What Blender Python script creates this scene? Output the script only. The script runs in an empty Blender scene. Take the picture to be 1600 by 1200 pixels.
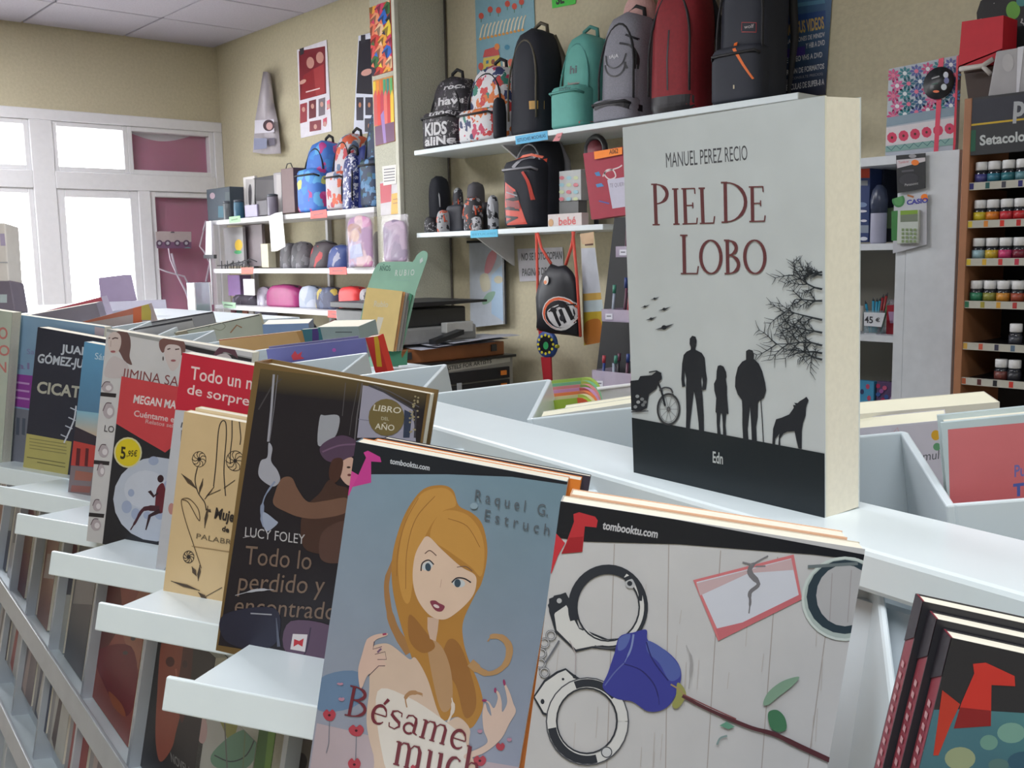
import bpy, math, random
import numpy as np
from mathutils import Vector
from mathutils.bvhtree import BVHTree

# ------------------------------------------------------------------ camera
sc = bpy.context.scene
COL = sc.collection
EYE = np.array([0.0, 0.0, 1.45])
FPX = 1550.0                                   # focal length for a 1600 px wide frame
def cam_axes(pitch=7.4, roll=1.07, az=138.4):
    p, a, r = [math.radians(v) for v in (pitch, az, roll)]
    f = np.array([math.cos(a)*math.cos(p), math.sin(a)*math.cos(p), -math.sin(p)])
    rt = np.array([math.sin(a), -math.cos(a), 0.0]); up = np.cross(rt, f)
    return rt*math.cos(r)-up*math.sin(r), up*math.cos(r)+rt*math.sin(r), f
CR, CU, CF = cam_axes()
cd = bpy.data.cameras.new('camera'); cam = bpy.data.objects.new('camera', cd); COL.objects.link(cam)
cd.sensor_fit = 'HORIZONTAL'; cd.sensor_width = 36.0; cd.lens = 36.0*FPX/1600.0
cd.clip_start = 0.02; cd.clip_end = 200
from mathutils import Matrix
cam.matrix_world = Matrix(((CR[0], CU[0], -CF[0], EYE[0]), (CR[1], CU[1], -CF[1], EYE[1]), (CR[2], CU[2], -CF[2], EYE[2]), (0, 0, 0, 1)))
sc.camera = cam

# ------------------------------------------------------------------ light
sc.view_settings.view_transform = 'Standard'; sc.view_settings.look = 'None'
sc.view_settings.gamma = 1.0; sc.view_settings.use_curve_mapping = False
sc.view_settings.exposure = 0.0
wd = bpy.data.worlds.new('sky'); sc.world = wd; wd.use_nodes = True
bg = wd.node_tree.nodes['Background']; bg.inputs[0].default_value = (0.93, 0.96, 1.0, 1); bg.inputs[1].default_value = 12.0
def area(name, loc, sx, sy, power, color=(1, 1, 1), rot=(0, 0, 0)):
    l = bpy.data.lights.new(name, 'AREA'); l.shape = 'RECTANGLE'; l.size = sx; l.size_y = sy
    l.energy = power; l.color = color
    o = bpy.data.objects.new(name, l); o.location = loc; o.rotation_euler = rot; COL.objects.link(o); return o
# fluorescent ceiling fittings of the shop (out of the frame) and one added fill 
area('ceiling_light_over_counter', (0.25, -0.45, 2.84), 1.4, 0.8, 43, (0.93, 0.97, 1.0))
area('added_fill_over_racks', (0.9, 1.7, 2.84), 1.2, 0.6, 12, (0.97, 0.98, 1.0))  # added fill that brightens the white cabinet and paint rack, no known fitting
area('ceiling_light_over_aisle', (-2.6, 0.9, 2.84), 1.2, 0.6, 38, (0.97, 0.97, 1.0))
area('ceiling_light_over_door', (-5.0, 0.9, 2.84), 1.2, 0.6, 66, (0.97, 0.97, 1.0))

# ------------------------------------------------------------------ helpers
def lin(c, k=1.0):
    out = []
    for v in c[:3]:
        v /= 255.0
        v = v/12.92 if v <= 0.04045 else ((v+0.055)/1.055)**2.4
        out.append(min(0.92, v*k))
    return (out[0], out[1], out[2], 1.0)
def nrm(v): v = np.asarray(v, float); return v/np.linalg.norm(v)
def A3(*v): return np.array(v, float)
def ray(x, y): return CF + CR*(x-800)/FPX - CU*(y-600)/FPX
def on_plane(px, n, c):                         # the point of the plane n.P = c seen along a line of sight
    d = ray(*px); return EYE + d*(c-n@EYE)/(d@n)
def onY(px, py, Y): return on_plane((px, py), A3(0, 1, 0), Y)
def onX(px, py, X): return on_plane((px, py), A3(1, 0, 0), X)
def onZ(px, py, Z): return on_plane((px, py), A3(0, 0, 1), Z)
def proj(P): P = P-EYE; z = P@CF; return (800+FPX*(P@CR)/z, 600-FPX*(P@CU)/z)

MATS = {}
def mat(name, c, rough=0.5, k=1.35, metal=0.0, var=0.04, scale=30.0, bump=0.0, spec=0.5, emit=None, alpha=None, raw=False):
    if name in MATS: return MATS[name]
    m = bpy.data.materials.new(name); m.use_nodes = True; nt = m.node_tree
    b = nt.nodes['Principled BSDF']; col = lin(c, k)
    b.inputs['Roughness'].default_value = rough; b.inputs['Metallic'].default_value = metal
    b.inputs['Specular IOR Level'].default_value = spec
    tc = nt.nodes.new('ShaderNodeTexCoord'); nz = nt.nodes.new('ShaderNodeTexNoise'); nz.inputs['Scale'].default_value = scale
    nt.links.new(tc.outputs['Object'], nz.inputs['Vector'])
    cr = nt.nodes.new('ShaderNodeValToRGB')
    cr.color_ramp.elements[0].position = 0.3; cr.color_ramp.elements[1].position = 0.7
    cr.color_ramp.elements[0].color = tuple(v*(1-var) for v in col[:3])+(1,)
    cr.color_ramp.elements[1].color = tuple(min(0.95, v*(1+var)) for v in col[:3])+(1,)
    nt.links.new(nz.outputs['Fac'], cr.inputs['Fac']); nt.links.new(cr.outputs['Color'], b.inputs['Base Color'])
    if bump:
        bp = nt.nodes.new('ShaderNodeBump'); bp.inputs['Strength'].default_value = bump; bp.inputs['Distance'].default_value = 0.004
        nt.links.new(nz.outputs['Fac'], bp.inputs['Height']); nt.links.new(bp.outputs['Normal'], b.inputs['Normal'])
    if emit: b.inputs['Emission Color'].default_value = col; b.inputs['Emission Strength'].default_value = emit
    if alpha is not None: b.inputs['Alpha'].default_value = alpha
    MATS[name] = m; return m
def blob_mat(name, base, cols, scale=18.0, rough=0.6, k=1.35, size=0.5):
    """procedural scatter of coloured blots on a ground colour"""
    if name in MATS: return MATS[name]
    m = bpy.data.materials.new(name); m.use_nodes = True; nt = m.node_tree; b = nt.nodes['Principled BSDF']
    b.inputs['Roughness'].default_value = rough
    tc = nt.nodes.new('ShaderNodeTexCoord'); vo = nt.nodes.new('ShaderNodeTexVoronoi'); vo.inputs['Scale'].default_value = scale
    nz = nt.nodes.new('ShaderNodeTexNoise'); nz.inputs['Scale'].default_value = scale*1.3
    mx = nt.nodes.new('ShaderNodeMix'); mx.data_type = 'VECTOR'; mx.inputs[0].default_value = 0.06
    nt.links.new(tc.outputs['Object'], mx.inputs[4]); nt.links.new(nz.outputs['Color'], mx.inputs[5])
    nt.links.new(tc.outputs['Object'], nz.inputs['Vector']); nt.links.new(mx.outputs[1], vo.inputs['Vector'])
    sep = nt.nodes.new('ShaderNodeSeparateColor'); nt.links.new(vo.outputs['Color'], sep.inputs[0])
    cr = nt.nodes.new('ShaderNodeValToRGB'); cr.color_ramp.interpolation = 'CONSTANT'
    n = len(cols); el = cr.color_ramp.elements; el[0].color = lin(cols[0], k); el[1].position = 1.0/n; el[1].color = lin(cols[1 % n], k)
    for i in range(2, n):
        e = el.new(i/n); e.color = lin(cols[i], k)
    nt.links.new(sep.outputs[0], cr.inputs['Fac'])
    ma = nt.nodes.new('ShaderNodeMath'); ma.operation = 'LESS_THAN'; ma.inputs[1].default_value = size
    nt.links.new(vo.outputs['Distance'], ma.inputs[0])
    mc = nt.nodes.new('ShaderNodeMix'); mc.data_type = 'RGBA'; mc.inputs[6].default_value = lin(base, k)
    nt.links.new(ma.outputs[0], mc.inputs[0]); nt.links.new(cr.outputs['Color'], mc.inputs[7])
    nt.links.new(mc.outputs[2], b.inputs['Base Color'])
    MATS[name] = m; return m
def clear_mat(name, tint=(235, 240, 245), alpha=0.3, rough=0.08):
    if name in MATS: return MATS[name]
    m = mat(name, tint, rough, k=1.0, alpha=alpha, spec=0.8); return m
def ink_mat():
    if 'printed_ink' in MATS: return MATS['printed_ink']
    m = bpy.data.materials.new('printed_ink'); m.use_nodes = True; nt = m.node_tree; b = nt.nodes['Principled BSDF']
    b.inputs['Roughness'].default_value = 0.38; b.inputs['Specular IOR Level'].default_value = 0.35
    at = nt.nodes.new('ShaderNodeAttribute'); at.attribute_name = 'ink'
    tc = nt.nodes.new('ShaderNodeTexCoord'); nz = nt.nodes.new('ShaderNodeTexNoise'); nz.inputs['Scale'].default_value = 60
    nt.links.new(tc.outputs['Object'], nz.inputs['Vector'])
    hs = nt.nodes.new('ShaderNodeHueSaturation'); mr = nt.nodes.new('ShaderNodeMapRange')
    mr.inputs[3].default_value = 0.95; mr.inputs[4].default_value = 1.05
    nt.links.new(nz.outputs['Fac'], mr.inputs[0]); nt.links.new(mr.outputs[0], hs.inputs['Value'])
    nt.links.new(at.outputs['Color'], hs.inputs['Color']); nt.links.new(hs.outputs[0], b.inputs['Base Color'])
    MATS['printed_ink'] = m; return m

def wloc(o):
    v = np.zeros(3)
    while o is not None: v = v+np.array(o.location); o = o.parent
    return v
def tag(o, label=None, cat=None, group=None, kind=None):
    if label: o['label'] = label
    if cat: o['category'] = cat
    if group: o['group'] = group
    if kind: o['kind'] = kind
    return o
def thing(name, label, cat, loc, group=None):
    o = bpy.data.objects.new(name, None); COL.objects.link(o); o.location = [float(v) for v in loc]; o.empty_display_size = 0.05
    return tag(o, label, cat, group)
class MB:
    """collects shapes in world coordinates and links them as one mesh"""
    def __init__(s): s.v = []; s.f = []; s.sm = []
    def add(s, vs, fs, smooth=False):
        o = len(s.v); s.v += [tuple(float(c) for c in v) for v in vs]; s.f += [tuple(i+o for i in f) for f in fs]; s.sm += [smooth]*len(fs); return s
    def obox(s, O, a, b, c):
        O, a, b, c = [np.asarray(t, float) for t in (O, a, b, c)]
        vs = [O, O+a, O+a+b, O+b, O+c, O+a+c, O+a+b+c, O+b+c]
        fs = [(0, 3, 2, 1), (4, 5, 6, 7), (0, 1, 5, 4), (1, 2, 6, 5), (2, 3, 7, 6), (3, 0, 4, 7)]
        if np.dot(np.cross(a, b), c) < 0: fs = [f[::-1] for f in fs]
        return s.add(vs, fs)
    def box(s, x0, x1, y0, y1, z0, z1):
        return s.obox((min(x0, x1), min(y0, y1), min(z0, z1)), (abs(x1-x0), 0, 0), (0, abs(y1-y0), 0), (0, 0, abs(z1-z0)))
    def prism(s, pts, d, smooth=False):
        pts = [np.asarray(p, float) for p in pts]; d = np.asarray(d, float); n = len(pts)
        nn = sum(np.cross(pts[i], pts[(i+1) % n]) for i in range(n))
        if np.dot(nn, d) > 0: pts = pts[::-1]
        vs = pts+[p+d for p in pts]
        s.add(vs, [tuple(range(n)), tuple(range(2*n-1, n-1, -1))]); 
        o = len(s.v)-2*n
        for i in range(n):
            j = (i+1) % n; s.f.append((o+i, o+n+i, o+n+j, o+j)); s.sm.append(smooth)
        return s
    def tube(s, path, r, seg=8, closed=False):
        P = [np.asarray(p, float) for p in path]; n = len(P); rr = r if hasattr(r, '__len__') else [r]*n
        rings = []; t0 = None; ref = None
        for i in range(n):
            t = nrm(P[(i+1) % n]-P[i-1]) if closed or 0 < i < n-1 else nrm(P[1]-P[0] if i == 0 else P[-1]-P[-2])
            if ref is None: ref = A3(0, 0, 1) if abs(t[2]) < 0.9 else A3(1, 0, 0)
            a = nrm(np.cross(t, ref)); b = np.cross(a, t); ref = b
            rings.append([P[i]+rr[i]*(a*math.cos(q)+b*math.sin(q)) for q in [2*math.pi*k/seg for k in range(seg)]])
        vs = [v for r_ in rings for v in r_]; fs = []
        for i in range(n if closed else n-1):
            j = (i+1) % n
            for k in range(seg):
                l = (k+1) % seg; fs.append((i*seg+k, i*seg+l, j*seg+l, j*seg+k))
        if not closed: fs += [tuple(range(seg-1, -1, -1)), tuple(range((n-1)*seg, n*seg))]
        return s.add(vs, fs, True)
    def lathe(s, O, prof, seg=16, ax=(0, 0, 1)):
        O = np.asarray(O, float); z = nrm(ax); x = nrm(np.cross(z, A3(0.3, 1, 0.1))); y = np.cross(z, x); vs = []; fs = []
        for r, h in prof:
            vs += [O+z*h+r*(x*math.cos(2*math.pi*k/seg)+y*math.sin(2*math.pi*k/seg)) for k in range(seg)]
        for i in range(len(prof)-1):
            for k in range(seg):
                l = (k+1) % seg; fs.append((i*seg+k, i*seg+l, (i+1)*seg+l, (i+1)*seg+k))
        fs += [tuple(range(seg-1, -1, -1)), tuple(range((len(prof)-1)*seg, len(prof)*seg))]
        return s.add(vs, fs, True)
    def sack(s, O, a, b, c, W, D, H, nu=28, nv=18, pw=3.0, top=0.5, pt=2.4, lean=0.0, bulge=0.0):
        """soft upright bag: a right, b depth (front is -b), c up"""
        O, a, b, c = [np.asarray(t_, float) for t_ in (O, a, b, c)]; vs = []; fs = []
        for j in range(nv+1):
            t = j/nv
            if t < 0.06: f = 0.90+0.10*math.sin(t/0.06*math.pi/2)
            elif t > top: f = max(0.0, 1-((t-top)/(1-top))**pt)**(1/pt)
            else: f = 1.0
            if t == 1: f = 0.02
            for i in range(nu):
                q = 2*math.pi*i/nu; cx, sy = math.cos(q), math.sin(q)
                x = math.copysign(abs(cx)**(2/pw), cx)*W/2*(f**0.8)*(1+bulge*math.sin(math.pi*t)); y = math.copysign(abs(sy)**(2/pw), sy)*D/2*(0.35+0.65*f)
                vs.append(O+a*x+b*(y+lean*t)+c*(t*H))
        for j in range(nv):
            for i in range(nu):
                l = (i+1) % nu; fs.append((j*nu+i, j*nu+l, (j+1)*nu+l, (j+1)*nu+i))
        fs += [tuple(range(nu-1, -1, -1)), tuple(range(nv*nu, (nv+1)*nu))]
        return s.add(vs, fs, True)
    def build(s, name, m, parent=None, bevel=0.0, seg=2, label=None, kind=None, base=None):
        w = wloc(parent) if parent is not None else (np.asarray(base, float) if base is not None else np.zeros(3))
        me = bpy.data.meshes.new(name); me.from_pydata([(v[0]-w[0], v[1]-w[1], v[2]-w[2]) for v in s.v], [], s.f)
        me.materials.append(m); me.polygons.foreach_set('use_smooth', s.sm); me.update()
        o = bpy.data.objects.new(name, me); COL.objects.link(o)
        if parent is not None: o.parent = parent
        elif base is not None: o.location = [float(c) for c in base]
        if bevel:
            md = o.modifiers.new('bevel', 'BEVEL'); md.width = bevel; md.segments = seg; md.limit_method = 'ANGLE'; md.angle_limit = 0.6
        if label: o['label'] = label
        if kind: o['kind'] = kind
        return o
    def bvh(s): return BVHTree.FromPolygons([Vector(v) for v in s.v], s.f)

# ------------------------------------------------------------------ printing
_TXT = {}
def glyphs(txt, bold=0.0):
    key = (txt, bold)
    if key in _TXT: return _TXT[key]
    cu = bpy.data.curves.new('t', 'FONT'); cu.body = txt; cu.resolution_u = 3; cu.offset = bold
    o = bpy.data.objects.new('t', cu); COL.objects.link(o); me = o.to_mesh()
    vs = [(v.co.x, v.co.y) for v in me.vertices]; fs = [tuple(p.vertices) for p in me.polygons]
    o.to_mesh_clear(); bpy.data.objects.remove(o); bpy.data.curves.remove(cu)
    _TXT[key] = (vs, fs); return _TXT[key]
CAP = 0.69
def arc(cx, cy, rx, ry, a0, a1, n=14): return [(cx+rx*math.cos(math.radians(a0+(a1-a0)*i/n)), cy+ry*math.sin(math.radians(a0+(a1-a0)*i/n))) for i in range(n+1)]
# a small book serif: per letter (advance, strokes); a stroke is (points, half widths)
def _bar(x, y, w): return ([(x-w, y), (x+w, y)], 0.018)
K, H_ = 0.042, 0.016
SERIF = {
 'P': (0.62, [([(0.14, 0), (0.14, 1)], K), _bar(0.14, 0.01, 0.11), _bar(0.12, 0.99, 0.09), (arc(0.16, 0.75, 0.34, 0.235, 90, -90), [H_, H_, 0.02, 0.03, K, K, K, K, K, K, K, 0.03, 0.02, H_, H_])]),
 'I': (0.34, [([(0.17, 0), (0.17, 1)], K), _bar(0.17, 0.01, 0.11), _bar(0.17, 0.99, 0.11)]),
 'E': (0.60, [([(0.15, 0), (0.15, 1)], K), ([(0.04, 0.01), (0.53, 0.01)], H_), ([(0.04, 0.99), (0.50, 0.99)], H_), ([(0.15, 0.52), (0.42, 0.52)], H_), ([(0.53, 0), (0.56, 0.17)], H_), ([(0.50, 1), (0.51, 0.84)], H_), ([(0.42, 0.44), (0.42, 0.60)], H_)]),
 'L': (0.58, [([(0.15, 0), (0.15, 1)], K), ([(0.04, 0.01), (0.52, 0.01)], H_), _bar(0.15, 0.99, 0.11), ([(0.52, 0), (0.56, 0.2)], H_)]),
 'D': (0.80, [([(0.15, 0), (0.15, 1)], K), _bar(0.12, 0.01, 0.09), _bar(0.12, 0.99, 0.09), (arc(0.17, 0.5, 0.55, 0.485, 90, -90), [H_, H_, 0.02, 0.03, K, K, K, K, K, K, K, 0.03, 0.02, H_, H_])]),
 'O': (0.84, [(arc(0.42, 0.5, 0.34, 0.49, 0, 360, 28), [K*(0.42+0.58*abs(math.cos(math.radians(360*i/28)))) for i in range(29)])]),
 'B': (0.64, [([(0.14, 0), (0.14, 1)], K), _bar(0.12, 0.01, 0.09), _bar(0.12, 0.99, 0.09), (arc(0.16, 0.77, 0.28, 0.215, 90, -90), [H_, H_, 0.02, 0.03, K, K, K, K, K, K, K, 0.03, 0.02, H_, H_]), (arc(0.16, 0.28, 0.35, 0.27, 90, -90), [H_, H_, 0.02, 0.03, K, K, K, K, K, K, K, 0.03, 0.02, H_, H_])]),
 'e': (0.54, [(arc(0.27, 0.31, 0.2, 0.30, 0, 320, 22), [H_]*3+[0.03]*3+[K]*12+[0.03]*3+[H_]*2), ([(0.07, 0.31), (0.47, 0.31)], H_)]),
 's': (0.44, [([(0.37, 0.45), (0.36, 0.57), (0.22, 0.61), (0.09, 0.55), (0.08, 0.44), (0.2, 0.34), (0.34, 0.25), (0.37, 0.13), (0.25, 0.01), (0.08, 0.04), (0.06, 0.17)], [H_, H_, H_, 0.03, K, K, K, 0.03, H_, H_, H_])]),
 'a': (0.52, [([(0.08, 0.46), (0.12, 0.57), (0.25, 0.61), (0.36, 0.54), (0.38, 0.4), (0.38, 0.08), (0.49, 0.03)], [H_, 0.025, H_, 0.03, K, K, H_]), (arc(0.22, 0.17, 0.15, 0.17, 40, 320), 0.03)]),
 'm': (0.92, [([(0.14, 0), (0.14, 0.6)], K), _bar(0.14, 0.01, 0.09), ([(0.04, 0.58), (0.14, 0.6)], H_), ([(0.15, 0.48), (0.25, 0.6), (0.38, 0.6), (0.44, 0.48), (0.44, 0)], [H_, H_, 0.03, K, K]), _bar(0.44, 0.01, 0.08), ([(0.46, 0.48), (0.56, 0.6), (0.69, 0.6), (0.75, 0.48), (0.75, 0)], [H_, H_, 0.03, K, K]), _bar(0.75, 0.01, 0.08)]),
 'u': (0.60, [([(0.13, 0.6), (0.13, 0.16), (0.2, 0.03), (0.33, 0.02), (0.43, 0.14)], [K, K, 0.03, H_, H_]), ([(0.44, 0.62), (0.44, 0)], K), ([(0.04, 0.6), (0.13, 0.6)], H_), ([(0.35, 0.6), (0.44, 0.6)], H_), ([(0.44, 0.01), (0.54, 0.01)], H_)]),
 'c': (0.48, [(arc(0.27, 0.31, 0.2, 0.30, 50, 320, 20), [0.03, H_, H_]+[0.03]*2+[K]*11+[0.03]*2+[H_]*3)]),
 'h': (0.60, [([(0.13, 0), (0.13, 1.0)], K), ([(0.04, 0.99), (0.13, 1.0)], H_), _bar(0.13, 0.01, 0.08), ([(0.14, 0.48), (0.24, 0.6), (0.38, 0.6), (0.44, 0.48), (0.44, 0)], [H_, H_, 0.03, K, K]), _bar(0.44, 0.01, 0.08)]),
 'o': (0.56, [(arc(0.28, 0.31, 0.21, 0.30, 0, 360, 24), [K*(0.42+0.58*abs(math.cos(math.radians(360*i/24)))) for i in range(25)])]),
 "'": (0.0, [([(-0.22, 0.68), (-0.12, 0.88)], [0.03, 0.045])]),
 ' ': (0.30, []),
}
def clip_poly(pts, W, H):
    """pts: list of (s, t, colour); clipped to the sheet 0..W, 0..H"""
    for ax, lim, sg in ((0, 0.0, 1), (0, W, -1), (1, 0.0, 1), (1, H, -1)):
        out = []; n = len(pts)
        for i in range(n):
            p, q = pts[i], pts[(i+1) % n]; dp, dq = (p[ax]-lim)*sg, (q[ax]-lim)*sg
            if dp >= 0: out.append(p)
            if (dp >= 0) != (dq >= 0):
                t = dp/(dp-dq); out.append((p[0]+(q[0]-p[0])*t, p[1]+(q[1]-p[1])*t, tuple(a+(b-a)*t for a, b in zip(p[2], q[2]))))
        pts = out
        if len(pts) < 3: return []
    return pts
class Print:
    """flat print on a sheet with corner O, unit axes a (right), b (up), normal n"""
    def __init__(s, O, a, b, n, W, H, k=1.35, base=0.00025, step=0.00005):
        s.O, s.a, s.b, s.n = [np.asarray(t, float) for t in (O, a, b, n)]; s.W, s.H = W, H; s.k = k; s.base = base; s.step = step
        s.lay = 0; s.fine = 0; s.hold = False; s.v = []; s.f = []; s.c = []
    def st(s, px, py):
        P = on_plane((px, py), s.n, s.n@s.O)-s.O; return (P@s.a, P@s.b)
    def raw(s, pts, cols, clip=True):
        q = [(p[0], p[1], c) for p, c in zip(pts, cols)]
        if clip: q = clip_poly(q, s.W, s.H)
        if len(q) < 3: return
        g = s.fine
        if g:
            a0, a1, b0, b1 = min(p[0] for p in q), max(p[0] for p in q), min(p[1] for p in q), max(p[1] for p in q)
            if a1-a0 > g or b1-b0 > g:
                s.fine = 0
                for i in range(int(a0//g), int(a1//g)+1):
                    for j in range(int(b0//g), int(b1//g)+1):
                        c_ = clip_poly([(p[0]-i*g, p[1]-j*g, p[2]) for p in q], g, g)
                        if len(c_) > 2: s.raw([(p[0]+i*g, p[1]+j*g) for p in c_], [p[2] for p in c_], False)
                s.fine = g; return
        o = len(s.v); h = s.base+s.step*s.lay
        s.v += [tuple(s.O+s.a*p[0]+s.b*p[1]+s.n*h) for p in q]; s.f.append(tuple(range(o, o+len(q)))); s.c += [p[2] for p in q]
    def up(s):
        if not s.hold: s.lay += 1
    def poly(s, pts, col, smooth=False, cols=None, uv=False):
        if smooth: pts = spline(pts)
        s.up(); st = [(p[0]*s.W, p[1]*s.H) if uv else s.st(*p) for p in pts]
        c = [lin(q, s.k) for q in cols] if cols else [lin(col, s.k)]*len(st)
        s.raw(st, c)
    def fill(s, col, col2=None):
        s.up(); c, d = lin(col, s.k), lin(col2 or col, s.k); s.raw([(0, 0), (s.W, 0), (s.W, s.H), (0, s.H)], [d, d, c, c])
    def line(s, pts, w, col, smooth=False):
        """pts in picture units, w full width (number or list)"""
        if smooth: pts = spline(pts, closed=False)
        s.up(); n = len(pts); ws = w if hasattr(w, '__len__') else [w]*n
        if len(ws) != n: ws = [ws[min(len(ws)-1, int(i*len(ws)/n))] for i in range(n)]
        L, R = [], []
        for i in range(n):
            x0, y0 = pts[max(0, i-1)]; x1, y1 = pts[min(n-1, i+1)]; d = math.hypot(x1-x0, y1-y0) or 1
            nx, ny = -(y1-y0)/d*ws[i]/2, (x1-x0)/d*ws[i]/2; x, y = pts[i]
            L.append(s.st(x+nx, y+ny)); R.append(s.st(x-nx, y-ny))
        c = lin(col, s.k)
        for i in range(n-1): s.raw([L[i], R[i], R[i+1], L[i+1]], [c]*4)
    def ell(s, cx, cy, rx, ry, col, rot=0, n=20):
        r = math.radians(rot); s.poly([(cx+rx*math.cos(q)*math.cos(r)-ry*math.sin(q)*math.sin(r), cy+rx*math.cos(q)*math.sin(r)+ry*math.sin(q)*math.cos(r)) for q in [2*math.pi*i/n for i in range(n)]], col)
    def ring(s, cx, cy, rx, ry, w, col, rot=0, a0=0, a1=360, n=28):
        r = math.radians(rot); pts = [(cx+rx*math.cos(q)*math.cos(r)-ry*math.sin(q)*math.sin(r), cy+rx*math.cos(q)*math.sin(r)+ry*math.sin(q)*math.cos(r)) for q in [math.radians(a0+(a1-a0)*i/n) for i in range(n+1)]]
        s.line(pts, w, col)
    def text(s, txt, p0, p1, p2, col, bold=0.0, cap=CAP):
        """p0 baseline start, p1 baseline end, p2 top of a capital above p0"""
        s.up(); vs, fs = glyphs(txt, bold)
        if not vs: return
        x0 = min(v[0] for v in vs); x1 = max(v[0] for v in vs); c = lin(col, s.k)
        P = []
        for x, y in vs:
            t = (x-x0)/(x1-x0); h = y/cap
            P.append(s.st(p0[0]+(p1[0]-p0[0])*t+(p2[0]-p0[0])*h, p0[1]+(p1[1]-p0[1])*t+(p2[1]-p0[1])*h))
        for f in fs: s.raw([P[i] for i in f], [c]*len(f))
    def serif(s, txt, p0, p1, p2, col, fat=1.0, caps=None):
        tot = sum(SERIF[ch][0]*(1.12 if caps and i in caps else 1) for i, ch in enumerate(txt)); x = 0.0
        for i, ch in enumerate(txt):
            g = 1.15 if caps and i in caps else 1.0
            adv, strokes = SERIF[ch]
            for pts, w in strokes:
                ws = w if hasattr(w, '__len__') else [w]*len(pts)
                hh = math.hypot(p2[0]-p0[0], p2[1]-p0[1])
                q = []
                for a, b in pts:
                    t = (x+a*g)/tot; h = b*g; q.append((p0[0]+(p1[0]-p0[0])*t+(p2[0]-p0[0])*h, p0[1]+(p1[1]-p0[1])*t+(p2[1]-p0[1])*h))
                s.line(q, [2*a*hh*fat for a in ws][:len(q)], col)
            x += adv*g*(1.12/1.15 if g > 1 else 1)
    def build(s, name, parent, label=None, conform=None):
        w = wloc(parent); me = bpy.data.meshes.new(name); V = s.v
        if conform is not None:
            V2 = []
            for v in V:
                o = Vector(v)+Vector(s.n)*0.3; hit = conform.ray_cast(o, -Vector(s.n))
                d = (Vector(v)-Vector(s.O)).dot(Vector(s.n))
                V2.append(tuple(hit[0]+Vector(s.n)*(d+0.0006)) if hit[0] is not None else None)
            last = None; fs = [f for f in s.f if all(V2[i] is not None for i in f)]
            V = [v if v is not None else (0, 0, 0) for v in V2]
            keep = sorted({i for f in fs for i in f}); mp = {i: j for j, i in enumerate(keep)}
            V = [V[i] for i in keep]; C = [s.c[i] for i in keep]; F = [tuple(mp[i] for i in f) for f in fs]
        else: C, F = s.c, s.f
        if not F: return None
        me.from_pydata([(v[0]-w[0], v[1]-w[1], v[2]-w[2]) for v in V], [], F)
        at = me.color_attributes.new('ink', 'FLOAT_COLOR', 'POINT')
        at.data.foreach_set('color', [x for c in C for x in c]); me.materials.append(ink_mat()); me.update()
        o = bpy.data.objects.new(name, me); COL.objects.link(o); o.parent = parent
        if label: o['label'] = label
        return o
def spline(pts, closed=True, n=5):
    out = []; m = len(pts)
    for i in range(m if closed else m-1):
        p0, p1, p2, p3 = [pts[j % m] if closed else pts[max(0, min(m-1, j))] for j in (i-1, i, i+1, i+2)]
        for k in range(n):
            t = k/n; out.append(tuple(0.5*(2*p1[c]+(p2[c]-p0[c])*t+(2*p0[c]-5*p1[c]+4*p2[c]-p3[c])*t*t+(3*p1[c]-p0[c]-3*p2[c]+p3[c])*t**3) for c in (0, 1)))
    if not closed: out.append(tuple(pts[-1]))
    return out

# ================================================================== ROOM
ZC = 2.86; XW = -6.45; YW = 3.13; ZE = 1.45
wall_m = mat('wall_paint', (196, 188, 161), 0.9, k=1.0, var=0.05, scale=60, bump=0.25)
pillar_m = mat('pillar_render', (200, 200, 184), 0.95, k=1.0, var=0.08, scale=120, bump=0.8)
white_m = mat('white_laminate', (226, 236, 240), 0.3, k=1.0, var=0.01)
whitep_m = mat('white_frame_paint', (225, 225, 228), 0.45, k=1.0, var=0.02)
tile_m = mat('ceiling_tile_fibre', (176, 173, 184), 0.95, k=1.0, var=0.05, scale=90, bump=0.3)
floor_m = mat('floor_terrazzo', (150, 142, 135), 0.4, k=1.0, var=0.15, scale=40)
glass_m = clear_mat('window_glass', alpha=0.10, rough=0.02)
black_m = mat('black_plastic', (38, 40, 44), 0.4, k=1.0)
dark_m = mat('dark_metal', (60, 62, 66), 0.35, k=1.0)
def struct(mb, name, m, **kw): return mb.build(name, m, kind='structure', **kw)
struct(MB().box(XW-0.6, 1.6, -2.6, YW+0.1, -0.1, 0), 'floor', floor_m)
ceil = struct(MB().box(XW, 1.6, -2.6, YW+0.1, ZC+0.03, ZC+0.13), 'ceiling', mat('ceiling_grid', (170, 170, 175), 0.7, k=1.0))
tm = None
for i in range(13):
    for j in range(9):
        x, y = XW+0.02+0.6*i, YW-0.62-0.6*j
        if tm is None:
            t = MB().box(0, 0.588, 0, 0.588, 0, 0.02).build('ceiling_tile', tile_m, ceil, bevel=0.003, seg=1); tm = t
        else: t = tm.copy(); COL.objects.link(t)
        t.location = (x, y, ZC)
struct(MB().box(XW-0.15, 1.6, YW, YW+0.1, 0, ZC+0.1), 'wall_back', wall_m)
struct(MB().box(XW-0.15, 1.6, -2.7, -2.6, 0, ZC+0.1), 'wall_front', wall_m)
struct(MB().box(1.6, 1.7, -2.7, YW+0.1, 0, ZC+0.1), 'wall_right', wall_m)
zh = 2.33
struct(MB().box(XW-0.15, XW, -2.6, YW, zh+0.04, ZC+0.1), 'wall_left', wall_m)
pil = MB().box(-4.19, -3.975, 2.84, YW, 0, ZC+0.05); struct(pil, 'wall_pillar', pillar_m)
struct(MB().box(-3.99, -3.965, 2.825, 2.85, 0, ZC), 'trim_1', mat('corner_bead', (215, 215, 200), 0.6, k=1.0), bevel=0.003)
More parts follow.
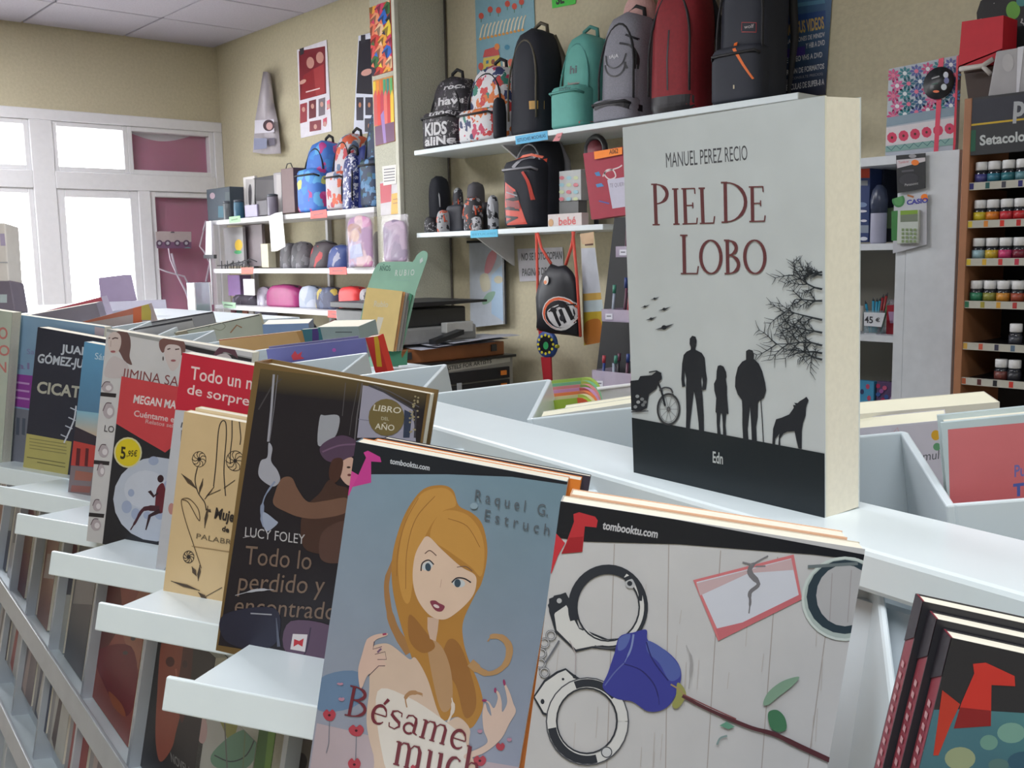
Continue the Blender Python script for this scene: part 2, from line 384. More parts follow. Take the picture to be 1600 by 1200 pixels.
struct(MB().tube([(-3.955, 3.118, 0.1), (-3.955, 3.118, 2.85)], 0.006), 'trim_2', mat('dark_cable', (90, 85, 80), 0.6, k=1.0))
struct(MB().box(-20, XW-0.6, -8, 12, -0.12, -0.02), 'ground', mat('pale_pavement', (215, 212, 205), 0.8, k=1.0))
struct(MB().box(XW-0.15, XW, -2.6, 0.2, 0, zh+0.1), 'wall_left_side', wall_m)
# window wall: openings between posts; y positions come from the joints of the frame
yA0, yA1, yB0, yB1, yC1, yE = 1.90, 2.03, 2.49, 2.53, 2.61, 3.07
def window(name, y0, y1, z0, z1, fr=0.03, film=None):
    r = bpy.data.objects.new(name, None); COL.objects.link(r); r.location = (XW, (y0+y1)/2, z0); r['kind'] = 'structure'
    f = MB(); X0, X1 = XW-0.09, XW
    f.box(X0, X1, y0, y0+fr, z0, z1).box(X0, X1, y1-fr, y1, z0, z1).box(X0, X1, y0+fr, y1-fr, z0, z0+fr).box(X0, X1, y0+fr, y1-fr, z1-fr, z1)
    f.build('window_frame', whitep_m, r, bevel=0.003, seg=1)
    MB().box(XW-0.05, XW-0.044, y0+fr, y1-fr, z0+fr, z1-fr).build('pane', glass_m, r)
    if film:
        n = 10; pts = [(XW-0.058, y0+fr+(y1-y0-2*fr)*i/n, z1-fr-(0.045*math.sin(math.pi*min(1, i/n*1.25)) if film == 2 else 0)) for i in range(n+1)]
        MB().prism([(XW-0.058, y1-fr, z0+fr)]+[(XW-0.058, y0+fr, z0+fr)]+pts, (-0.004, 0, 0)).build('magenta_backing', mat('magenta_board', (150, 45, 95), 0.6, k=1.15, var=0.12, scale=3), r, label='magenta board behind the pane')
        if film == 2:
            MB().prism([(XW-0.07, y0+fr, z1-fr), (XW-0.07, y1-fr, z1-fr), (XW-0.07, y1-fr, z1-0.10), (XW-0.07, y0+fr, z1-0.10)], (-0.003, 0, 0)).build('blind', mat('grey_blind', (190, 190, 195), 0.8, k=1.0), r)
    return r
def bar(name, y0, y1, z0, z1): struct(MB().box(XW-0.11, XW+0.015, y0, y1, z0, z1), name, whitep_m, bevel=0.004, seg=1)
zt0, zt1 = 1.885, 2.01
bar('trim_3', 0.2, YW, zh-0.02, zh+0.045); bar('trim_4', yA1, yE, zt0+0.02, zt1)
bar('trim_5', 0.2, yA0, zt0+0.02, zt1); bar('trim_6', yA0, yA1, 0, zh-0.02); bar('trim_7', yB1, yC1, 0, zt0+0.02); bar('trim_8', yE, YW, 0, zh-0.02)
window('window_1', 0.2, yA0, zt1, zh-0.02); window('window_2', yA1, yB0, zt1, zh-0.02)
window('window_3', yB0, yE, zt1, zh-0.02, 0.03, film=2); window('window_4', 0.2, yA0, 0.5, zt0+0.02)
window('window_5', yC1, yE, 0.35, zt0+0.02, 0.035, film=1)
bar('wall_sill_left', 0.2, yA0, 0, 0.5); bar('wall_sill_right', yC1, yE, 0, 0.35)
d = window('door_1', yA1, yB1, 0.02, zt0+0.02, 0.05)
MB().box(XW+0.0, XW+0.02, yB1-0.045, yB1-0.01, 0.98, 1.16).build('door_handle_plate', dark_m, d, bevel=0.003)
MB().tube([(XW+0.02, yB1-0.03, 1.09), (XW+0.06, yB1-0.03, 1.09), (XW+0.06, yB1-0.12, 1.09)], 0.008).build('door_handle', dark_m, d)

# ================================================================== FLAT SHEETS (posters, signs, labels)
def sheet(name, label, cat, q, n, c, col, thick=0.0015, group=None, k=1.2, m=None, col2=None, thing_=True, part_name='sheet'):
    """q: corners TL, TR, BR, BL as seen; lies in the plane n.P = c (n towards the room)"""
    n = nrm(n); P = [on_plane(p, n, c) for p in q]
    root = thing(name, label, cat, P[3], group)
    MB().prism([p-n*thick for p in P], n*thick).build(part_name, m or mat('paper_'+('%02x%02x%02x' % tuple(col)), col, 0.6, k=k), root)
    a = nrm(P[2]-P[3]); b = nrm(np.cross(n, a))
    if b@(P[0]-P[3]) < 0: b = -b
    S = [((p-P[3])@a, (p-P[3])@b) for p in P]; s0 = min(s[0] for s in S); t0 = min(s[1] for s in S)
    pr = Print(P[3]+a*s0+b*t0, a, b, n, max(s[0] for s in S)-s0, max(s[1] for s in S)-t0, k=k, base=0.0006, step=0.00004)
    return root, pr
NB = A3(0, -1, 0)
def wall_sheet(name, label, cat, q, col, off=0.004, **kw): return sheet(name, label, cat, q, NB, -(YW-off), col, **kw)

# photo studio posters on the wall left of the pillar
r, p = wall_sheet('poster', 'white photo-studio poster with two red-dressed sitters above six small photos', 'poster', [(464, 78), (510, 62), (518, 205), (470, 216)], (215, 212, 222))
p.poly([(467, 80), (508, 72), (510, 146), (469, 157)], (120, 38, 50)); p.ell(485, 98, 6, 9, (190, 140, 130)); p.ell(500, 90, 6, 9, (190, 140, 130))
p.poly([(474, 118), (490, 108), (496, 150), (470, 155)], (140, 40, 50)); p.poly([(490, 108), (506, 100), (508, 145), (494, 150)], (160, 60, 65)); p.ell(473, 128, 6, 3, (195, 150, 140), -30)
p.poly([(468, 75), (475, 73), (475, 84), (469, 87)], (50, 50, 60)); p.poly([(478, 143), (500, 137), (500, 139), (478, 145)], (220, 200, 200))
for q in [(469, 163, 480, 193, (150, 60, 70)), (483, 158, 494, 186, (110, 50, 60)), (498, 155, 508, 182, (120, 110, 120)), (484, 190, 502, 206, (130, 60, 70)), (505, 186, 511, 197, (200, 90, 110)), (511, 158, 516, 172, (225, 110, 130))]:
    p.poly([(q[0], q[1]), (q[2], q[1]-3), (q[2], q[3]-3), (q[0], q[3])], q[4]); p.ell((q[0]+q[2])/2, q[1]+8, 2.5, 4, (195, 150, 140))
p.build('photo_print', r)
r, p = wall_sheet('poster', 'white photo-studio poster with a black upper picture, half behind the crayon canvas', 'poster', [(560, 56), (590, 48), (592, 205), (552, 212)], (205, 210, 225))
p.poly([(561, 64), (590, 58), (590, 148), (557, 146)], (34, 32, 44)); p.ell(573, 113, 9, 5, (200, 150, 140), -20); p.poly([(564, 55), (571, 54), (571, 66), (564, 68)], (45, 45, 55))
for q in [(557, 152, 568, 188), (571, 152, 583, 180), (570, 185, 584, 206)]: p.poly([(q[0], q[1]), (q[2], q[1]), (q[2], q[3]), (q[0], q[3])], (52, 50, 66)); p.ell((q[0]+q[2])/2, q[1]+12, 2, 4, (180, 120, 90))
p.build('photo_print', r)
# curled poster: a sheet bent away from the wall
r = thing('poster', 'curled photo poster hanging loose beside the window corner, a child portrait on it', 'poster', onY(395, 240, YW-0.02))
mbp = MB(); prof = [(0, .0), (.25, .03), (.5, .05), (.75, .03), (1, .0)]
top = [(410, 112), (418, 114), (424, 117)]; rows = [[(411, 112), (417, 112), (423, 115)], [(405, 150), (415, 150), (428, 160)], [(399, 185), (414, 186), (434, 190)], [(395, 238), (416, 241), (439, 240)]]
offs = [[.02, .06, .02], [.02, .10, .03], [.02, .05, .02], [.06, .03, .05]]
vs = [onY(x, y, YW-offs[j][i]) for j, rw in enumerate(rows) for i, (x, y) in enumerate(rw)]
mbp.add(vs, [(j*3+i, j*3+3+i, j*3+4+i, j*3+1+i) for j in range(3) for i in range(2)], True)
o = mbp.build('sheet', mat('poster_back', (188, 182, 190), 0.7, k=1.2), r); md = o.modifiers.new('s', 'SOLIDIFY'); md.thickness = 0.0015
p = Print(onY(394, 242, YW-0.065), A3(1, 0, 0), A3(0, 0, 1), NB, 0.3, 0.6, k=1.2, base=0.0, step=0.0002)
p.poly([(398, 188), (432, 186), (432, 206), (398, 209)], (200, 198, 210)); p.ell(420, 196, 9, 9, (70, 50, 60)); p.ell(421, 197, 5, 6, (190, 150, 150)); p.poly([(397, 216), (417, 216), (417, 232), (397, 234)], (130, 135, 160)); p.poly([(420, 216), (433, 215), (433, 227), (421, 228)], (90, 85, 100))
p.build('photo_print', r)
# the two canvases with pencils and crayons on the pillar's face
r, p = sheet('canvas_print', 'canvas print of sharpened coloured pencil tips at the top of the pillar', 'canvas', [(577, 14), (609, 0), (613, 110), (582, 119)], NB, -2.835, (190, 70, 50), thick=0.02)
rnd = random.Random(5); cc = [(225, 160, 60), (215, 80, 80), (205, 60, 100), (230, 150, 110), (60, 110, 60), (40, 100, 190), (225, 120, 90), (50, 40, 60), (235, 190, 150), (200, 60, 50), (240, 200, 60)]
for j in range(7):
    for i in range(3):
        x, y = 581+i*12+(j % 2)*5, 8+j*17; c = cc[(j*3+i*2) % len(cc)]
        p.poly([(x-8, y+7), (x+3, y-12), (x+9, y+8), (x, y+15)], c); p.poly([(x-1, y-6), (x+3, y-12), (x+5, y-4)], cc[(j+i*4) % len(cc)]); p.poly([(x-8, y+7), (x+2, y-2), (x, y+15)], tuple(int(v*.6) for v in c))
p.build('picture', r)
r, p = sheet('canvas_print', 'canvas print of a row of crayons below the pencil-tip canvas', 'canvas', [(583, 126), (613, 118), (617, 220), (587, 228)], NB, -2.835, (190, 130, 60), thick=0.02)
for i, c in enumerate([(230, 195, 60), (225, 140, 50), (210, 110, 60), (60, 150, 110), (50, 130, 120), (90, 170, 100)]):
    x = 583+i*5.2; p.poly([(x, 128-i*1.2), (x+4, 127-i*1.2), (x+5, 160), (x+1, 162)], c)
for i, c in enumerate([(200, 90, 90), (215, 70, 60), (190, 60, 80), (220, 110, 100), (200, 60, 60), (230, 190, 60)]):
    x = 584+i*5.2; p.poly([(x, 150), (x+2.5, 140), (x+5, 148), (x+6, 195), (x+1, 197)], c)
p.poly([(586, 198), (616, 190), (617, 220), (587, 228)], (110, 70, 100)); p.poly([(595, 180), (600, 172), (604, 224), (600, 225)], (150, 120, 180))
p.build('picture', r)
r, p = sheet('notice', 'small white notice with lines of text on the pillar', 'notice', [(597, 260), (619, 257), (619, 287), (599, 290)], NB, -2.834, (215, 213, 208))
for i in range(5): p.line([(600, 265+i*4.6), (617, 263+i*4.6)], 1.6, (110, 108, 115))
p.build('lettering', r)
r, p = sheet('notice', 'red and yellow notice below the white one on the pillar', 'notice', [(594, 284), (625, 278), (629, 333), (595, 337)], NB, -2.8375, (196, 192, 196))
p.poly([(594, 287), (612, 284), (611, 315), (595, 318)], (178, 52, 68)); p.poly([(612, 303), (627, 300), (628, 333), (611, 335)], (214, 158, 50)); p.line([(614, 312), (626, 310)], 1.5, (150, 100, 30)); p.line([(614, 318), (626, 316)], 1.5, (150, 100, 30)); p.build('lettering', r)
# back wall right of the pillar
r, p = wall_sheet('poster', 'light blue children poster with red flowers and a yellow house', 'poster', [(742, -8), (834, -14), (838, 128), (746, 138)], (128, 172, 186), k=1.0)
for x, y in [(752, 25), (766, 15), (779, 16), (793, 6), (804, 10), (815, 3)]:
    p.ell(x, y, 4, 5, (205, 80, 60)); p.line([(x, y+4), (x, y+10)], 1, (80, 120, 90))
for i in range(12): p.line([(750+i*6, 60-i*1.3), (753+i*6, 45-i*1.3), (756+i*6, 38-i*1.3)], 2, (230, 220, 190)); p.ell(751+i*6, 61-i*1.3, 2.4, 2, (215, 150, 60))
p.poly([(755, 90), (758, 78), (778, 72), (781, 86)], (200, 70, 65)); p.poly([(756, 91), (781, 86), (783, 105), (772, 118), (754, 110)], (220, 195, 80)); p.ell(777, 73, 4, 5, (225, 130, 50))
for x, y in [(762, 97), (771, 95), (762, 107)]: p.poly([(x-2, y-2), (x+2, y-3), (x+2, y+2), (x-2, y+3)], (60, 120, 150))
p.poly([(766, 118), (775, 104), (780, 120), (778, 126)], (205, 50, 50)); p.poly([(746, 118), (753, 108), (757, 118)], (90, 60, 110)); p.ell(752, 104, 4, 6, (205, 80, 60)); p.ell(771, 97, 3, 4, (150, 70, 40))
p.poly([(780, 130), (785, 106), (796, 95), (806, 112), (800, 134)], (110, 160, 60)); p.ell(799, 98, 5, 6, (215, 90, 60)); p.ell(819, 72, 10, 13, (130, 160, 50)); p.ell(793, 74, 4, 4, (50, 130, 160)); p.ell(832, 100, 5, 7, (215, 80, 60))
p.poly([(786, 96), (793, 92), (796, 104), (787, 110)], (235, 220, 200)); p.build('picture', r)
r, p = wall_sheet('price_sign', 'bright green paper sign at the top edge with two black capitals', 'sign', [(861, -14), (901, -19), (899, 6), (863, 13)], (70, 200, 70), k=1.0)
p.text('SE', (869, 7), (882, 4), (868, -8), (20, 40, 20), 0.04); p.build('lettering', r)
r, p = wall_sheet('poster', 'dark blue video-copying poster with yellow headline right of the backpacks', 'poster', [(1202, -12), (1291, -26), (1290, 148), (1200, 156)], (60, 60, 92), k=1.0)
p.fill((72, 110, 150), (40, 40, 56)); p.poly([(1202, 30), (1290, 16), (1290, 40), (1202, 55)], (45, 75, 130)); p.line([(1203, 22), (1230, 10), (1289, 2)], 6, (90, 140, 170))
Y_ = (190, 160, 90); Wt = (200, 200, 205)
p.text('COPIAMOS SUS VIDEOS', (1204, 60), (1288, 44), (1203, 42), Y_, 0.03); p.text('PASE DE GRABACIONES DE MINIDV', (1204, 74), (1289, 57), (1204, 67), Wt, 0.02); p.text('Y HI8 A DVD', (1259, 76), (1289, 70), (1259, 68), Wt, 0.02)
p.poly([(1213, 80), (1258, 72), (1258, 86), (1213, 94)], (70, 55, 130)); p.poly([(1216, 94), (1222, 74), (1228, 92)], (120, 120, 100)); p.text('COPIA DE VIDEO VHS A DVD', (1204, 103), (1285, 89), (1204, 95), Wt, 0.02)
p.text('CONVERSION DE FORMATOS', (1209, 121), (1288, 107), (1209, 113), Wt, 0.02); p.text('(CONSULTE PRECIOS)', (1236, 125), (1286, 117), (1236, 121), (150, 150, 160)); p.ell(1230, 128, 4, 4, (120, 120, 130))
p.text('PASE DE PELICULAS DE SUPER-8 A', (1204, 146), (1288, 132), (1204, 137), Wt, 0.02); p.build('lettering', r)
r, p = wall_sheet('map_calendar', 'tall map with pink, green and blue patches leaning against the wall above the printer', 'map', [(733, 379), (788, 376), (791, 506), (735, 512)], (182, 190, 200), off=0.03, k=1.0)
p.poly([(768, 430), (788, 410), (790, 504), (768, 490)], (160, 188, 214)); p.poly([(757, 425), (762, 400), (772, 390), (776, 402), (766, 425)], (206, 130, 140), True)
p.poly([(754, 470), (762, 458), (774, 456), (768, 470), (756, 476)], (130, 165, 145), True); p.poly([(750, 432), (762, 428), (766, 450), (754, 455)], (196, 192, 170), True); p.ell(779, 437, 7, 6, (190, 185, 160)); p.build('picture', r)
MB().obox(onY(732, 380, YW-0.03), (0.30, 0, 0), (0, -0.012, 0), (0, 0, 0.012)).build('top_rail', black_m, r)
MB().obox(onY(789.5, 506, YW-0.03), (0.012, 0, 0), (0, -0.012, 0), (0, 0, 0.42)).build('side_rail', dark_m, r)
r, p = wall_sheet('notice', 'white notice reading no se fotocopian páginas behind the drawstring bag', 'notice', [(808, 389), (879, 386), (881, 437), (812, 440)], (205, 203, 212), k=1.05)
p.text('NO SE FOTOCOPIAN', (815, 407), (878, 404), (815, 396), (60, 60, 68), 0.03); p.text('PAGINAS DE LIBROS', (816, 431), (878, 428), (816, 420), (60, 60, 68), 0.03); p.build('lettering', r)

# ================================================================== WALL SHELVES
def wall_shelf(label, x0, x1, z, y0=2.83, y1=None, t=0.022, m=None, brackets=()):
    r = thing('wall_shelf', label, 'shelf', (x0, y1 or YW, ZE+z-t))
    MB().box(x0, x1, y0, y1 or YW, ZE+z-t, ZE+z).build('board', m or white_m, r, bevel=0.002, seg=1)
    for bx in brackets:
        MB().prism([(bx, YW-0.002, ZE+z-t), (bx, YW-0.002, ZE+z-t-0.14), (bx, y0+0.06, ZE+z-t)], (0.012, 0, 0)).build('bracket', whitep_m, r)
    return r
z1, z2 = 0.494, 0.112
wall_shelf('long white wall shelf that carries the row of school backpacks', -3.85, -1.80, z1, brackets=(-3.3, -2.3))
wall_shelf('short white wall shelf under the backpacks, with the orange-black sports goods', -3.85, -2.645, z2, brackets=(-3.5,))
LS = [0.252, -0.052, -0.280, -0.52]
for z, t in zip(LS, ('upper white shelf left of the pillar, with picture frames and backpacks', 'middle white shelf left of the pillar, with pencil cases in bags', 'lower white shelf left of the pillar, with a row of pouches', 'lowest white shelf left of the pillar, mostly hidden by books')):
    wall_shelf(t, -6.05, -4.20, z, t=0.028, m=whitep_m)
sb = thing('shelf_support', 'slotted metal uprights carrying the shelves left of the pillar', 'upright', (-5.1, YW-0.02, 0))
for x in (-6.03, -5.1, -4.3): MB().box(x-0.012, x+0.012, YW-0.03, YW-0.002, 0, ZE+0.3).build('upright', whitep_m, sb)
def front_label(label, q, col, txt=None, Y=2.828, tc=(60, 60, 70)):
    r, p = sheet('shelf_label', label, 'label', q, NB, -Y, col, thick=0.001, group=None, k=1.1)
    if txt: p.text(txt, (q[3][0]+3, q[3][1]-4), (q[2][0]-3, q[2][1]-4), (q[0][0]+3, q[0][1]+4), tc, 0.02)
    else: p.line([((q[0][0]*.8+q[1][0]*.2), (q[0][1]+q[3][1])/2), ((q[0][0]*.2+q[1][0]*.8), (q[1][1]+q[2][1])/2)], 2.2, tuple(int(v*.7) for v in col))
    p.build('lettering', r)
front_label('green label on the upper left shelf edge', [(358, 339), (375, 337), (376, 347), (358, 349)], (150, 200, 150))
front_label('red label on the upper left shelf edge, under the polka-dot backpack', [(485, 330), (510, 327), (511, 340), (485, 342)], (220, 105, 100))
front_label('red label on the middle left shelf edge, at its window end', [(377, 418), (396, 418), (395, 428), (377, 428)], (225, 110, 95))
front_label('red label on the middle left shelf edge, under the pink doll set', [(514, 418), (541, 417), (542, 429), (515, 429)], (225, 100, 95))
front_label('red label on the lower left shelf edge, beside the notebook display', [(512, 485), (540, 487), (540, 498), (512, 496)], (225, 100, 95))
front_label('pale green label on the lower left shelf edge, at its window end', [(346, 471), (368, 473), (368, 482), (350, 481)], (185, 220, 190))
front_label('blue label hanging on the edge of the backpack shelf', [(805, 213), (855, 204), (856, 218), (806, 226)], (90, 175, 215), 'ESTUCHES MOCHILAS', tc=(40, 90, 130))
front_label('blue label on the edge of the short shelf', [(735, 361), (777, 358), (778, 370), (735, 372)], (80, 180, 215), 'ESTUCHES', tc=(60, 150, 185))
front_label('small pink tape on the edge of the backpack shelf', [(870, 209), (879, 207), (874, 220), (863, 221)], (205, 130, 135))

# ================================================================== SCHOOL BACKPACKS
def strap_loop(c, a, b, up, w=0.05, h=0.05, r=0.006):
    return MB().tube([c-a*w/2, c-a*w*0.45+up*h*0.7, c+up*h, c+a*w*0.45+up*h*0.7, c+a*w/2], r, 6)
def backpack(label, x0, x1, y0, H, D, m, zs, pocket=None, pm=None, trim=None, group='school backpacks on the long shelf', hood=True, name='backpack', top=0.55, pw=3.2, handle=True, straps=True, yfront=2.86, extra=None):
    """front face from picture column x0 to x1 at depth yfront; pocket = (height share, depth)"""
    X0, X1 = onY(x0, y0, yfront)[0], onY(x1, y0, yfront)[0]; W = X1-X0; cx = (X0+X1)/2; z = ZE+zs
    pd = pocket[1] if pocket else 0
    r = thing(name, label, 'backpack', (cx, yfront+D/2, z), group)
    ex, ey, ez = A3(1, 0, 0), A3(0, 1, 0), A3(0, 0, 1)
    b = MB().sack((cx, yfront+pd+D/2, z), ex, ey, ez, W, D, H, pw=pw, top=top, lean=0.02); b.build('body', m, r)
    tm_ = trim or mat('black_webbing', (34, 34, 38), 0.7, k=1.0)
    bv = [b]
    if pocket:
        q = MB().sack((cx-0.005, yfront+pd*0.5+0.045, z+0.008), ex, ey, ez, W*1.0, pd+0.09, H*pocket[0], pw=3.6, top=0.8, pt=3); q.build('front_pocket', pm or m, r); bv.append(q)
        zc = z+H*pocket[0]*0.86; hw = W*0.46
        MB().tube([(cx-hw, yfront+pd*0.7, zc-0.01), (cx-hw*0.9, yfront-0.002, zc), (cx+hw*0.9, yfront-0.002, zc), (cx+hw, yfront+pd*0.7, zc-0.01)], 0.005, 6).build('zip', tm_, r)
    # seam piping arching over the front panel
    pts = []
    for i in range(15):
        q_ = math.pi*i/14; pts.append((cx-math.cos(q_)*W*0.44, yfront+pd+0.012+0.02*math.sin(q_), z+H*0.42+math.sin(q_)*H*0.46))
    MB().tube([(pts[0][0], pts[0][1], z+H*0.15)]+pts+[(pts[-1][0], pts[-1][1], z+H*0.15)], 0.0045, 6).build('piping', tm_, r)
    if handle: strap_loop(A3(cx, yfront+pd+D*0.75, z+H*0.95), ex, ey, ez, 0.08, 0.05, 0.008).build('handle', tm_, r)
    if straps:
        MB().tube([(cx+W*0.3, yfront+pd+D*0.85, z+H*0.93), (cx+W*0.42, yfront+pd+D*1.05, z+H*0.7), (cx+W*0.50, yfront+pd+D*1.02, z+H*0.4), (cx+W*0.47, yfront+pd+D*0.9, z+H*0.06)], [0.012, 0.016, 0.014, 0.006], 8).build('shoulder_strap', tm_, r)
    allm = MB()
    for q in bv: allm.add(q.v, q.f)
    P = Print((cx-W, yfront-0.018, z), ex, ez, NB, 2*W, H*1.2, k=1.0, base=0.0, step=0.0004)
    P.n = NB; P.fine = .012; return r, P, allm.bvh(), (cx, z, W)
zt = z1
white_noise = blob_mat('graffiti_cloth', (40, 38, 44), [(38, 36, 42), (52, 44, 56), (60, 50, 64), (40, 38, 44), (150, 148, 152)], 60, k=1.0)
r, P, bv, _ = backpack('black backpack with white graffiti lettering, the first from the pillar', 655, 706, 228, 0.335, 0.13, white_noise, zt, (0.50, 0.045), hood=True)
w_ = (205, 205, 208)
for t, a, b, c in [('have', (664, 163), (704, 157), (664, 151)), ('those', (664, 183), (703, 178), (665, 171)), ('KIDS', (659, 212), (692, 208), (659, 193)), ('aliNe', (659, 228), (701, 223), (659, 215)), ('rock', (671, 138), (702, 132), (672, 130))]: P.text(t, a, b, c, w_, 0.03)
P.build('graffiti_print', r, conform=bv)
floral = blob_mat('floral_cloth', (205, 205, 208), [(185, 60, 90), (205, 110, 50), (50, 120, 105), (200, 198, 205), (50, 60, 100), (208, 205, 208), (190, 60, 60)], 26, k=1.05, size=0.58)
backpack('white backpack with pink, orange and green floral pattern', 711, 769, 220, 0.345, 0.16, floral, zt, (0.42, 0.05), pm=floral)
blackc = mat('black_cloth', (26, 29, 40), 0.75, k=1.0, bump=0.2)
r, P, bv, _ = backpack('large plain black backpack with a small gold square patch', 789, 838, 214, 0.44, 0.17, blackc, zt, None, yfront=2.85, trim=mat('khaki_piping', (80, 74, 60), .6, k=1.))
P.poly([(819, 157), (833, 155), (834, 168), (820, 170)], (190, 150, 80)); P.build('gold_patch', r, conform=bv, label='gold square patch')
goldp = MB().sack(onY(781, 205, 2.85)*A3(1, 1, 0)+A3(0, 0, ZE+zt), A3(1, 0, 0), A3(0, 1, 0), A3(0, 0, 1), 0.04, 0.06, 0.17, top=0.6)
r = thing('pencil_pouch', 'small black pouch with gold tags between the floral and the black backpack', 'pouch', onY(781, 205, 2.85)*A3(1, 1, 0)+A3(0, 0, ZE+zt)); goldp.build('body', blackc, r)
p = Print(onY(770, 215, 2.85), A3(1, 0, 0), A3(0, 0, 1), NB, 0.3, 0.3, k=1.0, base=0, step=0.0004); p.poly([(785, 178), (791, 176), (794, 190), (788, 194)], (190, 160, 90)); p.poly([(787, 203), (795, 199), (793, 207), (786, 209)], (190, 160, 90)); p.build('gold_tags', r, conform=goldp.bvh(), label='gold tags')
mint = mat('mint_cloth', (95, 165, 155), 0.7, k=1.0, bump=0.1)
r, P, bv, _ = backpack('mint green backpack with a buttoned front pocket', 856, 905, 205, 0.385, 0.15, mint, zt, (0.44, 0.05), trim=mat('mint_seam', (80, 145, 138), 0.7, k=1.0))
P.text('hi', (868, 112), (879, 110), (868, 100), (60, 70, 75), 0.03); P.text('happy', (866, 131), (884, 129), (866, 125), (190, 120, 120)); P.text('today', (868, 142), (886, 140), (868, 134), (70, 90, 95)); P.ell(898, 190, 3, 3, (205, 110, 110)); P.build('lettering', r, conform=bv)
greyc = mat('grey_melange', (128, 128, 138), 0.8, k=1.0, var=0.12, scale=200)
r, P, bv, _ = backpack('light grey backpack with black zips and a rounded logo flap', 921, 982, 196, 0.42, 0.18, greyc, zt, (0.20, 0.03), hood=True)
P.line(arc(944, 97, 16, 20, 175, -10), 3, (30, 30, 36)); P.line([(960, 98), (963, 104), (972, 78), (962, 66), (946, 66)][0:2], 3, (30, 30, 36)); P.line([(950, 64), (966, 68), (972, 84), (972, 104)], 3.5, (28, 28, 34), True); P.line([(958, 50), (980, 62), (987, 85), (987, 122)], 3.5, (28, 28, 34), True)
P.line([(929, 84), (932, 98), (944, 104), (956, 96), (961, 80)], 2, (30, 30, 36), True); P.text('tAjA', (935, 89), (950, 87), (935, 83), (215, 215, 220)); P.line([(922, 168), (945, 160), (968, 162), (985, 172)], 9, (30, 30, 36), True); P.build('zips', r, conform=bv, label='black zips')
redc = mat('dark_red_cloth', (128, 24, 34), 0.75, k=1.0, var=0.08, scale=80)
r, P, bv, _ = backpack('dark red backpack with a black base and vertical zip', 1006, 1078, 180, 0.49, 0.17, redc, zt, None, yfront=2.87)
P.line([(1037, 45), (1035, 90), (1037, 140)], 2.4, (26, 20, 24)); P.poly([(1006, 153), (1068, 145), (1085, 160), (1085, 178), (1006, 184)], (26, 24, 30)); P.line([(1078, 30), (1090, 55), (1098, 90)], 3, (26, 20, 24)); P.build('zips', r, conform=bv)
navyc = mat('charcoal_cloth', (36, 40, 52), 0.7, k=1.0, bump=0.1)
r, P, bv, _ = backpack('tall charcoal backpack with a slanting orange zip, beside the video poster', 1106, 1186, 165, 0.56, 0.18, navyc, zt, (0.34, 0.02), yfront=2.86)
P.line([(1137, 64), (1142, 76), (1156, 100), (1170, 122)], [6, 5, 4, 3], (225, 110, 40)); P.line([(1146, 45), (1146, 32), (1167, 32), (1167, 47), (1146, 47)], 1.2, (160, 40, 40)); P.text('wolf', (1150, 42), (1164, 40), (1150, 36), (180, 170, 170)); P.line([(1142, 132), (1142, 138)], 2, (190, 180, 150)); P.build('orange_zip', r, conform=bv, label='orange zip')
# plush heads above the grey and red backpacks
pl = mat('pink_plush', (205, 165, 160), 0.95, k=1.0, bump=0.6, scale=150)
for x, y, s_, lb in [(1000, 22, 0.10, 'pale pink plush toy above the grey backpack'), (1058, 5, 0.11, 'pale pink plush toy above the red backpack')]:
    c = onY(x, y, 3.07); r = thing('plush_toy', lb, 'plush toy', c-A3(0, 0, s_))
    MB().sack(c-A3(0, 0, s_), A3(1, 0, 0), A3(0, 1, 0), A3(0, 0, 1), s_*1.5, s_*1.1, s_*1.7, top=0.3, pw=2.2).build('body', pl, r)
    MB().lathe(c+A3(0, 0, s_*0.5), [(0.0, 0), (s_*0.45, s_*0.12), (s_*0.55, s_*0.45), (s_*0.4, s_*0.8), (0.01, s_*0.95)]).build('head', pl, r)
    for sx in (-1, 1): MB().lathe(c+A3(sx*s_*0.35, 0, s_*1.2), [(0.0, 0), (s_*0.2, s_*0.1), (s_*0.2, s_*0.3), (0.005, s_*0.42)]).build('ear', pl, r)
    MB().tube([c+A3(0, 0, s_*1.3), c+A3(0.01, 0.02, 1.1)], 0.003).build('hanging_cord', white_m, r)

# ================================================================== SPORTS GOODS ON THE SHORT SHELF
org = mat('orange_cloth', (215, 85, 50), 0.6, k=1.0); whc = mat('pale_cloth', (175, 178, 184), 0.6, k=1.0)
r, P, bv, (cx, z, W) = backpack('big black and orange football club backpack standing on the short shelf', 783, 836, 356, 0.40, 0.16, blackc, z2, (0.72, 0.04), trim=mat('grey_piping', (140, 140, 148), 0.5, k=1.0), group=None, yfront=2.85)
P.poly([(783, 284), (800, 296), (818, 350), (786, 352), (782, 320)], (205, 75, 60)); P.poly([(786, 288), (799, 300), (802, 312), (784, 308)], (165, 80, 80))
for i, ch in enumerate('VAL'): P.text(ch, (802-i*0+4-0, 347-i*17), (801, 333-i*17), (787, 350-i*17), (30, 28, 34), 0.05)
P.poly([(786, 312), (806, 316), (809, 326), (786, 322)], (150, 70, 70)); P.line([(786, 300), (804, 306)], 2, (150, 150, 156)); P.line([(797, 262), (806, 250), (818, 240)], 5, (150, 150, 158)); P.line([(790, 250), (797, 243), (810, 240), (824, 244)], 4, (225, 90, 50)); P.line([(826, 246), (834, 262), (842, 292)], 4, (215, 80, 55), True); P.line([(812, 268), (820, 285), (825, 312)], 4, (190, 70, 60), True); P.line([(843, 236), (856, 262), (863, 290)], 3.5, (200, 70, 55), True)
P.build('orange_panels', r, conform=bv, label='orange panels and lettering')
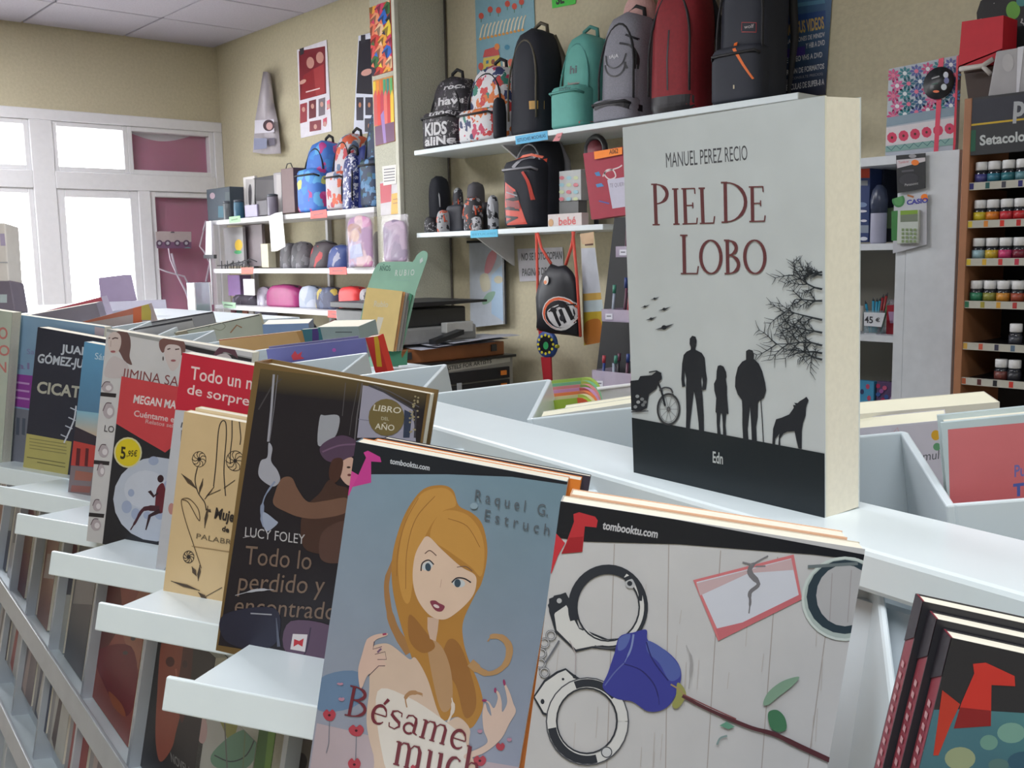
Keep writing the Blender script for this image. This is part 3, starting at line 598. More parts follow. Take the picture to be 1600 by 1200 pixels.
def small(name, label, cat, px, py, w, d, h, m, yf=2.9, top=0.6, trim=None, zs=z2, group=None, pw=2.8):
    c = onY(px, py, yf)*A3(1, 1, 0)+A3(0, 0, ZE+zs); r = thing(name, label, cat, c, group)
    b = MB().sack(c, A3(1, 0, 0), A3(0, 1, 0), A3(0, 0, 1), w, d, h, top=top, pw=pw); b.build('body', m, r)
    if trim: 
        MB().tube([c+A3(math.cos(q)*w*0.5, -d*0.30, h*0.45+math.sin(q)*h*0.42) for q in [math.pi*i/8 for i in range(9)]], 0.004, 6).build('trim', trim, r)
    return r, b
g_ = 'small football club goods on the short shelf'
small('sports_bag', 'tall narrow black bag with a red top at the left end of the short shelf', 'bag', 688, 358, 0.085, 0.10, 0.27, blackc, 2.97, trim=whc)
small('bottle_holder', 'round black and white ball pouch at the front left of the short shelf', 'pouch', 674, 358, 0.062, 0.06, 0.075, blob_mat('ball_cloth', (40, 40, 46), [(40, 40, 46), (170, 170, 175), (45, 45, 50)], 55, k=1.0), 2.87, top=0.4)
small('toiletry_bag', 'flat dark grey case with pale piping on the short shelf', 'case', 716, 357, 0.12, 0.06, 0.125, mat('slate_cloth', (44, 47, 56), 0.6, k=1.0), 2.90, top=0.8, trim=whc, pw=5)
small('pencil_case', 'white and black striped football pencil case left of the flat dark case', 'pencil case', 694, 358, 0.06, 0.06, 0.10, blob_mat('striped_club', (165, 168, 172), [(40, 40, 46), (165, 168, 172), (205, 85, 50), (160, 160, 165)], 40, k=1.0), 2.86, top=0.5, trim=org)
small('sports_bottle', 'dark drinking bottle with an orange lid behind the flat case', 'bottle', 716, 320, 0.045, 0.045, 0.21, blob_mat('bottle_club', (60, 60, 68), [(165, 168, 172), (50, 50, 56), (60, 60, 66)], 40, k=1.0), 3.0, top=0.7, trim=org)
small('shoe_bag', 'dark shoe-shaped pouch with an orange band in front of the short shelf label', 'pouch', 740, 357, 0.09, 0.07, 0.15, blob_mat('club_dark', (46, 44, 50), [(46, 44, 50), (160, 160, 168), (46, 44, 50), (200, 85, 50)], 36, k=1.0), 2.88, top=0.5, trim=org)
small('wallet', 'small grey and white round purse in front of the shoe pouch', 'purse', 745, 357, 0.05, 0.03, 0.06, blob_mat('club_pale', (170, 170, 175), [(170, 170, 175), (60, 60, 66)], 50, k=1.0), 2.84, top=0.4)
small('cap', 'black cap with grey brim behind the shoe pouch', 'cap', 744, 322, 0.07, 0.08, 0.23, mat('cap_grey', (84, 82, 88), 0.7, k=1.0), 3.02, top=0.75, trim=org)
small('sports_bottle', 'white and black bottle next to the football backpack', 'bottle', 771, 357, 0.045, 0.045, 0.15, blob_mat('bottle_club2', (170, 172, 178), [(170, 172, 178), (40, 40, 46)], 30, k=1.0), 2.88, top=0.6, trim=whc)
small('pencil_case', 'black pencil case with red end behind the white bottle', 'pencil case', 762, 345, 0.08, 0.08, 0.13, blob_mat('club_blk', (36, 34, 40), [(36, 34, 40), (150, 50, 40), (36, 34, 40)], 30, k=1.0), 2.98, top=0.6)
# boxes beside the football backpack
def carton(name, label, cat, q, Y, depth, col, prints=None, k=1.1, group=None):
    P4 = [onY(x, y, Y) for x, y in q]; x0, x1 = P4[3][0], P4[2][0]; z0 = min(P4[3][2], P4[2][2]); z1_ = max(P4[0][2], P4[1][2])
    r = thing(name, label, cat, ((x0+x1)/2, Y, z0), group)
    MB().box(x0, x1, Y, Y+depth, z0, z1_).build('box', mat('card_%02x%02x%02x' % tuple(col), col, 0.5, k=k), r, bevel=0.0015, seg=1)
    p = Print((x0, Y, z0), (1, 0, 0), (0, 0, 1), NB, x1-x0, z1_-z0, k=k, base=0.0005, step=0.0002)
    if prints: prints(p); p.build('print', r)
    return r
def pr1(p):
    for i in range(4):
        for j in range(3): p.ell(878+j*11, 278+i*11, 4, 3, [(200, 120, 130), (150, 190, 200), (190, 200, 160)][(i+j) % 3])
carton('sticker_box', 'stack of pale boxes with small pictures beside the football backpack, upper', 'box', [(873, 268), (908, 266), (908, 312), (874, 315)], 2.93, 0.06, (178, 182, 182), pr1)
MB().box(onY(875, 315, 2.94)[0], onY(905, 315, 2.94)[0], 2.935, 2.985, ZE+z2, onY(875, 314, 2.93)[2]-0.002).build('under_box', mat('card_grey', (120, 122, 122), 0.6, k=1.0), None, label=None)
ub = bpy.data.objects['under_box']; ub.name = 'display_block'; tag(ub, 'grey block carrying the pale picture boxes', 'block')
def pr2(p): p.text('bebé', (873, 352), (900, 350), (873, 340), (200, 100, 100), 0.02); p.ell(861, 348, 4, 6, (190, 150, 110))
carton('sticker_box', 'small white box with red lettering at the front of the short shelf', 'box', [(855, 338), (909, 332), (909, 356), (856, 358)], 2.86, 0.04, (200, 192, 190), pr2)
# dark red folder bag hanging at the right end of the short shelf, with orange tag
r, p = sheet('gift_bag', 'dark red paper bag with white scribble and blue leaves, hanging beside the standing novel', 'bag', [(911, 240), (978, 228), (984, 335), (924, 343)], NB, -2.84, (158, 34, 58), thick=0.05, k=1.0)
p.line([(942, 276), (948, 266), (958, 266), (962, 276), (952, 280), (945, 270), (966, 262), (972, 258)], 2, (215, 200, 200), True); p.poly([(929, 270), (936, 268), (939, 275), (932, 275)], (70, 130, 180)); p.poly([(931, 288), (940, 286), (944, 291), (933, 293)], (70, 130, 180)); p.line([(936, 314), (952, 318)], 2, (70, 90, 160))
p.poly([(949, 281), (980, 276), (984, 322), (957, 326)], (190, 188, 205)); p.text('TE QUIERO', (953, 293), (979, 290), (953, 287), (120, 110, 130)); p.build('scribble', r)
r, p = sheet('price_tag', 'orange price tag clipped on the red bag', 'tag', [(928, 237), (972, 230), (972, 241), (929, 249)], NB, -2.83, (235, 130, 30), k=1.1); p.text('A062', (952, 241), (966, 239), (952, 234), (90, 50, 20), 0.02); p.build('lettering', r)
c = onY(931, 234, 2.95); r = thing('wheel_toy', 'black rubber wheel behind the red bag', 'wheel', c-A3(0, 0, .04)); MB().tube([c+A3(math.cos(q)*0.05, 0, math.sin(q)*0.05) for q in [2*math.pi*i/20 for i in range(20)]], 0.012, 8, True).build('tyre', black_m, r); MB().lathe(c-A3(0, .01, 0), [(0.038, 0), (0.038, 0.02)], 16, (0, 1, 0)).build('hub', mat('hub_red', (120, 50, 60), .5, k=1.), r)
MB().tube([c+A3(0, 0, -0.05), A3(c[0], c[1], ZE+z2)], 0.01).build('peg', black_m, r)

# ================================================================== HANGING THINGS UNDER THE SHORT SHELF
r = thing('drawstring_bag', 'black drawstring bag with a football crest hanging from the short shelf on orange cords', 'bag', onY(875, 528, 2.80))
pts = [(861, 412), (849, 428), (841, 452), (839, 465), (841, 500), (840, 516), (862, 521), (890, 524), (908, 527), (905, 480), (901, 440), (894, 424), (884, 414), (872, 416)]
P3 = [onY(x, y, 2.80) for x, y in pts]; cc_ = sum(P3)/len(P3)
mb = MB(); n = len(P3); L = []
for s_, dy in ((1.0, 0.0), (0.9, -0.018), (0.6, -0.03), (0.25, -0.034)): L.append([cc_+(q-cc_)*s_+A3(0, dy, 0) for q in P3])
for s_, dy in ((0.9, 0.018), (0.5, 0.028)): L.insert(0, [cc_+(q-cc_)*s_+A3(0, dy, 0) for q in P3])
vs = [v for l in L for v in l]+[cc_+A3(0, -0.034, 0), cc_+A3(0, 0.028, 0)]; fs = []
for j in range(len(L)-1):
    for i in range(n): l = (i+1) % n; fs.append((j*n+i, j*n+l, (j+1)*n+l, (j+1)*n+i))
for i in range(n): l = (i+1) % n; fs.append(((len(L)-1)*n+i, (len(L)-1)*n+l, len(vs)-2)); fs.append((l, i, len(vs)-1))
mb.add(vs, fs, True); mb.build('body', mat('black_nylon', (24, 26, 34), 0.5, k=1.0), r)
cord = mat('orange_cord', (215, 85, 70), 0.6, k=1.0)
for path in ([(861, 412), (846, 388), (840, 364)], [(838, 364), (840, 440), (841, 516)], [(884, 414), (893, 385), (897, 362)], [(895, 362), (902, 440), (907, 526)]):
    MB().tube([onY(x, y, 2.80-0.006) for x, y in path], 0.006, 6).build('cord', cord, r)
bb = mb.bvh(); P = Print(cc_-A3(0.2, 0.033, 0.25), (1, 0, 0), (0, 0, 1), NB, 0.4, 0.5, k=1.0, base=0, step=0.0004); P.fine = .01
P.ell(873, 490, 26, 27, (205, 205, 205)); P.ell(873, 490, 24.5, 25.5, (215, 95, 55)); P.ell(874, 492, 22.5, 23.5, (205, 205, 205)); P.ell(873, 491, 21, 22, (26, 26, 32))
P.poly([(856, 486), (880, 474), (893, 480), (896, 492), (888, 508), (874, 512), (862, 506)], (200, 200, 202), True)
for i in range(3): P.poly([(864+i*9, 488-i*4), (869+i*9, 486-i*4), (876+i*9, 508-i*5), (872+i*9, 511-i*5)], (26, 26, 32))
P.line([(858, 487), (868, 481), (880, 476), (894, 476)], 2, (26, 26, 32)); P.ell(866, 484, 5, 4, (26, 26, 32)); P.ell(880, 477, 6, 4, (26, 26, 32)); P.ell(879, 497, 4, 5, (40, 40, 46)); P.ell(854, 438, 4, 7, (205, 200, 195)); P.ell(853, 441, 2.5, 3, (215, 120, 60))
P.build('crest', r, conform=bb, label='round orange and white crest')
# oversized wristwatch clock
r = thing('wall_watch', 'large blue toy wristwatch with yellow numerals and red strap hanging under the drawstring bag', 'watch', onY(855, 600, 2.95)); c = onY(853, 538, 2.93)
MB().lathe(c+A3(0, 0.02, 0), [(0.055, 0), (0.062, 0.008), (0.056, 0.022), (0.046, 0.026)], 24, (0, -1, 0)).build('case', mat('blue_case', (45, 80, 150), 0.4, k=1.0), r)
P = Print(c-A3(0.1, 0.008, 0.1), (1, 0, 0), (0, 0, 1), NB, 0.2, 0.2, k=1.0, step=0.0003); P.ell(853, 538, 11, 14, (25, 28, 34)); P.ell(853, 540, 4, 6, (50, 150, 90))
for i in range(12): q = 2*math.pi*i/12; P.ell(853+math.cos(q)*11.5, 538+math.sin(q)*14.5, 1.8, 2.2, (210, 200, 60))
P.build('dial', r)
red_s = mat('red_strap', (170, 38, 48), 0.5, k=1.0)
MB().prism([onY(x, y, 2.93) for x, y in [(845, 558), (860, 558), (862, 605), (850, 605)]], (0, 0.008, 0)).build('strap', red_s, r); MB().prism([onY(x, y, 2.93) for x, y in [(840, 508), (862, 510), (860, 524), (842, 524)]], (0, 0.008, 0)).build('upper_strap', red_s, r); MB().lathe(c+A3(0.062, 0, -0.005), [(0.008, 0), (0.008, 0.014)], 10, (1, 0, 0)).build('crown', mat('crown', (190, 190, 60), .4, k=1.), r)
r, p = sheet('hanging_calendar', 'tall white and yellow calendar hanging beside the drawstring bag', 'calendar', [(907, 366), (928, 362), (945, 534), (912, 540)], NB, -2.84, (200, 190, 150), k=1.0)
p.poly([(908, 388), (930, 387), (939, 458), (911, 459)], (192, 198, 208)); p.poly([(911, 459), (939, 457), (940, 468), (912, 470)], (200, 165, 90)); p.poly([(912, 470), (941, 468), (943, 486), (912, 488)], (185, 200, 205)); p.poly([(912, 488), (943, 486), (945, 534), (913, 540)], (190, 165, 60)); p.poly([(914, 505), (938, 500), (938, 534), (915, 538)], (175, 110, 50), True); p.line([(914, 382), (927, 381)], 4, (90, 60, 50)); p.poly([(906, 366), (928, 362), (928, 380), (910, 382)], (205, 175, 140)); p.build('print', r)

# ================================================================== PEN STAND BESIDE THE NOVEL
acr = clear_mat('acrylic_tray', (215, 205, 225), 0.45, 0.15)
YR = 2.55
r = thing('pen_stand', 'dark sloping pen stand with acrylic trays behind the standing novel', 'stand', onY(960, 640, YR)*A3(1, 1, 0))
a0, a1 = onY(960, 340, YR), onY(925, 640, YR)
MB().prism([a0, a1, a1+A3(0.62, 0, 0), a0+A3(0.5, 0, 0)], (0, 0.03, 0)).build('back_panel', black_m, r)
MB().prism([a1, a1*A3(1, 1, 0), a1*A3(1, 1, 0)+A3(0.62, 0, 0), a1+A3(0.62, 0, 0)], (0, 0.03, 0)).build('foot_panel', black_m, r)
rnd = random.Random(3)
for ti, (x0, yt, yb) in enumerate([(962, 385, 402), (940, 483, 502), (925, 578, 607)]):
    L = onY(x0, yb, YR-0.12); T = onY(x0, yt, YR-0.12); h = T[2]-L[2]; W = 0.45
    MB().obox(L, (W, 0, 0), (0, 0.12, 0), (0, 0, 0.006)).obox(L, (W, 0, 0), (0, 0.004, 0), (0, 0, h)).obox(L, (0.004, 0, 0), (0, 0.12, 0), (0, 0, h)).build('tray', acr, r)
    pp = Print(L-A3(0, 0.001, 0), (1, 0, 0), (0, 0, 1), NB, W, h, k=1.0); pp.poly([(x0+6, yb-12), (x0+17, yb-12), (x0+17, yb-3), (x0+6, yb-3)], (205, 205, 215)); pp.line([(x0+8, yb-8), (x0+15, yb-8)], 2, (110, 110, 120)); pp.build('price_label', r)
    pens = [(90, 50, 70), (150, 160, 175), (40, 60, 120), (60, 130, 110), (170, 60, 70), (40, 40, 46), (180, 175, 185)]
    pn = ['plum', 'grey-blue', 'navy', 'green', 'red', 'black', 'silver']
    for i in range(14):
        cpos = L+A3(0.02+i*0.026+rnd.uniform(-.004, .004), 0.03+0.05*(i % 2), 0.008); q = pens[(i*3+ti) % 7]; hh = rnd.uniform(0.10, 0.14)
        o = thing('pen', pn[(i*3+ti) % 7]+' pen, %s from the left in the %s acrylic tray' % ('first second third fourth fifth sixth seventh eighth ninth tenth eleventh twelfth thirteenth fourteenth'.split()[i], ['upper', 'middle', 'lower'][ti]), 'pen', cpos, 'pens in the acrylic trays')
        MB().tube([cpos, cpos+A3(rnd.uniform(-.01, .01), 0.01, hh*0.75)], 0.005, 6).build('barrel', mat('pen_%d' % ((i*3+ti) % 7), q, 0.4, k=1.0), o)
        MB().tube([cpos+A3(0, 0.01, hh*0.75), cpos+A3(0, 0.012, hh)], 0.0062, 6).build('cap', mat('pen_%d' % ((i*3+ti+2) % 7), pens[(i*3+ti+2) % 7], 0.4, k=1.0), o)

# ================================================================== PASTEL DRAWERS, PRINTER, PAPERS
XF = -3.35
def fX(px, py, X=XF): return onX(px, py, X)
Cr = fX(801, 553); zt_ = Cr[2]; yr = Cr[1]; yl = yr-0.95
r = thing('drawer_cabinet', 'black drawer cabinet labelled soft pastels for artists under the printer', 'cabinet', (XF-0.25, (yl+yr)/2, 0))
MB().box(XF-0.45, XF, yl, yr, 0, zt_-0.012).build('carcass', mat('cabinet_grey', (150, 150, 145), 0.5, k=1.0), r, bevel=0.003)
MB().box(XF-0.47, XF+0.015, yl-0.01, yr+0.01, zt_-0.012, zt_).build('top', black_m, r, bevel=0.002)
p = Print((XF, yl, zt_-0.2), (0, 1, 0), (0, 0, 1), (1, 0, 0), yr-yl-0.01, 0.19, k=1.0)
p.poly([(700, 571), (797, 557), (797, 565), (702, 581)], (195, 195, 188)); p.text('SOFT PASTELS FOR ARTISTS', (672, 583), (768, 567), (672, 577), (60, 60, 60), 0.02); p.build('lettering', r)
for k_ in range(4):
    zb = zt_-0.045-0.058*(k_+1)
    o = MB().box(XF, XF+0.012, yl+0.02, yr-0.03, zb, zb+0.05).build('drawer', mat('black_drawer', (30, 33, 42), 0.35, k=1.0), r, bevel=0.002)
    MB().box(XF+0.012, XF+0.02, yr-0.085, yr-0.055, zb+0.015, zb+0.035).build('orange_tab', mat('orange_tab', (225, 130, 50), 0.5, k=1.0), o)
MB().box(XF+0.0121, XF+0.016, fX(711, 600)[1], fX(718, 600)[1], zt_-0.16, zt_-0.10).build('price_ticket', mat('ticket', (180, 185, 190), 0.5, k=1.0), r)
# wooden case on top
W0, W1 = fX(788, 548, XF-0.02), fX(788, 535, XF-0.02)
r = thing('wooden_case', 'brown wooden paint case lying on the drawer cabinet', 'case', (XF-0.2, W0[1]-0.3, zt_))
MB().box(XF-0.24, XF-0.02, W0[1]-0.72, W0[1], zt_, zt_+0.06).build('body', mat('brown_wood', (158, 100, 62), 0.5, k=1.0, var=0.15, scale=8), r, bevel=0.004)
MB().box(XF-0.02, XF-0.013, W0[1]-0.08, W0[1]-0.05, zt_+0.02, zt_+0.05).build('clasp', dark_m, r); MB().box(XF-0.02, XF-0.013, W0[1]-0.55, W0[1]-0.52, zt_+0.02, zt_+0.05).build('clasp', dark_m, r)
# loose papers
rnd = random.Random(8); pm_ = mat('office_paper', (205, 208, 220), 0.7, k=1.0)
for i, lb in enumerate(['lowest loose white sheet on the wooden case', 'middle loose white sheet under the printer', 'uppermost loose white sheet, its corner curling over the case']):
    base = A3(XF-0.22+0.02*i, W0[1]-0.50+0.06*i, zt_+0.064+0.010*i); a_ = math.radians(6*i-5)
    r = thing('paper_sheet', lb, 'paper', base); vs = []
    for u_ in range(5):
        for v_ in range(5):
            x, y = u_/4*0.26-0.0, v_/4*0.40; vs.append(base+A3(x*math.cos(a_)-y*math.sin(a_)*0.3, y+x*math.sin(a_)*0.4, 0.004*math.sin(u_*1.3+v_)+0.003*(v_ == 4)))
    MB().add(vs, [(u_*5+v_, u_*5+5+v_, u_*5+6+v_, u_*5+1+v_) for u_ in range(4) for v_ in range(4)], True).build('sheet', pm_, r)
# printer
zb = fX(700, 532, XF-0.05)[2]-0.005; y0p, y1p = fX(640, 520)[1]-0.10, fX(756, 520)[1]
r = thing('printer', 'grey and black flatbed printer with its lid ajar above the wooden case', 'printer', (XF-0.25, (y0p+y1p)/2, zb))
pg = mat('printer_grey', (150, 152, 152), 0.4, k=1.0)
MB().box(XF-0.45, XF-0.05, y0p, y1p, zb, zb+0.07).build('body', pg, r, bevel=0.01)
MB().box(XF-0.44, XF-0.06, y0p+0.02, y1p-0.05, zb+0.07, zb+0.15).build('scanner_bed', mat('printer_dark', (52, 54, 56), 0.35, k=1.0), r, bevel=0.008)
MB().prism([(XF-0.03, y0p, zb+0.155), (XF-0.03, y1p+0.05, zb+0.165), (XF-0.03, y1p+0.05, zb+0.175), (XF-0.03, y0p, zb+0.18)], (-0.42, 0, 0.0)).build('lid', black_m, r, bevel=0.003)
MB().box(XF-0.05, XF-0.01, fX(700, 510)[1], fX(742, 510)[1], zb+0.04, zb+0.085).build('control_panel', mat('panel_pale', (190, 192, 190), 0.4, k=1.0), r, bevel=0.004)
MB().prism([(XF-0.01, fX(672, 520)[1], zb+0.0), (XF-0.01, fX(716, 515)[1], zb+0.035), (XF-0.01, fX(716, 515)[1], zb+0.055), (XF-0.01, fX(672, 520)[1], zb+0.02)], (0.05, 0, 0)).build('paper_tray', black_m, r)
MB().box(XF-0.42, XF-0.26, y0p+0.05, y1p-0.1, zb-0.04, zb).build('feet', dark_m, r)
# grey computer box under the printer
r = thing('computer_case', 'grey computer case carrying the printer, behind the wooden case', 'computer', (XF-0.35, (y0p+yr)/2, zt_))
MB().box(XF-0.45, XF-0.25, y0p, yr-0.01, zt_, zb-0.052).build('case', mat('case_grey', (128, 128, 128), 0.5, k=1.0), r, bevel=0.004)
MB().box(XF-0.455, XF-0.245, y0p-.005, yr-.005, zb-0.052, zb-.041).build('lid', dark_m, r)
for i in range(4): MB().box(XF-0.25, XF-0.247, yr-0.2, yr-0.06, zt_+0.03+i*0.02, zt_+0.036+i*0.02).build('vent_slot', dark_m, r)

# ================================================================== GOODS ON THE LEFT SHELVES
YL = 2.86
def lbox(name, label, cat, x0, y0, x1, y1, depth, col, Y=YL, prints=None, k=1.1, rough=0.5, group=None):
    return carton(name, label, cat, [(x0, y0), (x1, y0), (x1, y1), (x0, y1)], Y, depth, col, prints, k, group)
lbox('gift_box', 'dark teal boxed set at the window end of the upper shelf', 'box', 325, 296, 361, 342, 0.1, (62, 72, 82), prints=lambda p: (p.ell(332, 306, 4, 5, (160, 140, 150)), p.poly([(341, 322), (350, 322), (350, 340), (341, 340)], (70, 110, 125)), p.poly([(352, 300), (360, 300), (360, 338), (352, 338)], (80, 90, 95))))
def tin(label, px, py, r_, h, col, Y=YL, cap=None, zs=LS[0], name='mug', cat='mug'):
    c = onY(px, py, Y)*A3(1, 1, 0)+A3(0, 0, ZE+zs); o = thing(name, label, cat, c)
    MB().lathe(c, [(r_*.96, 0), (r_, .006), (r_, h-.006), (r_*.94, h)], 16).build('body', mat('tin_%02x%02x%02x' % tuple(col), col, 0.35, k=1.0), o)
    MB().lathe(c+A3(0, 0, h), [(r_*.97, 0), (r_*.97, .012), (r_*.5, .016)], 16).build('lid', mat('tin_lid', (70, 75, 85), .35, k=1.0), o); return o
tin('grey cylindrical tin on the upper shelf beside the teal box', 357, 338, 0.03, 0.10, (95, 100, 105)); tin('blue cylindrical tin on the upper shelf, in front of the dark frame', 374, 337, 0.032, 0.10, (55, 100, 125)); tin('silver cylindrical tin on the upper shelf, beside the brown bag', 427, 334, 0.032, 0.11, (125, 120, 135))
def frame(label, x0, y0, x1, y1, col, inner, Y=2.95, fig=None):
    def pr(p):
        p.poly([(x0+2, y0+3), (x1-2, y0+3), (x1-2, y1-3), (x0+2, y1-3)], inner)
        if fig: p.poly([(q[0]*(x1-x0)+x0, q[1]*(y1-y0)+y0) for q in fig], (70, 66, 70), True)
    return lbox('picture_frame', label, 'picture frame', x0, y0, x1, y1, 0.018, col, Y, pr)
frame('black picture frame behind the blue tin', 362, 296, 383, 336, (48, 48, 56), (70, 70, 78))
frame('white picture frame showing a standing figure', 382, 277, 400, 322, (215, 212, 210), (175, 172, 172), fig=[(.4, .3), (.55, .25), (.65, .5), (.6, .95), (.4, .95), (.35, .5)])
frame('black picture frame with bright reflection, tallest of the upper shelf', 398, 278, 430, 332, (50, 48, 52), (78, 74, 76)); frame('pale grey narrow picture frame beside the brown paper bag', 430, 270, 442, 335, (150, 145, 148), (170, 165, 165), Y=2.92)
lbox('small_box', 'small lilac box on the upper shelf below the white frame', 'box', 383, 321, 402, 338, 0.05, (165, 160, 185), 2.85); lbox('small_box', 'small dark grey box on the upper shelf between lilac box and silver tin', 'box', 402, 314, 418, 336, 0.05, (88, 84, 90), 2.86)
r = lbox('paper_bag', 'brown paper bag standing left of the polka-dot backpack', 'bag', 442, 264, 461, 332, 0.14, (108, 84, 84), 2.87); c = onY(452, 264, 2.9); MB().tube([c+A3(-.04, 0, 0), c+A3(-.02, 0, .03), c+A3(.02, 0, .03), c+A3(.04, 0, 0)], .003).build('handle', dark_m, r)
polka = blob_mat('polka_cloth', (60, 110, 190), [(175, 60, 130), (60, 130, 200), (190, 200, 110), (70, 120, 195), (190, 90, 150), (90, 160, 210)], 15, k=1.15, size=0.5)
backpack('bright blue backpack with magenta and yellow dots', 461, 496, 330, 0.40, 0.17, polka, LS[0], (0.6, 0.04), group='backpacks on the upper left shelf', straps=False)
fl2 = blob_mat('floral_cloth_small', (185, 180, 185), [(200, 90, 60), (185, 180, 190), (90, 110, 140), (180, 60, 70), (190, 185, 190)], 24, k=1.1, size=0.6)
backpack('white backpack with red and blue floral pattern on the upper left shelf', 506, 536, 328, 0.41, 0.17, fl2, LS[0], (0.5, 0.04), group='backpacks on the upper left shelf', straps=False)
silv = blob_mat('sequin_cloth', (40, 50, 110), [(205, 205, 215), (40, 50, 115), (60, 70, 130), (190, 190, 205)], 50, k=1.1, rough=.3)
backpack('small shiny blue and silver backpack in front of the floral one', 531, 549, 326, 0.29, 0.08, silv, LS[0], None, group='backpacks on the upper left shelf', straps=False, yfront=2.84)
bluec = mat('navy_cloth', (38, 52, 120), 0.6, k=1.1, var=.15, scale=10); backpack('plain navy backpack between the floral and the tall one', 548, 566, 326, 0.33, 0.13, bluec, LS[0], None, group='backpacks on the upper left shelf', straps=False, yfront=2.88)
galaxy = blob_mat('galaxy_cloth', (34, 50, 78), [(34, 50, 80), (60, 110, 150), (40, 66, 70), (28, 40, 66), (90, 130, 170)], 26, k=1.1, size=0.6)
backpack('tall dark blue camouflage backpack next to the pillar', 560, 588, 325, 0.50, 0.14, galaxy, LS[0], (0.5, 0.03), group='backpacks on the upper left shelf', straps=False, yfront=2.87)
# middle shelf
film_m = clear_mat('clear_wrap', (225, 215, 230), 0.16, 0.06)
def bagged(label, x0, y0, x1, y1, m, Y=2.80, d=0.03, name='wrapped_toy', cat='toy', prints=None):
    P4 = [onY(x, y, Y) for x, y in [(x0, y0), (x1, y0), (x1, y1), (x0, y1)]]; cx = (P4[0][0]+P4[1][0])/2; z0 = P4[3][2]; H = P4[0][2]-z0; W = P4[1][0]-P4[0][0]
    r = thing(name, label, cat, (cx, Y+d/2, z0))
    b = MB().sack((cx, Y+d/2, z0+0.01), (1, 0, 0), (0, 1, 0), (0, 0, 1), W*0.86, d*0.7, H*0.86, top=0.75, pw=3.5); b.build('contents', m, r)
    mb = MB(); rn = random.Random(int(x0)); nx, nz = 6, 8; vs = []
    for sgn in (-1, 1):
        for j in range(nz+1):
            for i in range(nx+1):
                e = math.sin(math.pi*i/nx)*math.sin(math.pi*min(1, j/nz*1.15))**.5 if j < nz else 0
                vs.append((cx-W/2+W*i/nx, Y+d/2+sgn*(0.0015+max(0, e)*d*0.6+rn.uniform(0, .004)), z0+H*j/nz))
    fs = []; S = (nx+1)*(nz+1)
    for j in range(nz):
        for i in range(nx):
            a = j*(nx+1)+i; q = (a, a+1, a+nx+2, a+nx+1); fs += [q, tuple(S+t for t in q[::-1])]
    mb.add(vs, fs, False); mb.build('clear_wrap', film_m, r, label='crinkled clear wrap')
    if prints:
        p = Print((cx-W/2, Y-0.002, z0), (1, 0, 0), (0, 0, 1), NB, W, H, k=1.0, step=0.0003); p.fine = .012; prints(p); p.build('print', r, conform=b.bvh())
    return r
pinkm = blob_mat('pink_set', (170, 135, 160), [(185, 120, 160), (165, 150, 180), (200, 170, 175), (150, 110, 150)], 14, k=1.1, size=.7)
bagged('pink doll dressing-up set in a clear hanging bag on the middle shelf', 536, 328, 579, 420, pinkm, prints=lambda p: (p.ell(553, 368, 7, 10, (190, 150, 125)), p.poly([(541, 360), (546, 350), (560, 352), (563, 366), (556, 358), (548, 360), (546, 380)], (150, 90, 70), True), p.poly([(545, 385), (562, 380), (566, 400), (545, 405)], (140, 150, 190))))
bagged('lilac costume in a clear hanging bag in front of the pillar', 592, 337, 633, 412, blob_mat('lilac_set', (150, 130, 155), [(160, 140, 165), (130, 115, 140), (170, 150, 170)], 14, k=1.1, size=.7), Y=2.78)
r = thing('price_paper', 'white folded paper hanging from the upper shelf edge', 'paper', onY(435, 392, 2.815)); P4 = [onY(x, y, 2.815+dy) for x, y, dy in [(420, 338, 0), (430, 333, -.01), (441, 331, 0), (446, 385, 0), (434, 392, -.02), (424, 393, 0)]]
MB().add(P4, [(0, 5, 4, 1), (1, 4, 3, 2)]).build('sheet', mat('paper_bright', (225, 225, 228), .4, k=1.3), r)
def pouch(label, x0, y0, x1, y1, m, Y=2.90, d=0.10, zs=LS[1], name='pencil_case', top=0.5, tilt=0, group=None, pw=2.6):
    P4 = [onY(x, y, Y) for x, y in [(x0, y0), (x1, y0), (x1, y1), (x0, y1)]]; cx = (P4[0][0]+P4[1][0])/2; H = P4[0][2]-(ZE+zs); W = P4[1][0]-P4[0][0]; c = A3(cx, Y+d/2, ZE+zs)
    r = thing(name, label, 'pencil case', c, group); b = MB().sack(c, nrm(A3(1, 0, tilt*.0)), A3(0, 1, 0), nrm(A3(tilt, 0, 1)), W, d, H, top=top, pw=pw); b.build('body', m, r)
    MB().tube([c+A3(-W*.4+tilt*H*.8, -d*.1, H*.9), c+A3(tilt*H*.9, -d*.12, H*.985), c+A3(W*.4+tilt*H*.8, -d*.1, H*.9)], 0.004, 6).build('zip', dark_m, r); return r
grey_b = blob_mat('grey_mix', (96, 92, 98), [(120, 118, 124), (80, 78, 84), (150, 148, 155), (90, 88, 92)], 20, k=1.0, size=.6)
pouch('grey patterned pencil case on the middle shelf, behind the hanging paper', 430, 380, 452, 417, grey_b, tilt=.1); pouch('large grey and black pencil case at the centre of the middle shelf', 448, 378, 474, 417, grey_b, top=.4)
pouch('black pencil case with a red stripe, slumped on the middle shelf', 474, 376, 507, 417, blob_mat('redblack', (60, 52, 58), [(60, 52, 58), (175, 50, 55), (60, 52, 58)], 12, k=1.05, size=.7), tilt=.35)
pouch('blue pencil case with a yellow badge beside the pink doll set', 503, 382, 535, 417, blob_mat('bluecase', (40, 60, 120), [(40, 60, 120), (45, 66, 130), (150, 150, 170), (42, 60, 122)], 12, k=1.05, size=.6), tilt=.3)
pouch('dark olive pencil case behind the pink doll set', 575, 360, 596, 420, mat('olive_cloth', (92, 86, 80), .8, k=1.), Y=2.95)
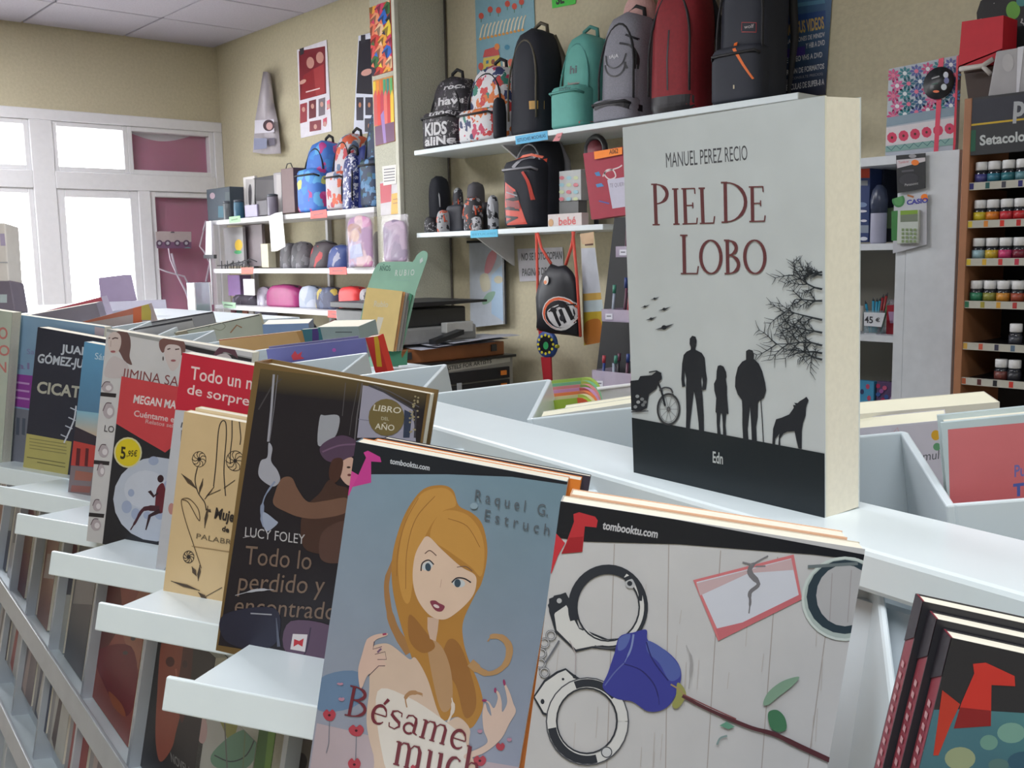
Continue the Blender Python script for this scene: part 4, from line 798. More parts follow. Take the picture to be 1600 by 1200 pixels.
lbox('card_box', 'tall cream box on the middle shelf beside the grey pencil case', 'box', 409, 381, 420, 418, 0.05, (190, 185, 160), 2.86)
lbox('notebook', 'grey leaning notebook with a yellow figure at the window end of the middle shelf', 'notebook', 352, 356, 382, 416, 0.02, (150, 148, 150), 2.93, prints=lambda p: (p.ell(373, 383, 6, 9, (215, 180, 70)), p.ell(372, 394, 6, 3, (80, 160, 110))))
lbox('notebook', 'brown-grey notebook leaning behind the figure notebook', 'notebook', 382, 352, 412, 416, 0.02, (118, 108, 112), 2.97)
for i in range(5):
    c = onY(345+i*9, 413, 2.87+.01*i)*A3(1, 1, 0)+A3(0, 0, ZE+LS[1]); r = thing('wire_rack', ['leftmost', 'second', 'middle', 'fourth', 'rightmost'][i]+' of the thin steel wire racks at the window end of the middle shelf', 'rack', c, 'wire racks on the middle shelf'); MB().tube([c+A3(-.05, 0, .02), c+A3(.05, .02, .02+.01*i), c+A3(.08, .05, .04)], .003).tube([c+A3(-.05, .03, .0), c+A3(-.05, .03, .05)], .003).tube([c+A3(.03, .015, .0), c+A3(.03, .015, .03)], .003).build('wire', dark_m, r)
# lower shelf
pouch('magenta pencil case with a curved flap on the lower shelf', 409, 444, 459, 477, mat('magenta_cloth', (150, 45, 105), .45, k=1.15, var=.1, scale=12), zs=LS[2], top=.35, pw=3.6, d=.12)
pouch('white and pale blue pencil case beside the magenta one', 460, 446, 490, 482, blob_mat('whiteblue', (165, 172, 190), [(175, 180, 195), (150, 160, 180), (190, 190, 200)], 10, k=1.1), zs=LS[2], top=.4)
pouch('navy patterned pencil case with a yellow charm on the lower shelf', 487, 448, 521, 484, blob_mat('navypat', (62, 66, 92), [(62, 66, 92), (80, 90, 120), (180, 160, 70), (60, 60, 84), (70, 74, 100)], 22, k=1.05), zs=LS[2], top=.4, pw=3.2)
pouch('bright red pencil case with white end on the lower shelf', 524, 447, 556, 489, mat('red_cloth', (205, 48, 50), .5, k=1.15), zs=LS[2], top=.6, pw=4)
pouch('black and white striped pencil case beside the notebook display', 556, 450, 576, 490, blob_mat('zebra', (150, 145, 150), [(60, 56, 60), (170, 165, 170)], 30, k=1.), zs=LS[2], top=.6)
pouch('silver-wrapped pencil case left of the magenta one', 396, 448, 412, 477, blob_mat('silverwrap', (170, 165, 180), [(190, 188, 198), (140, 130, 150)], 20, k=1.1, rough=.3), zs=LS[2], top=.4)
lbox('mirror_card', 'bright white card standing at the window end of the lower shelf', 'card', 381, 436, 398, 461, 0.004, (250, 250, 250), 2.86, k=2)
pouch('black round pouch at the window end of the lower shelf', 355, 460, 395, 474, blob_mat('blackround', (60, 52, 66), [(60, 52, 66), (120, 110, 130), (70, 60, 72)], 20, k=1.), zs=LS[2], top=.3)
lbox('small_box', 'violet box at the window end of the lower shelf', 'box', 357, 430, 376, 462, 0.08, (150, 120, 170), 2.98)
lbox('small_box', 'pale small carton with a dark print at the pillar end of the lower shelf', 'box', 549, 475, 557, 500, 0.04, (120, 120, 126), 2.82)
# lowest row
for i, (x, c_) in enumerate([(362, (170, 90, 110)), (371, (100, 130, 130)), (380, (170, 110, 90)), (390, (180, 175, 170)), (400, (110, 110, 125))]):
    lbox('notebook', ['crimson', 'teal', 'terracotta', 'white', 'slate'][i]+' notebook spine on the lowest left shelf', 'notebook', x, 484, x+8, 520, 0.12, c_, 2.88)
pouch('red rimmed tin pouch on the lowest shelf beside the notebook display', 505, 498, 528, 532, mat('dullred', (120, 60, 60), .5, k=1.), zs=LS[3], top=.5); pouch('grey pouch on the lowest shelf behind the book tops', 440, 500, 480, 532, grey_b, zs=LS[3], top=.5)

# ================================================================== THINGS BY THE WINDOWS
r, p = sheet('display_card', 'arched cream display card of round brooches in the magenta window', 'card', [(243, 362), (299, 362), (299, 388), (246, 388)], (1, 0, 0), XW+0.05, (180, 165, 165), k=1.0)
p.poly([(243, 366), (252, 357), (272, 353), (290, 357), (299, 366)], (180, 165, 165)); p.poly([(243, 378), (299, 378), (299, 391), (246, 391)], (120, 85, 115))
for x in (249, 262, 277, 291): p.ell(x, 380, 5, 5, (90, 70, 90)); p.ell(x, 380, 2.5, 2.5, (180, 175, 185))
p.ell(293, 390, 6, 4, (110, 150, 150)); p.poly([(266, 364), (270, 358), (273, 364)], (90, 80, 90)); p.build('brooches', r)
r = thing('twig_branches', 'pale bare decorative twigs standing in front of the magenta window', 'branches', onX(300, 505, -6.3)); tw = mat('pale_twig', (190, 175, 190), .6, k=1.0)
for path in ([(298, 478), (290, 455), (276, 428), (266, 405), (263, 388)], [(296, 480), (297, 450), (288, 432), (262, 425), (248, 420)], [(322, 440), (328, 410), (318, 392), (312, 385), (318, 360)], [(318, 360), (322, 345)], [(276, 428), (268, 396)]):
    MB().tube([onX(x, y, -6.3) for x, y in path], [0.008, .007, .006, .005, .004][:len(path)], 6).build('twig', tw, r)
MB().tube([onX(298, 478, -6.3), onX(300, 520, -6.3)*A3(1, 1, 0)+A3(0, 0, 0.0)], .01).build('stem', tw, r)
vz = onX(312, 490, -6.0)[2]; c = onX(312, 490, -6.0)
r = thing('glass_vase', 'square clear glass vase with a green base on the low white plinth', 'vase', c)
MB().box(c[0]-.06, c[0]+.06, c[1]-.05, c[1]+.05, c[2], onX(312, 441, -6.0)[2]).build('vase', clear_mat('vase_glass', (200, 210, 225), .5, .05), r, bevel=.004); MB().box(c[0]-.05, c[0]+.05, c[1]-.04, c[1]+.04, c[2]+.005, c[2]+.06).build('green_filling', mat('green_fill', (60, 120, 90), .6, k=1.), r)
for dy in (-.051, .05): MB().box(c[0]+.058, c[0]+.064, c[1]+dy-.004, c[1]+dy+.004, c[2], onX(312, 441, -6.0)[2]).build('edge', whitep_m, r)
r = thing('plinth', 'low white plinth with dark top under the glass vase', 'plinth', (c[0], c[1], 0)); MB().box(c[0]-.2, c[0]+.2, c[1]-.25, c[1]+.12, 0, c[2]-.015).build('body', whitep_m, r); MB().box(c[0]-.21, c[0]+.21, c[1]-.26, c[1]+.13, c[2]-.015, c[2]).build('top', dark_m, r)
r = thing('light_panel', 'narrow white rectangular lamp at the window end of the shelves', 'lamp', onY(320, 395, 2.8)); q4 = [onY(x, y, 2.8) for x, y in [(322, 346), (330, 345), (331, 398), (321, 398)]]; MB().prism(q4, (0, .01, 0)).build('panel', mat('lamp_white', (225, 225, 235), .4, k=1.), r); MB().prism([onY(x, y, 2.8) for x, y in [(318, 398), (334, 398), (334, 404), (318, 404)]], (0, .02, 0)).build('clip', dark_m, r)
MB().box(q4[0][0]-.004, q4[0][0]+.004, 2.81, 2.818, ZE+LS[2], q4[0][2]).build('post', whitep_m, r)

# ================================================================== WHITE CABINET ON THE RIGHT
XR, YF = -1.414, 2.80; zT = ZE+0.268
r = thing('display_cabinet', 'white open display cabinet between the standing novel and the paint rack', 'cabinet', (XR-.3, YF+.16, 0))
cm = mat('cabinet_white', (205, 210, 216), .45, k=1.0)
XE = onY(1499, 250, YF)[0]; MB().box(XR, XE, YF, YW-.004, 0, zT).build('wide_end_post', cm, r, bevel=.002); MB().box(XR-.03, XR, YF, YW-.004, 0, zT-.03).build('side_panel', cm, r); MB().box(XR-.62, XR-.59, YF, YW-.004, 0, zT).build('side_panel', cm, r, bevel=.002)
MB().box(XR-.59, XR-.03, YW-.012, YW-.004, 0, zT).build('back_panel', mat('cabinet_back', (176, 172, 160), .7, k=1.0, var=.05, scale=5), r)
MB().box(XR-.59, XR-.03, YF, YW-.012, zT-.025, zT).build('top_board', cm, r)
SZ = [ZE+.014, ZE-.260, ZE-.53, ZE-.85]
for z in SZ: MB().box(XR-.59, XR-.03, YF+.004, YW-.012, z-.02, z).build('shelf_board', cm, r, bevel=.001, seg=1)
def cbox(name, label, cat, x0, y0, x1, y1, depth, col, Y, prints=None, **k_): return lbox(name, label, cat, x0, y0, x1, y1, depth, col, Y, prints, **k_)
cbox('ink_box', 'dark blue printer ink box with white oval marks in the white cabinet', 'box', 1330, 254, 1357, 378, .08, (36, 56, 104), 2.88, lambda p: (p.poly([(1338, 254), (1359, 252), (1359, 278), (1338, 278)], (190, 70, 50)), p.poly([(1338, 282), (1356, 282), (1356, 290), (1338, 290)], (130, 135, 140)), p.ell(1347, 320, 8, 4, (120, 140, 175)), p.ell(1347, 330, 8, 2, (205, 205, 215)), p.ell(1350, 345, 5, 2, (205, 205, 215)), p.poly([(1338, 352), (1358, 352), (1358, 364), (1338, 364)], (130, 140, 155)), p.ell(1350, 373, 6, 3, (200, 205, 215))), k=1.)
cbox('ink_box', 'plain navy box beside the oval-marked ink box', 'box', 1358, 258, 1378, 378, .1, (30, 40, 66), 2.95, k=1.)
r = thing('bottle', 'dark bottle with a pale lower part in the white cabinet', 'bottle', onY(1372, 378, 2.88)*A3(1, 1, 0)+A3(0, 0, SZ[0])); c = np.array(r.location)
MB().lathe(c, [(.022, 0), (.024, .005), (.024, .09), (.024, .092)], 20).build('pale_body', mat('pale_plastic', (165, 165, 185), .4, k=1.), r); MB().lathe(c+A3(0, 0, .092), [(.024, 0), (.026, .04), (.02, .07), (.008, .085)], 20).build('dark_top', mat('dark_blueplastic', (58, 66, 88), .3, k=1.), r)
cbox('card_box', 'green and black calculator box behind the bottle', 'box', 1384, 325, 1400, 378, .05, (90, 110, 80), 2.9, lambda p: p.poly([(1376, 357), (1396, 357), (1396, 378), (1376, 378)], (30, 34, 40)), k=1.)
# blister packs hanging on the cabinet edge
r, p = sheet('blister_pack', 'black blister pack with orange price dot hanging on the white cabinet', 'pack', [(1400, 243), (1446, 239), (1446, 294), (1402, 302)], NB, -(YF-.012), (38, 40, 44), k=1.0)
p.poly([(1401, 250), (1446, 246), (1446, 252), (1402, 263)], (195, 190, 195)); p.ell(1430, 254, 6, 4.5, (235, 130, 60)); p.text('Tombow', (1404, 256), (1420, 254), (1404, 252), (190, 70, 80)); p.ell(1426, 244, 6, 3, (150, 150, 155)); p.ell(1420, 280, 15, 9, (62, 62, 68), -10); p.text('Panasonic', (1414, 291), (1435, 288), (1414, 287), (190, 190, 190)); p.line([(1409, 268), (1428, 266)], 3, (90, 90, 96)); p.build('print', r)
r, p = sheet('calculator_pack', 'carded pocket calculator with green keys and orange price dot on the white cabinet', 'calculator', [(1397, 310), (1448, 300), (1448, 382), (1395, 396)], NB, -(YF-.012), (186, 188, 196), k=1.0)
p.ell(1404, 313, 10, 11, (70, 130, 80)); p.ell(1404, 313, 7, 8, (90, 150, 95)); p.ell(1445, 308, 6, 5, (240, 130, 50)); p.text('CASIO', (1417, 320), (1450, 316), (1417, 313), (70, 70, 160), .04); p.poly([(1393, 330), (1403, 329), (1403, 376), (1393, 376)], (70, 130, 75)); p.line([(1418, 305), (1428, 308)], 3, (170, 110, 70)); p.build('card_print', r)
c0 = onY(1404, 381, YF-.014); c1 = onY(1439, 328, YF-.014); MB().box(c0[0], c1[0], YF-.026, YF-.013, c0[2], c1[2]).build('calculator', mat('calc_white', (188, 196, 190), .4, k=1.), r, bevel=.002)
p = Print((c0[0], YF-.026, c0[2]), (1, 0, 0), (0, 0, 1), NB, c1[0]-c0[0], c1[2]-c0[2], k=1., step=.0002); p.poly([(1407, 333), (1434, 332), (1434, 346), (1407, 347)], (120, 130, 115)); p.poly([(1407, 328), (1434, 327), (1434, 334), (1407, 336)], (130, 165, 70))
for i in range(4):
    for j in range(4): p.poly([(1409+i*6.5, 357+j*6), (1413+i*6.5, 357+j*6), (1413+i*6.5, 361+j*6), (1409+i*6.5, 361+j*6)], (130, 150, 110))
p.build('keys', r)
r, p = sheet('notebook', 'large notebook with pink and blue flower tiles and a round black tag', 'notebook', [(1389, 108), (1498, 86), (1492, 240), (1383, 243)], NB, -2.87, (170, 178, 190), thick=.02, k=1.0)
r.location = r.location
FL = [(1396+i*18+(j % 2)*6, 118+j*16-i*3.4, [(190, 70, 120), (50, 90, 130), (40, 120, 130), (200, 90, 140), (80, 90, 150), (45, 100, 120)][(i*2+j*3) % 6], (i+j) % 2) for j in range(5) for i in range(6)]
p.up(); p.hold = True
for x, y, cA, q_ in FL:
    for q in range(8):
        t = math.pi*q/4; p.poly([(x, y), (x+math.cos(t-.3)*8, y+math.sin(t-.3)*8), (x+math.cos(t)*11, y+math.sin(t)*11), (x+math.cos(t+.3)*8, y+math.sin(t+.3)*8)], cA)
p.hold = False; p.up(); p.hold = True
for x, y, cA, q_ in FL: p.ell(x, y, 3.4, 3.4, [(210, 110, 140), (210, 215, 220)][q_], n=8)
p.hold = False
p.poly([(1386, 184), (1495, 166), (1494, 180), (1385, 198)], (130, 150, 165)); p.poly([(1385, 200), (1494, 183), (1493, 216), (1384, 228)], (205, 200, 205))
for i in range(6):
    x, y = 1394+i*18, 215-i*2.8
    p.ell(x, y, 8, 8.6, (200, 62, 95), n=9)
    p.ell(x, y, 2, 2.2, (70, 50, 40), n=8)
p.poly([(1384, 229), (1493, 215), (1493, 226), (1384, 238)], (130, 165, 160)); p.line([(1386+i*7, (236 if i % 2 else 229)-i*.9) for i in range(15)], 1.2, (50, 100, 110))
p.poly([(1467, 92), (1475, 90), (1466, 241), (1459, 241)], (215, 75, 100)); p.poly([(1495, 88), (1498, 86), (1493, 240), (1489, 240)], (205, 60, 80)); p.build('flower_print', r)
c = onY(1467, 130, 2.866); o = MB().lathe(c, [(.045, 0), (.045, .003)], 24, (0, -1, 0)).build('round_tag', black_m, r, label='round black tag')
p = Print(c-A3(.05, .003, .05), (1, 0, 0), (0, 0, 1), NB, .1, .1, k=1., step=.0002); p.ell(1478, 117, 4, 5, (190, 195, 205)); p.ell(1479, 126, 4, 5, (110, 115, 160)); p.ell(1475, 136, 4.5, 5, (190, 200, 205)); p.line([(1456, 123), (1468, 119)], 2, (160, 160, 165)); p.line([(1456, 132), (1466, 130)], 2, (80, 110, 100)); p.ell(1463, 143, 5, 2, (225, 120, 80)); p.build('tag_print', o)
# pens in a jar, price card, red box
c = onY(1366, 516, 2.87)*A3(1, 1, 0)+A3(0, 0, SZ[1]); r = thing('pen_jar', 'clear jar of blue and red pens in the white cabinet', 'jar', c); MB().lathe(c, [(.03, 0), (.032, .003), (.032, .07)], 20).build('jar', clear_mat('jar_glass', (170, 200, 210), .4, .05), r)
for i, (dx, dz, cl) in enumerate([(-.02, .02, (40, 140, 175)), (-.002, .03, (40, 140, 175)), (.006, .028, (50, 150, 185)), (.012, .03, (60, 150, 170)), (.018, .04, (150, 40, 50)), (.026, .045, (160, 50, 50)), (.03, .02, (60, 120, 70))]):
    o = thing('pen', ['leftmost blue', 'second blue', 'third blue', 'fourth blue', 'tall dark red', 'rightmost red', 'green'][i]+' pen leaning in the clear jar of the white cabinet', 'pen', c+A3(dx*.4, .004*i-.01, .004), 'pens in the clear jar'); MB().tube([c+A3(dx*.4, .004*i-.01, .004), c+A3(dx*1.2, .004*i-.01, .07+dz)], .004, 6).build('barrel', mat('pj%d' % i, cl, .4, k=1.), o); MB().tube([c+A3(dx*1.2, .004*i-.01, .07+dz), c+A3(dx*1.35, .004*i-.01, .08+dz)], [.0038, .001], 6).build('tip', dark_m, o)
r, p = sheet('price_card', 'white price card with black figures in front of the pen jar', 'price card', [(1350, 488), (1383, 489), (1377, 511), (1350, 509)], NB, -2.83, (205, 208, 214), k=1.0); p.text('45', (1351, 504), (1364, 505), (1351, 494), (60, 60, 66), .02); p.text('€', (1368, 503), (1375, 503), (1368, 497), (60, 60, 66), .02); p.build('figures', r)
MB().box(np.array(r.location)[0], np.array(r.location)[0]+.04, 2.831, 2.86, SZ[1], SZ[1]+.003).build('foot', clear_mat('acr2', (220, 220, 225), .6), r)
cbox('storage_box', 'red box with a pale lilac label in the white cabinet', 'box', 1384, 478, 1424, 522, .12, (150, 26, 44), 2.86, lambda p: p.poly([(1388, 487), (1414, 487), (1414, 504), (1391, 505)], (165, 135, 165)), k=1.)
r = thing('cling_bag', 'crumpled clear bag lying on the red box', 'bag', onY(1402, 478, 2.9)); c = onY(1402, 478, 2.92); MB().sack(c, (1, 0, 0), (0, 1, 0), (0, 0, 1), .09, .08, .022, top=.3).build('bag', film_m, r)
cbox('card_holder', 'pale card with dark border at the left of the white cabinet', 'card', 1332, 478, 1347, 517, .01, (175, 172, 166), 2.84, k=1.)
cbox('notebook', 'sky blue notebook with red and yellow flowers at the bottom of the white cabinet', 'notebook', 1322, 596, 1364, 660, .02, (70, 150, 190), 2.88, lambda p: [p.ell(x, y, 3, 4, c_) for x, y, c_ in [(1347, 612, (60, 70, 110)), (1356, 604, (190, 80, 110)), (1358, 622, (190, 80, 110)), (1344, 637, (210, 170, 60)), (1352, 641, (190, 160, 60)), (1338, 622, (200, 90, 110))]], k=1.)
cbox('notebook', 'purple patterned notebook at the bottom of the white cabinet', 'notebook', 1368, 600, 1420, 660, .02, (88, 66, 104), 2.86, lambda p: [p.ell(1372+(i*13) % 44, 603+(i*17) % 46, 3.5, 3.5, [(170, 50, 90), (60, 90, 150), (150, 90, 150), (190, 90, 120)][i % 4]) for i in range(18)]+[p.ell(1399, 625, 8, 8, (175, 150, 185))], k=1.)
for i, cl in enumerate([(200, 200, 205), (60, 60, 70)]): cbox('notebook', ['thin white', 'thin dark'][i]+' notebook spine between the blue and the purple notebook', 'notebook', 1362+i*3, 600, 1365+i*3, 660, .1, cl, 2.89, k=1.)

# ================================================================== PAINT RACK
YP = 2.75; xL = onY(1516, 290, YP)[0]; xs0 = onY(1504, 290, YP)[0]; zTop = onY(1510, 155, YP)[2]
r = thing('paint_rack', 'tall black paint rack with wooden side and lettered header at the right edge', 'rack', ((xL+.3), YP+.15, 0))
wood = mat('rack_wood', (160, 110, 78), .5, k=1., var=.12, scale=6)
MB().box(xs0, xL, YP-.01, YP+.26, 0, zTop).build('wooden_side', wood, r, bevel=.002); MB().box(xL+.7, xL+.7+(xL-xs0), YP-.01, YP+.26, 0, zTop).build('wooden_side', wood, r, bevel=.002)
MB().box(xL, xL+.7, YP+.24, YP+.26, 0, zTop).build('back_panel', mat('rack_back', (24, 24, 28), .6, k=1.), r)
zh0 = onY(1520, 243, YP)[2]; MB().box(xL, xL+.7, YP-.008, YP+.01, zh0, zTop).build('header_board', mat('rack_header', (42, 44, 48), .5, k=1.), r)
p = Print((xL, YP-.008, zh0), (1, 0, 0), (0, 0, 1), NB, .7, zTop-zh0, k=1.); p.poly([(1517, 157), (1640, 142), (1640, 186), (1517, 196)], (56, 58, 68)); p.poly([(1517, 194), (1640, 180), (1640, 183), (1517, 197)], (190, 160, 50)); p.poly([(1516, 204), (1525, 203), (1524, 236), (1516, 237)], (40, 90, 70))
p.text('p', (1583, 181), (1601, 180), (1585, 149), (165, 168, 172), .03); p.text('ébéo', (1604, 179), (1650, 174), (1605, 147), (165, 168, 172), .03); p.text('Setacolor', (1531, 227), (1611, 219), (1531, 212), (185, 190, 190), .03); p.build('lettering', r)
ZR = [onY(1516, y, YP)[2] for y in (287, 346, 405, 471, 536, 591)]
strip_m = mat('label_strip', (178, 176, 165), .4, k=1.)
sqs = [(60, 60, 130), (205, 180, 60), (205, 180, 60), (60, 120, 90), (200, 170, 60), (170, 70, 50)]
for j, z in enumerate(ZR):
    o = MB().box(xL, xL+.7, YP, YP+.24, z-.012, z-.002).build('shelf_board', mat('rack_shelf', (34, 34, 38), .4, k=1.), r)
    MB().box(xL, xL+.7, YP-.006, YP, z-.018, z+.002).build('label_strip', strip_m, o)
    rn = random.Random(j); pp = Print((xL, YP-.006, z-.018), (1, 0, 0), (0, 0, 1), NB, .7, .02, k=1.); pals = [[(50, 50, 110), (40, 90, 90), (70, 70, 80)], [(205, 180, 60), (205, 130, 60), (200, 60, 50), (180, 50, 50)], [(205, 180, 60), (200, 160, 60), (190, 60, 60), (180, 60, 80)], [(50, 110, 80), (150, 140, 60), (200, 150, 60), (170, 60, 60)], [(190, 150, 70), (190, 90, 70), (60, 60, 80), (90, 110, 130)], [(170, 90, 60), (90, 50, 50), (40, 40, 44), (190, 60, 50)]][j]
    for i in range(16):
        x = .001+i*.042; c_ = lin(pals[i % len(pals)], 1.); pp.lay = i % 2; pp.raw([(x, .002), (x+.011, .002), (x+.011, .018), (x, .018)], [c_]*4)
    pp.build('colour_marks', o)
cap_m = mat('white_cap', (215, 215, 216), .4, k=1.05); POT = {}
def pot(c, col, label):
    """one bottle: glass, painted band, cap; the meshes are shared"""
    r = thing('paint_bottle', label, 'bottle', c, 'fabric paint bottles in the rack')
    for nm_, prof, m_ in (('cap', [(.0145, .036), (.016, .037), (.016, .057), (.0145, .0585)], cap_m), ('glass', [(.015, 0), (.0175, .002), (.0175, .029), (.013, .036)], mat('dark_glass', (40, 42, 48), .1, k=1.)), ('paint_label', [(.0178, .004), (.0178, .026)], mat('paint_%02x%02x%02x' % tuple(col), col, .35, k=1., var=.25, scale=90))):
        key = (nm_, m_.name)
        if key not in POT:
            o = MB().lathe((0, 0, 0), prof, 14).build(nm_, m_); POT[key] = o
        else:
            o = POT[key].copy(); COL.objects.link(o)
        o.parent = r
    return r
rows = [([1533, 1553, 1575, 1597], [(70, 70, 130), (50, 110, 130), (50, 110, 120), (90, 130, 140)], ['violet', 'teal', 'sea green', 'grey-blue']),
        ([1531, 1551, 1573, 1594], [(200, 180, 50), (205, 120, 40), (190, 50, 60), (180, 40, 45)], ['lemon', 'orange', 'crimson', 'scarlet']),
        ([1529, 1550, 1571, 1593], [(150, 180, 190), (190, 160, 50), (190, 60, 110), (110, 30, 50)], ['pale blue', 'ochre', 'rose', 'maroon']),
        ([1526, 1547, 1568, 1591], [(50, 120, 90), (130, 130, 60), (190, 130, 50), (150, 70, 50)], ['emerald', 'olive', 'amber', 'brick']),
        ([1588], [(60, 62, 70)], ['charcoal']), ([1565, 1586], [(110, 60, 55), (50, 50, 56)], ['brown', 'black'])]
nth = ['top', 'second', 'third', 'fourth', 'fifth', 'sixth']
for j, (xs, cs, nm) in enumerate(rows):
    dx = .0435
    for i, x in enumerate(xs):
        c = A3(onY(x, 290+55*j, YP+.022)[0], YP+.022, ZR[j]-.002); pot(c, cs[i], nm[i]+' paint bottle with a white cap, front of the '+nth[j]+' rack row')
        if j < 4: pot(c+A3(.006, .042, 0), (90, 90, 96), 'dark bottle behind the '+nm[i]+' one in the '+nth[j]+' rack row')
    for i in range(5):
        c = A3(onY(xs[-1], 290+55*j, YP+.022)[0]+dx*(i+1), YP+.022, ZR[j]-.002)
        if c[0] < xL+.66: pot(c, cs[(i+1) % len(cs)], ['next', 'second', 'third', 'fourth', 'fifth'][i]+' bottle right of the '+nm[-1]+' one, '+nth[j]+' rack row')
# on top of the rack and hung above
r, p = sheet('gift_bag', 'plain red paper gift bag standing above the paint rack', 'bag', [(1503, 34), (1568, 24), (1566, 78), (1497, 106)], NB, -2.80, (190, 26, 44), thick=.09, k=1.0); 
MB().prism([onY(x, y, 2.80) for x, y in [(1498, 103), (1566, 76), (1566, 96), (1497, 106)]], (0, .09, 0)).build('lower_flap', mat('redbag', (180, 22, 40), .6, k=1.), r)
r = thing('shelf_bracket', 'white wooden stick bracket below the red gift bag', 'bracket', onY(1540, 118, 2.79)); MB().tube([onY(1500, 108, 2.79), onY(1535, 103, 2.79), onY(1552, 92, 2.79)], .007).tube([onY(1535, 103, 2.79), onY(1548, 116, 2.79)], .006).build('sticks', mat('pale_stick', (185, 180, 175), .6, k=1.), r)
pk = blob_mat('polka_black', (26, 24, 28), [(190, 185, 185), (170, 165, 165)], 26, k=1., size=.16); 
r = thing('gift_bag', 'black gift bag with white dots behind the red one, a green circle on it', 'bag', onY(1575, 80, 2.92)); MB().prism([onY(x, y, 2.92) for x, y in [(1526, 20), (1532, 2), (1560, -20), (1680, -30), (1680, 120), (1530, 120)]], (0, .1, 0)).build('bag', pk, r)
p = Print(onY(1500, 120, 2.92), (1, 0, 0), (0, 0, 1), NB, .5, .4, k=1.); p.ell(1583, 16, 11, 14, (90, 150, 40)); p.ell(1596, 2, 8, 8, (50, 120, 120)); p.build('green_circle', r)
MB().tube([onY(1560, -18, 2.92), onY(1575, -50, 2.92), onY(1600, -50, 2.92), onY(1615, -20, 2.92)], .004).build('handle', black_m, r)
r = thing('paper_bag', 'crumpled pale grey paper bag standing on the paint rack', 'bag', onY(1580, 150, 2.77)); P4 = [onY(x, y, 2.77) for x, y in [(1556, 80), (1680, 60), (1680, 142), (1543, 151)]]; MB().prism(P4, (0, .08, 0)).build('bag', mat('grey_paperbag', (165, 163, 166), .8, k=1., var=.06, bump=.5, scale=20), r, bevel=.004)
p = Print(P4[3]+A3(0, -.0005, 0), (1, 0, 0), (0, 0, 1), NB, .5, .3, k=1.); p.poly([(1590, 74), (1600, 72), (1592, 146), (1588, 146)], (205, 205, 212)); p.ell(1575, 98, 9, 14, (176, 174, 176)); p.build('fold', r)
r = thing('storage_box', 'dark brown box on the paint rack, under the red gift bag', 'box', onY(1530, 154, 2.80)); MB().prism([onY(x, y, 2.83) for x, y in [(1506, 112), (1560, 104), (1560, 150), (1512, 156)]], (0, .14, 0)).build('box', mat('brown_box', (60, 44, 38), .6, k=1.), r, bevel=.003); MB().prism([onY(x, y, 2.83) for x, y in [(1506, 110), (1560, 102), (1560, 107), (1506, 115)]], (0, .14, 0)).build('lid', mat('brown_lid', (80, 60, 50), .6, k=1.), r)

# ================================================================== THE BOOK STAND
def frame_axes(az=174.0, lean=11.6, th=46.5):
    a, l, t = [math.radians(v) for v in (az, lean, th)]
    e = A3(math.cos(a), math.sin(a), 0); perp = A3(e[1], -e[0], 0)
    if perp[1] < 0: perp = -perp
    u = A3(0, 0, 1)*math.cos(l)+perp*math.sin(l); n = -perp*math.cos(l)+A3(0, 0, 1)*math.sin(l)
    w = -e*math.cos(t)-n*math.sin(t); return e, perp, u, n, w, np.cross(w, u)
GE, GP, GU, GN, GW, GM = frame_axes()
PITCH = 0.19; O0 = A3(-.656, .257, -.288)+EYE; SH = GU@O0            # shelf plane of the upper tier: GU.P = SH
ZS = ZE-.145                                                          # top of the stand
def mirror(v): q = 2*(v[:2]@GE[:2])*GE[:2]-v[:2]; return A3(q[0], q[1], v[2])
FU, FW, FM = mirror(GU), mirror(GW), mirror(GM)
S0 = A3(-.642, .593, -.145)+EYE
stand = thing('book_stand', 'white two-sided sawtooth book stand with a flat white top board', 'book stand', (-1.2, .5, 0))
# flat top board
n0, n1, f0, f1 = [A3(x, y, ZS) for x, y in ((.05, .390), (-.675, .51), (.05, .470), (-.80, .606))]
far_n = n1+GE*1.62; far_f = far_n+GP*.10
MB().prism([n0, n1, far_n, far_f, f1, f0], (0, 0, -.022)).build('top_board', white_m, stand, bevel=.003)
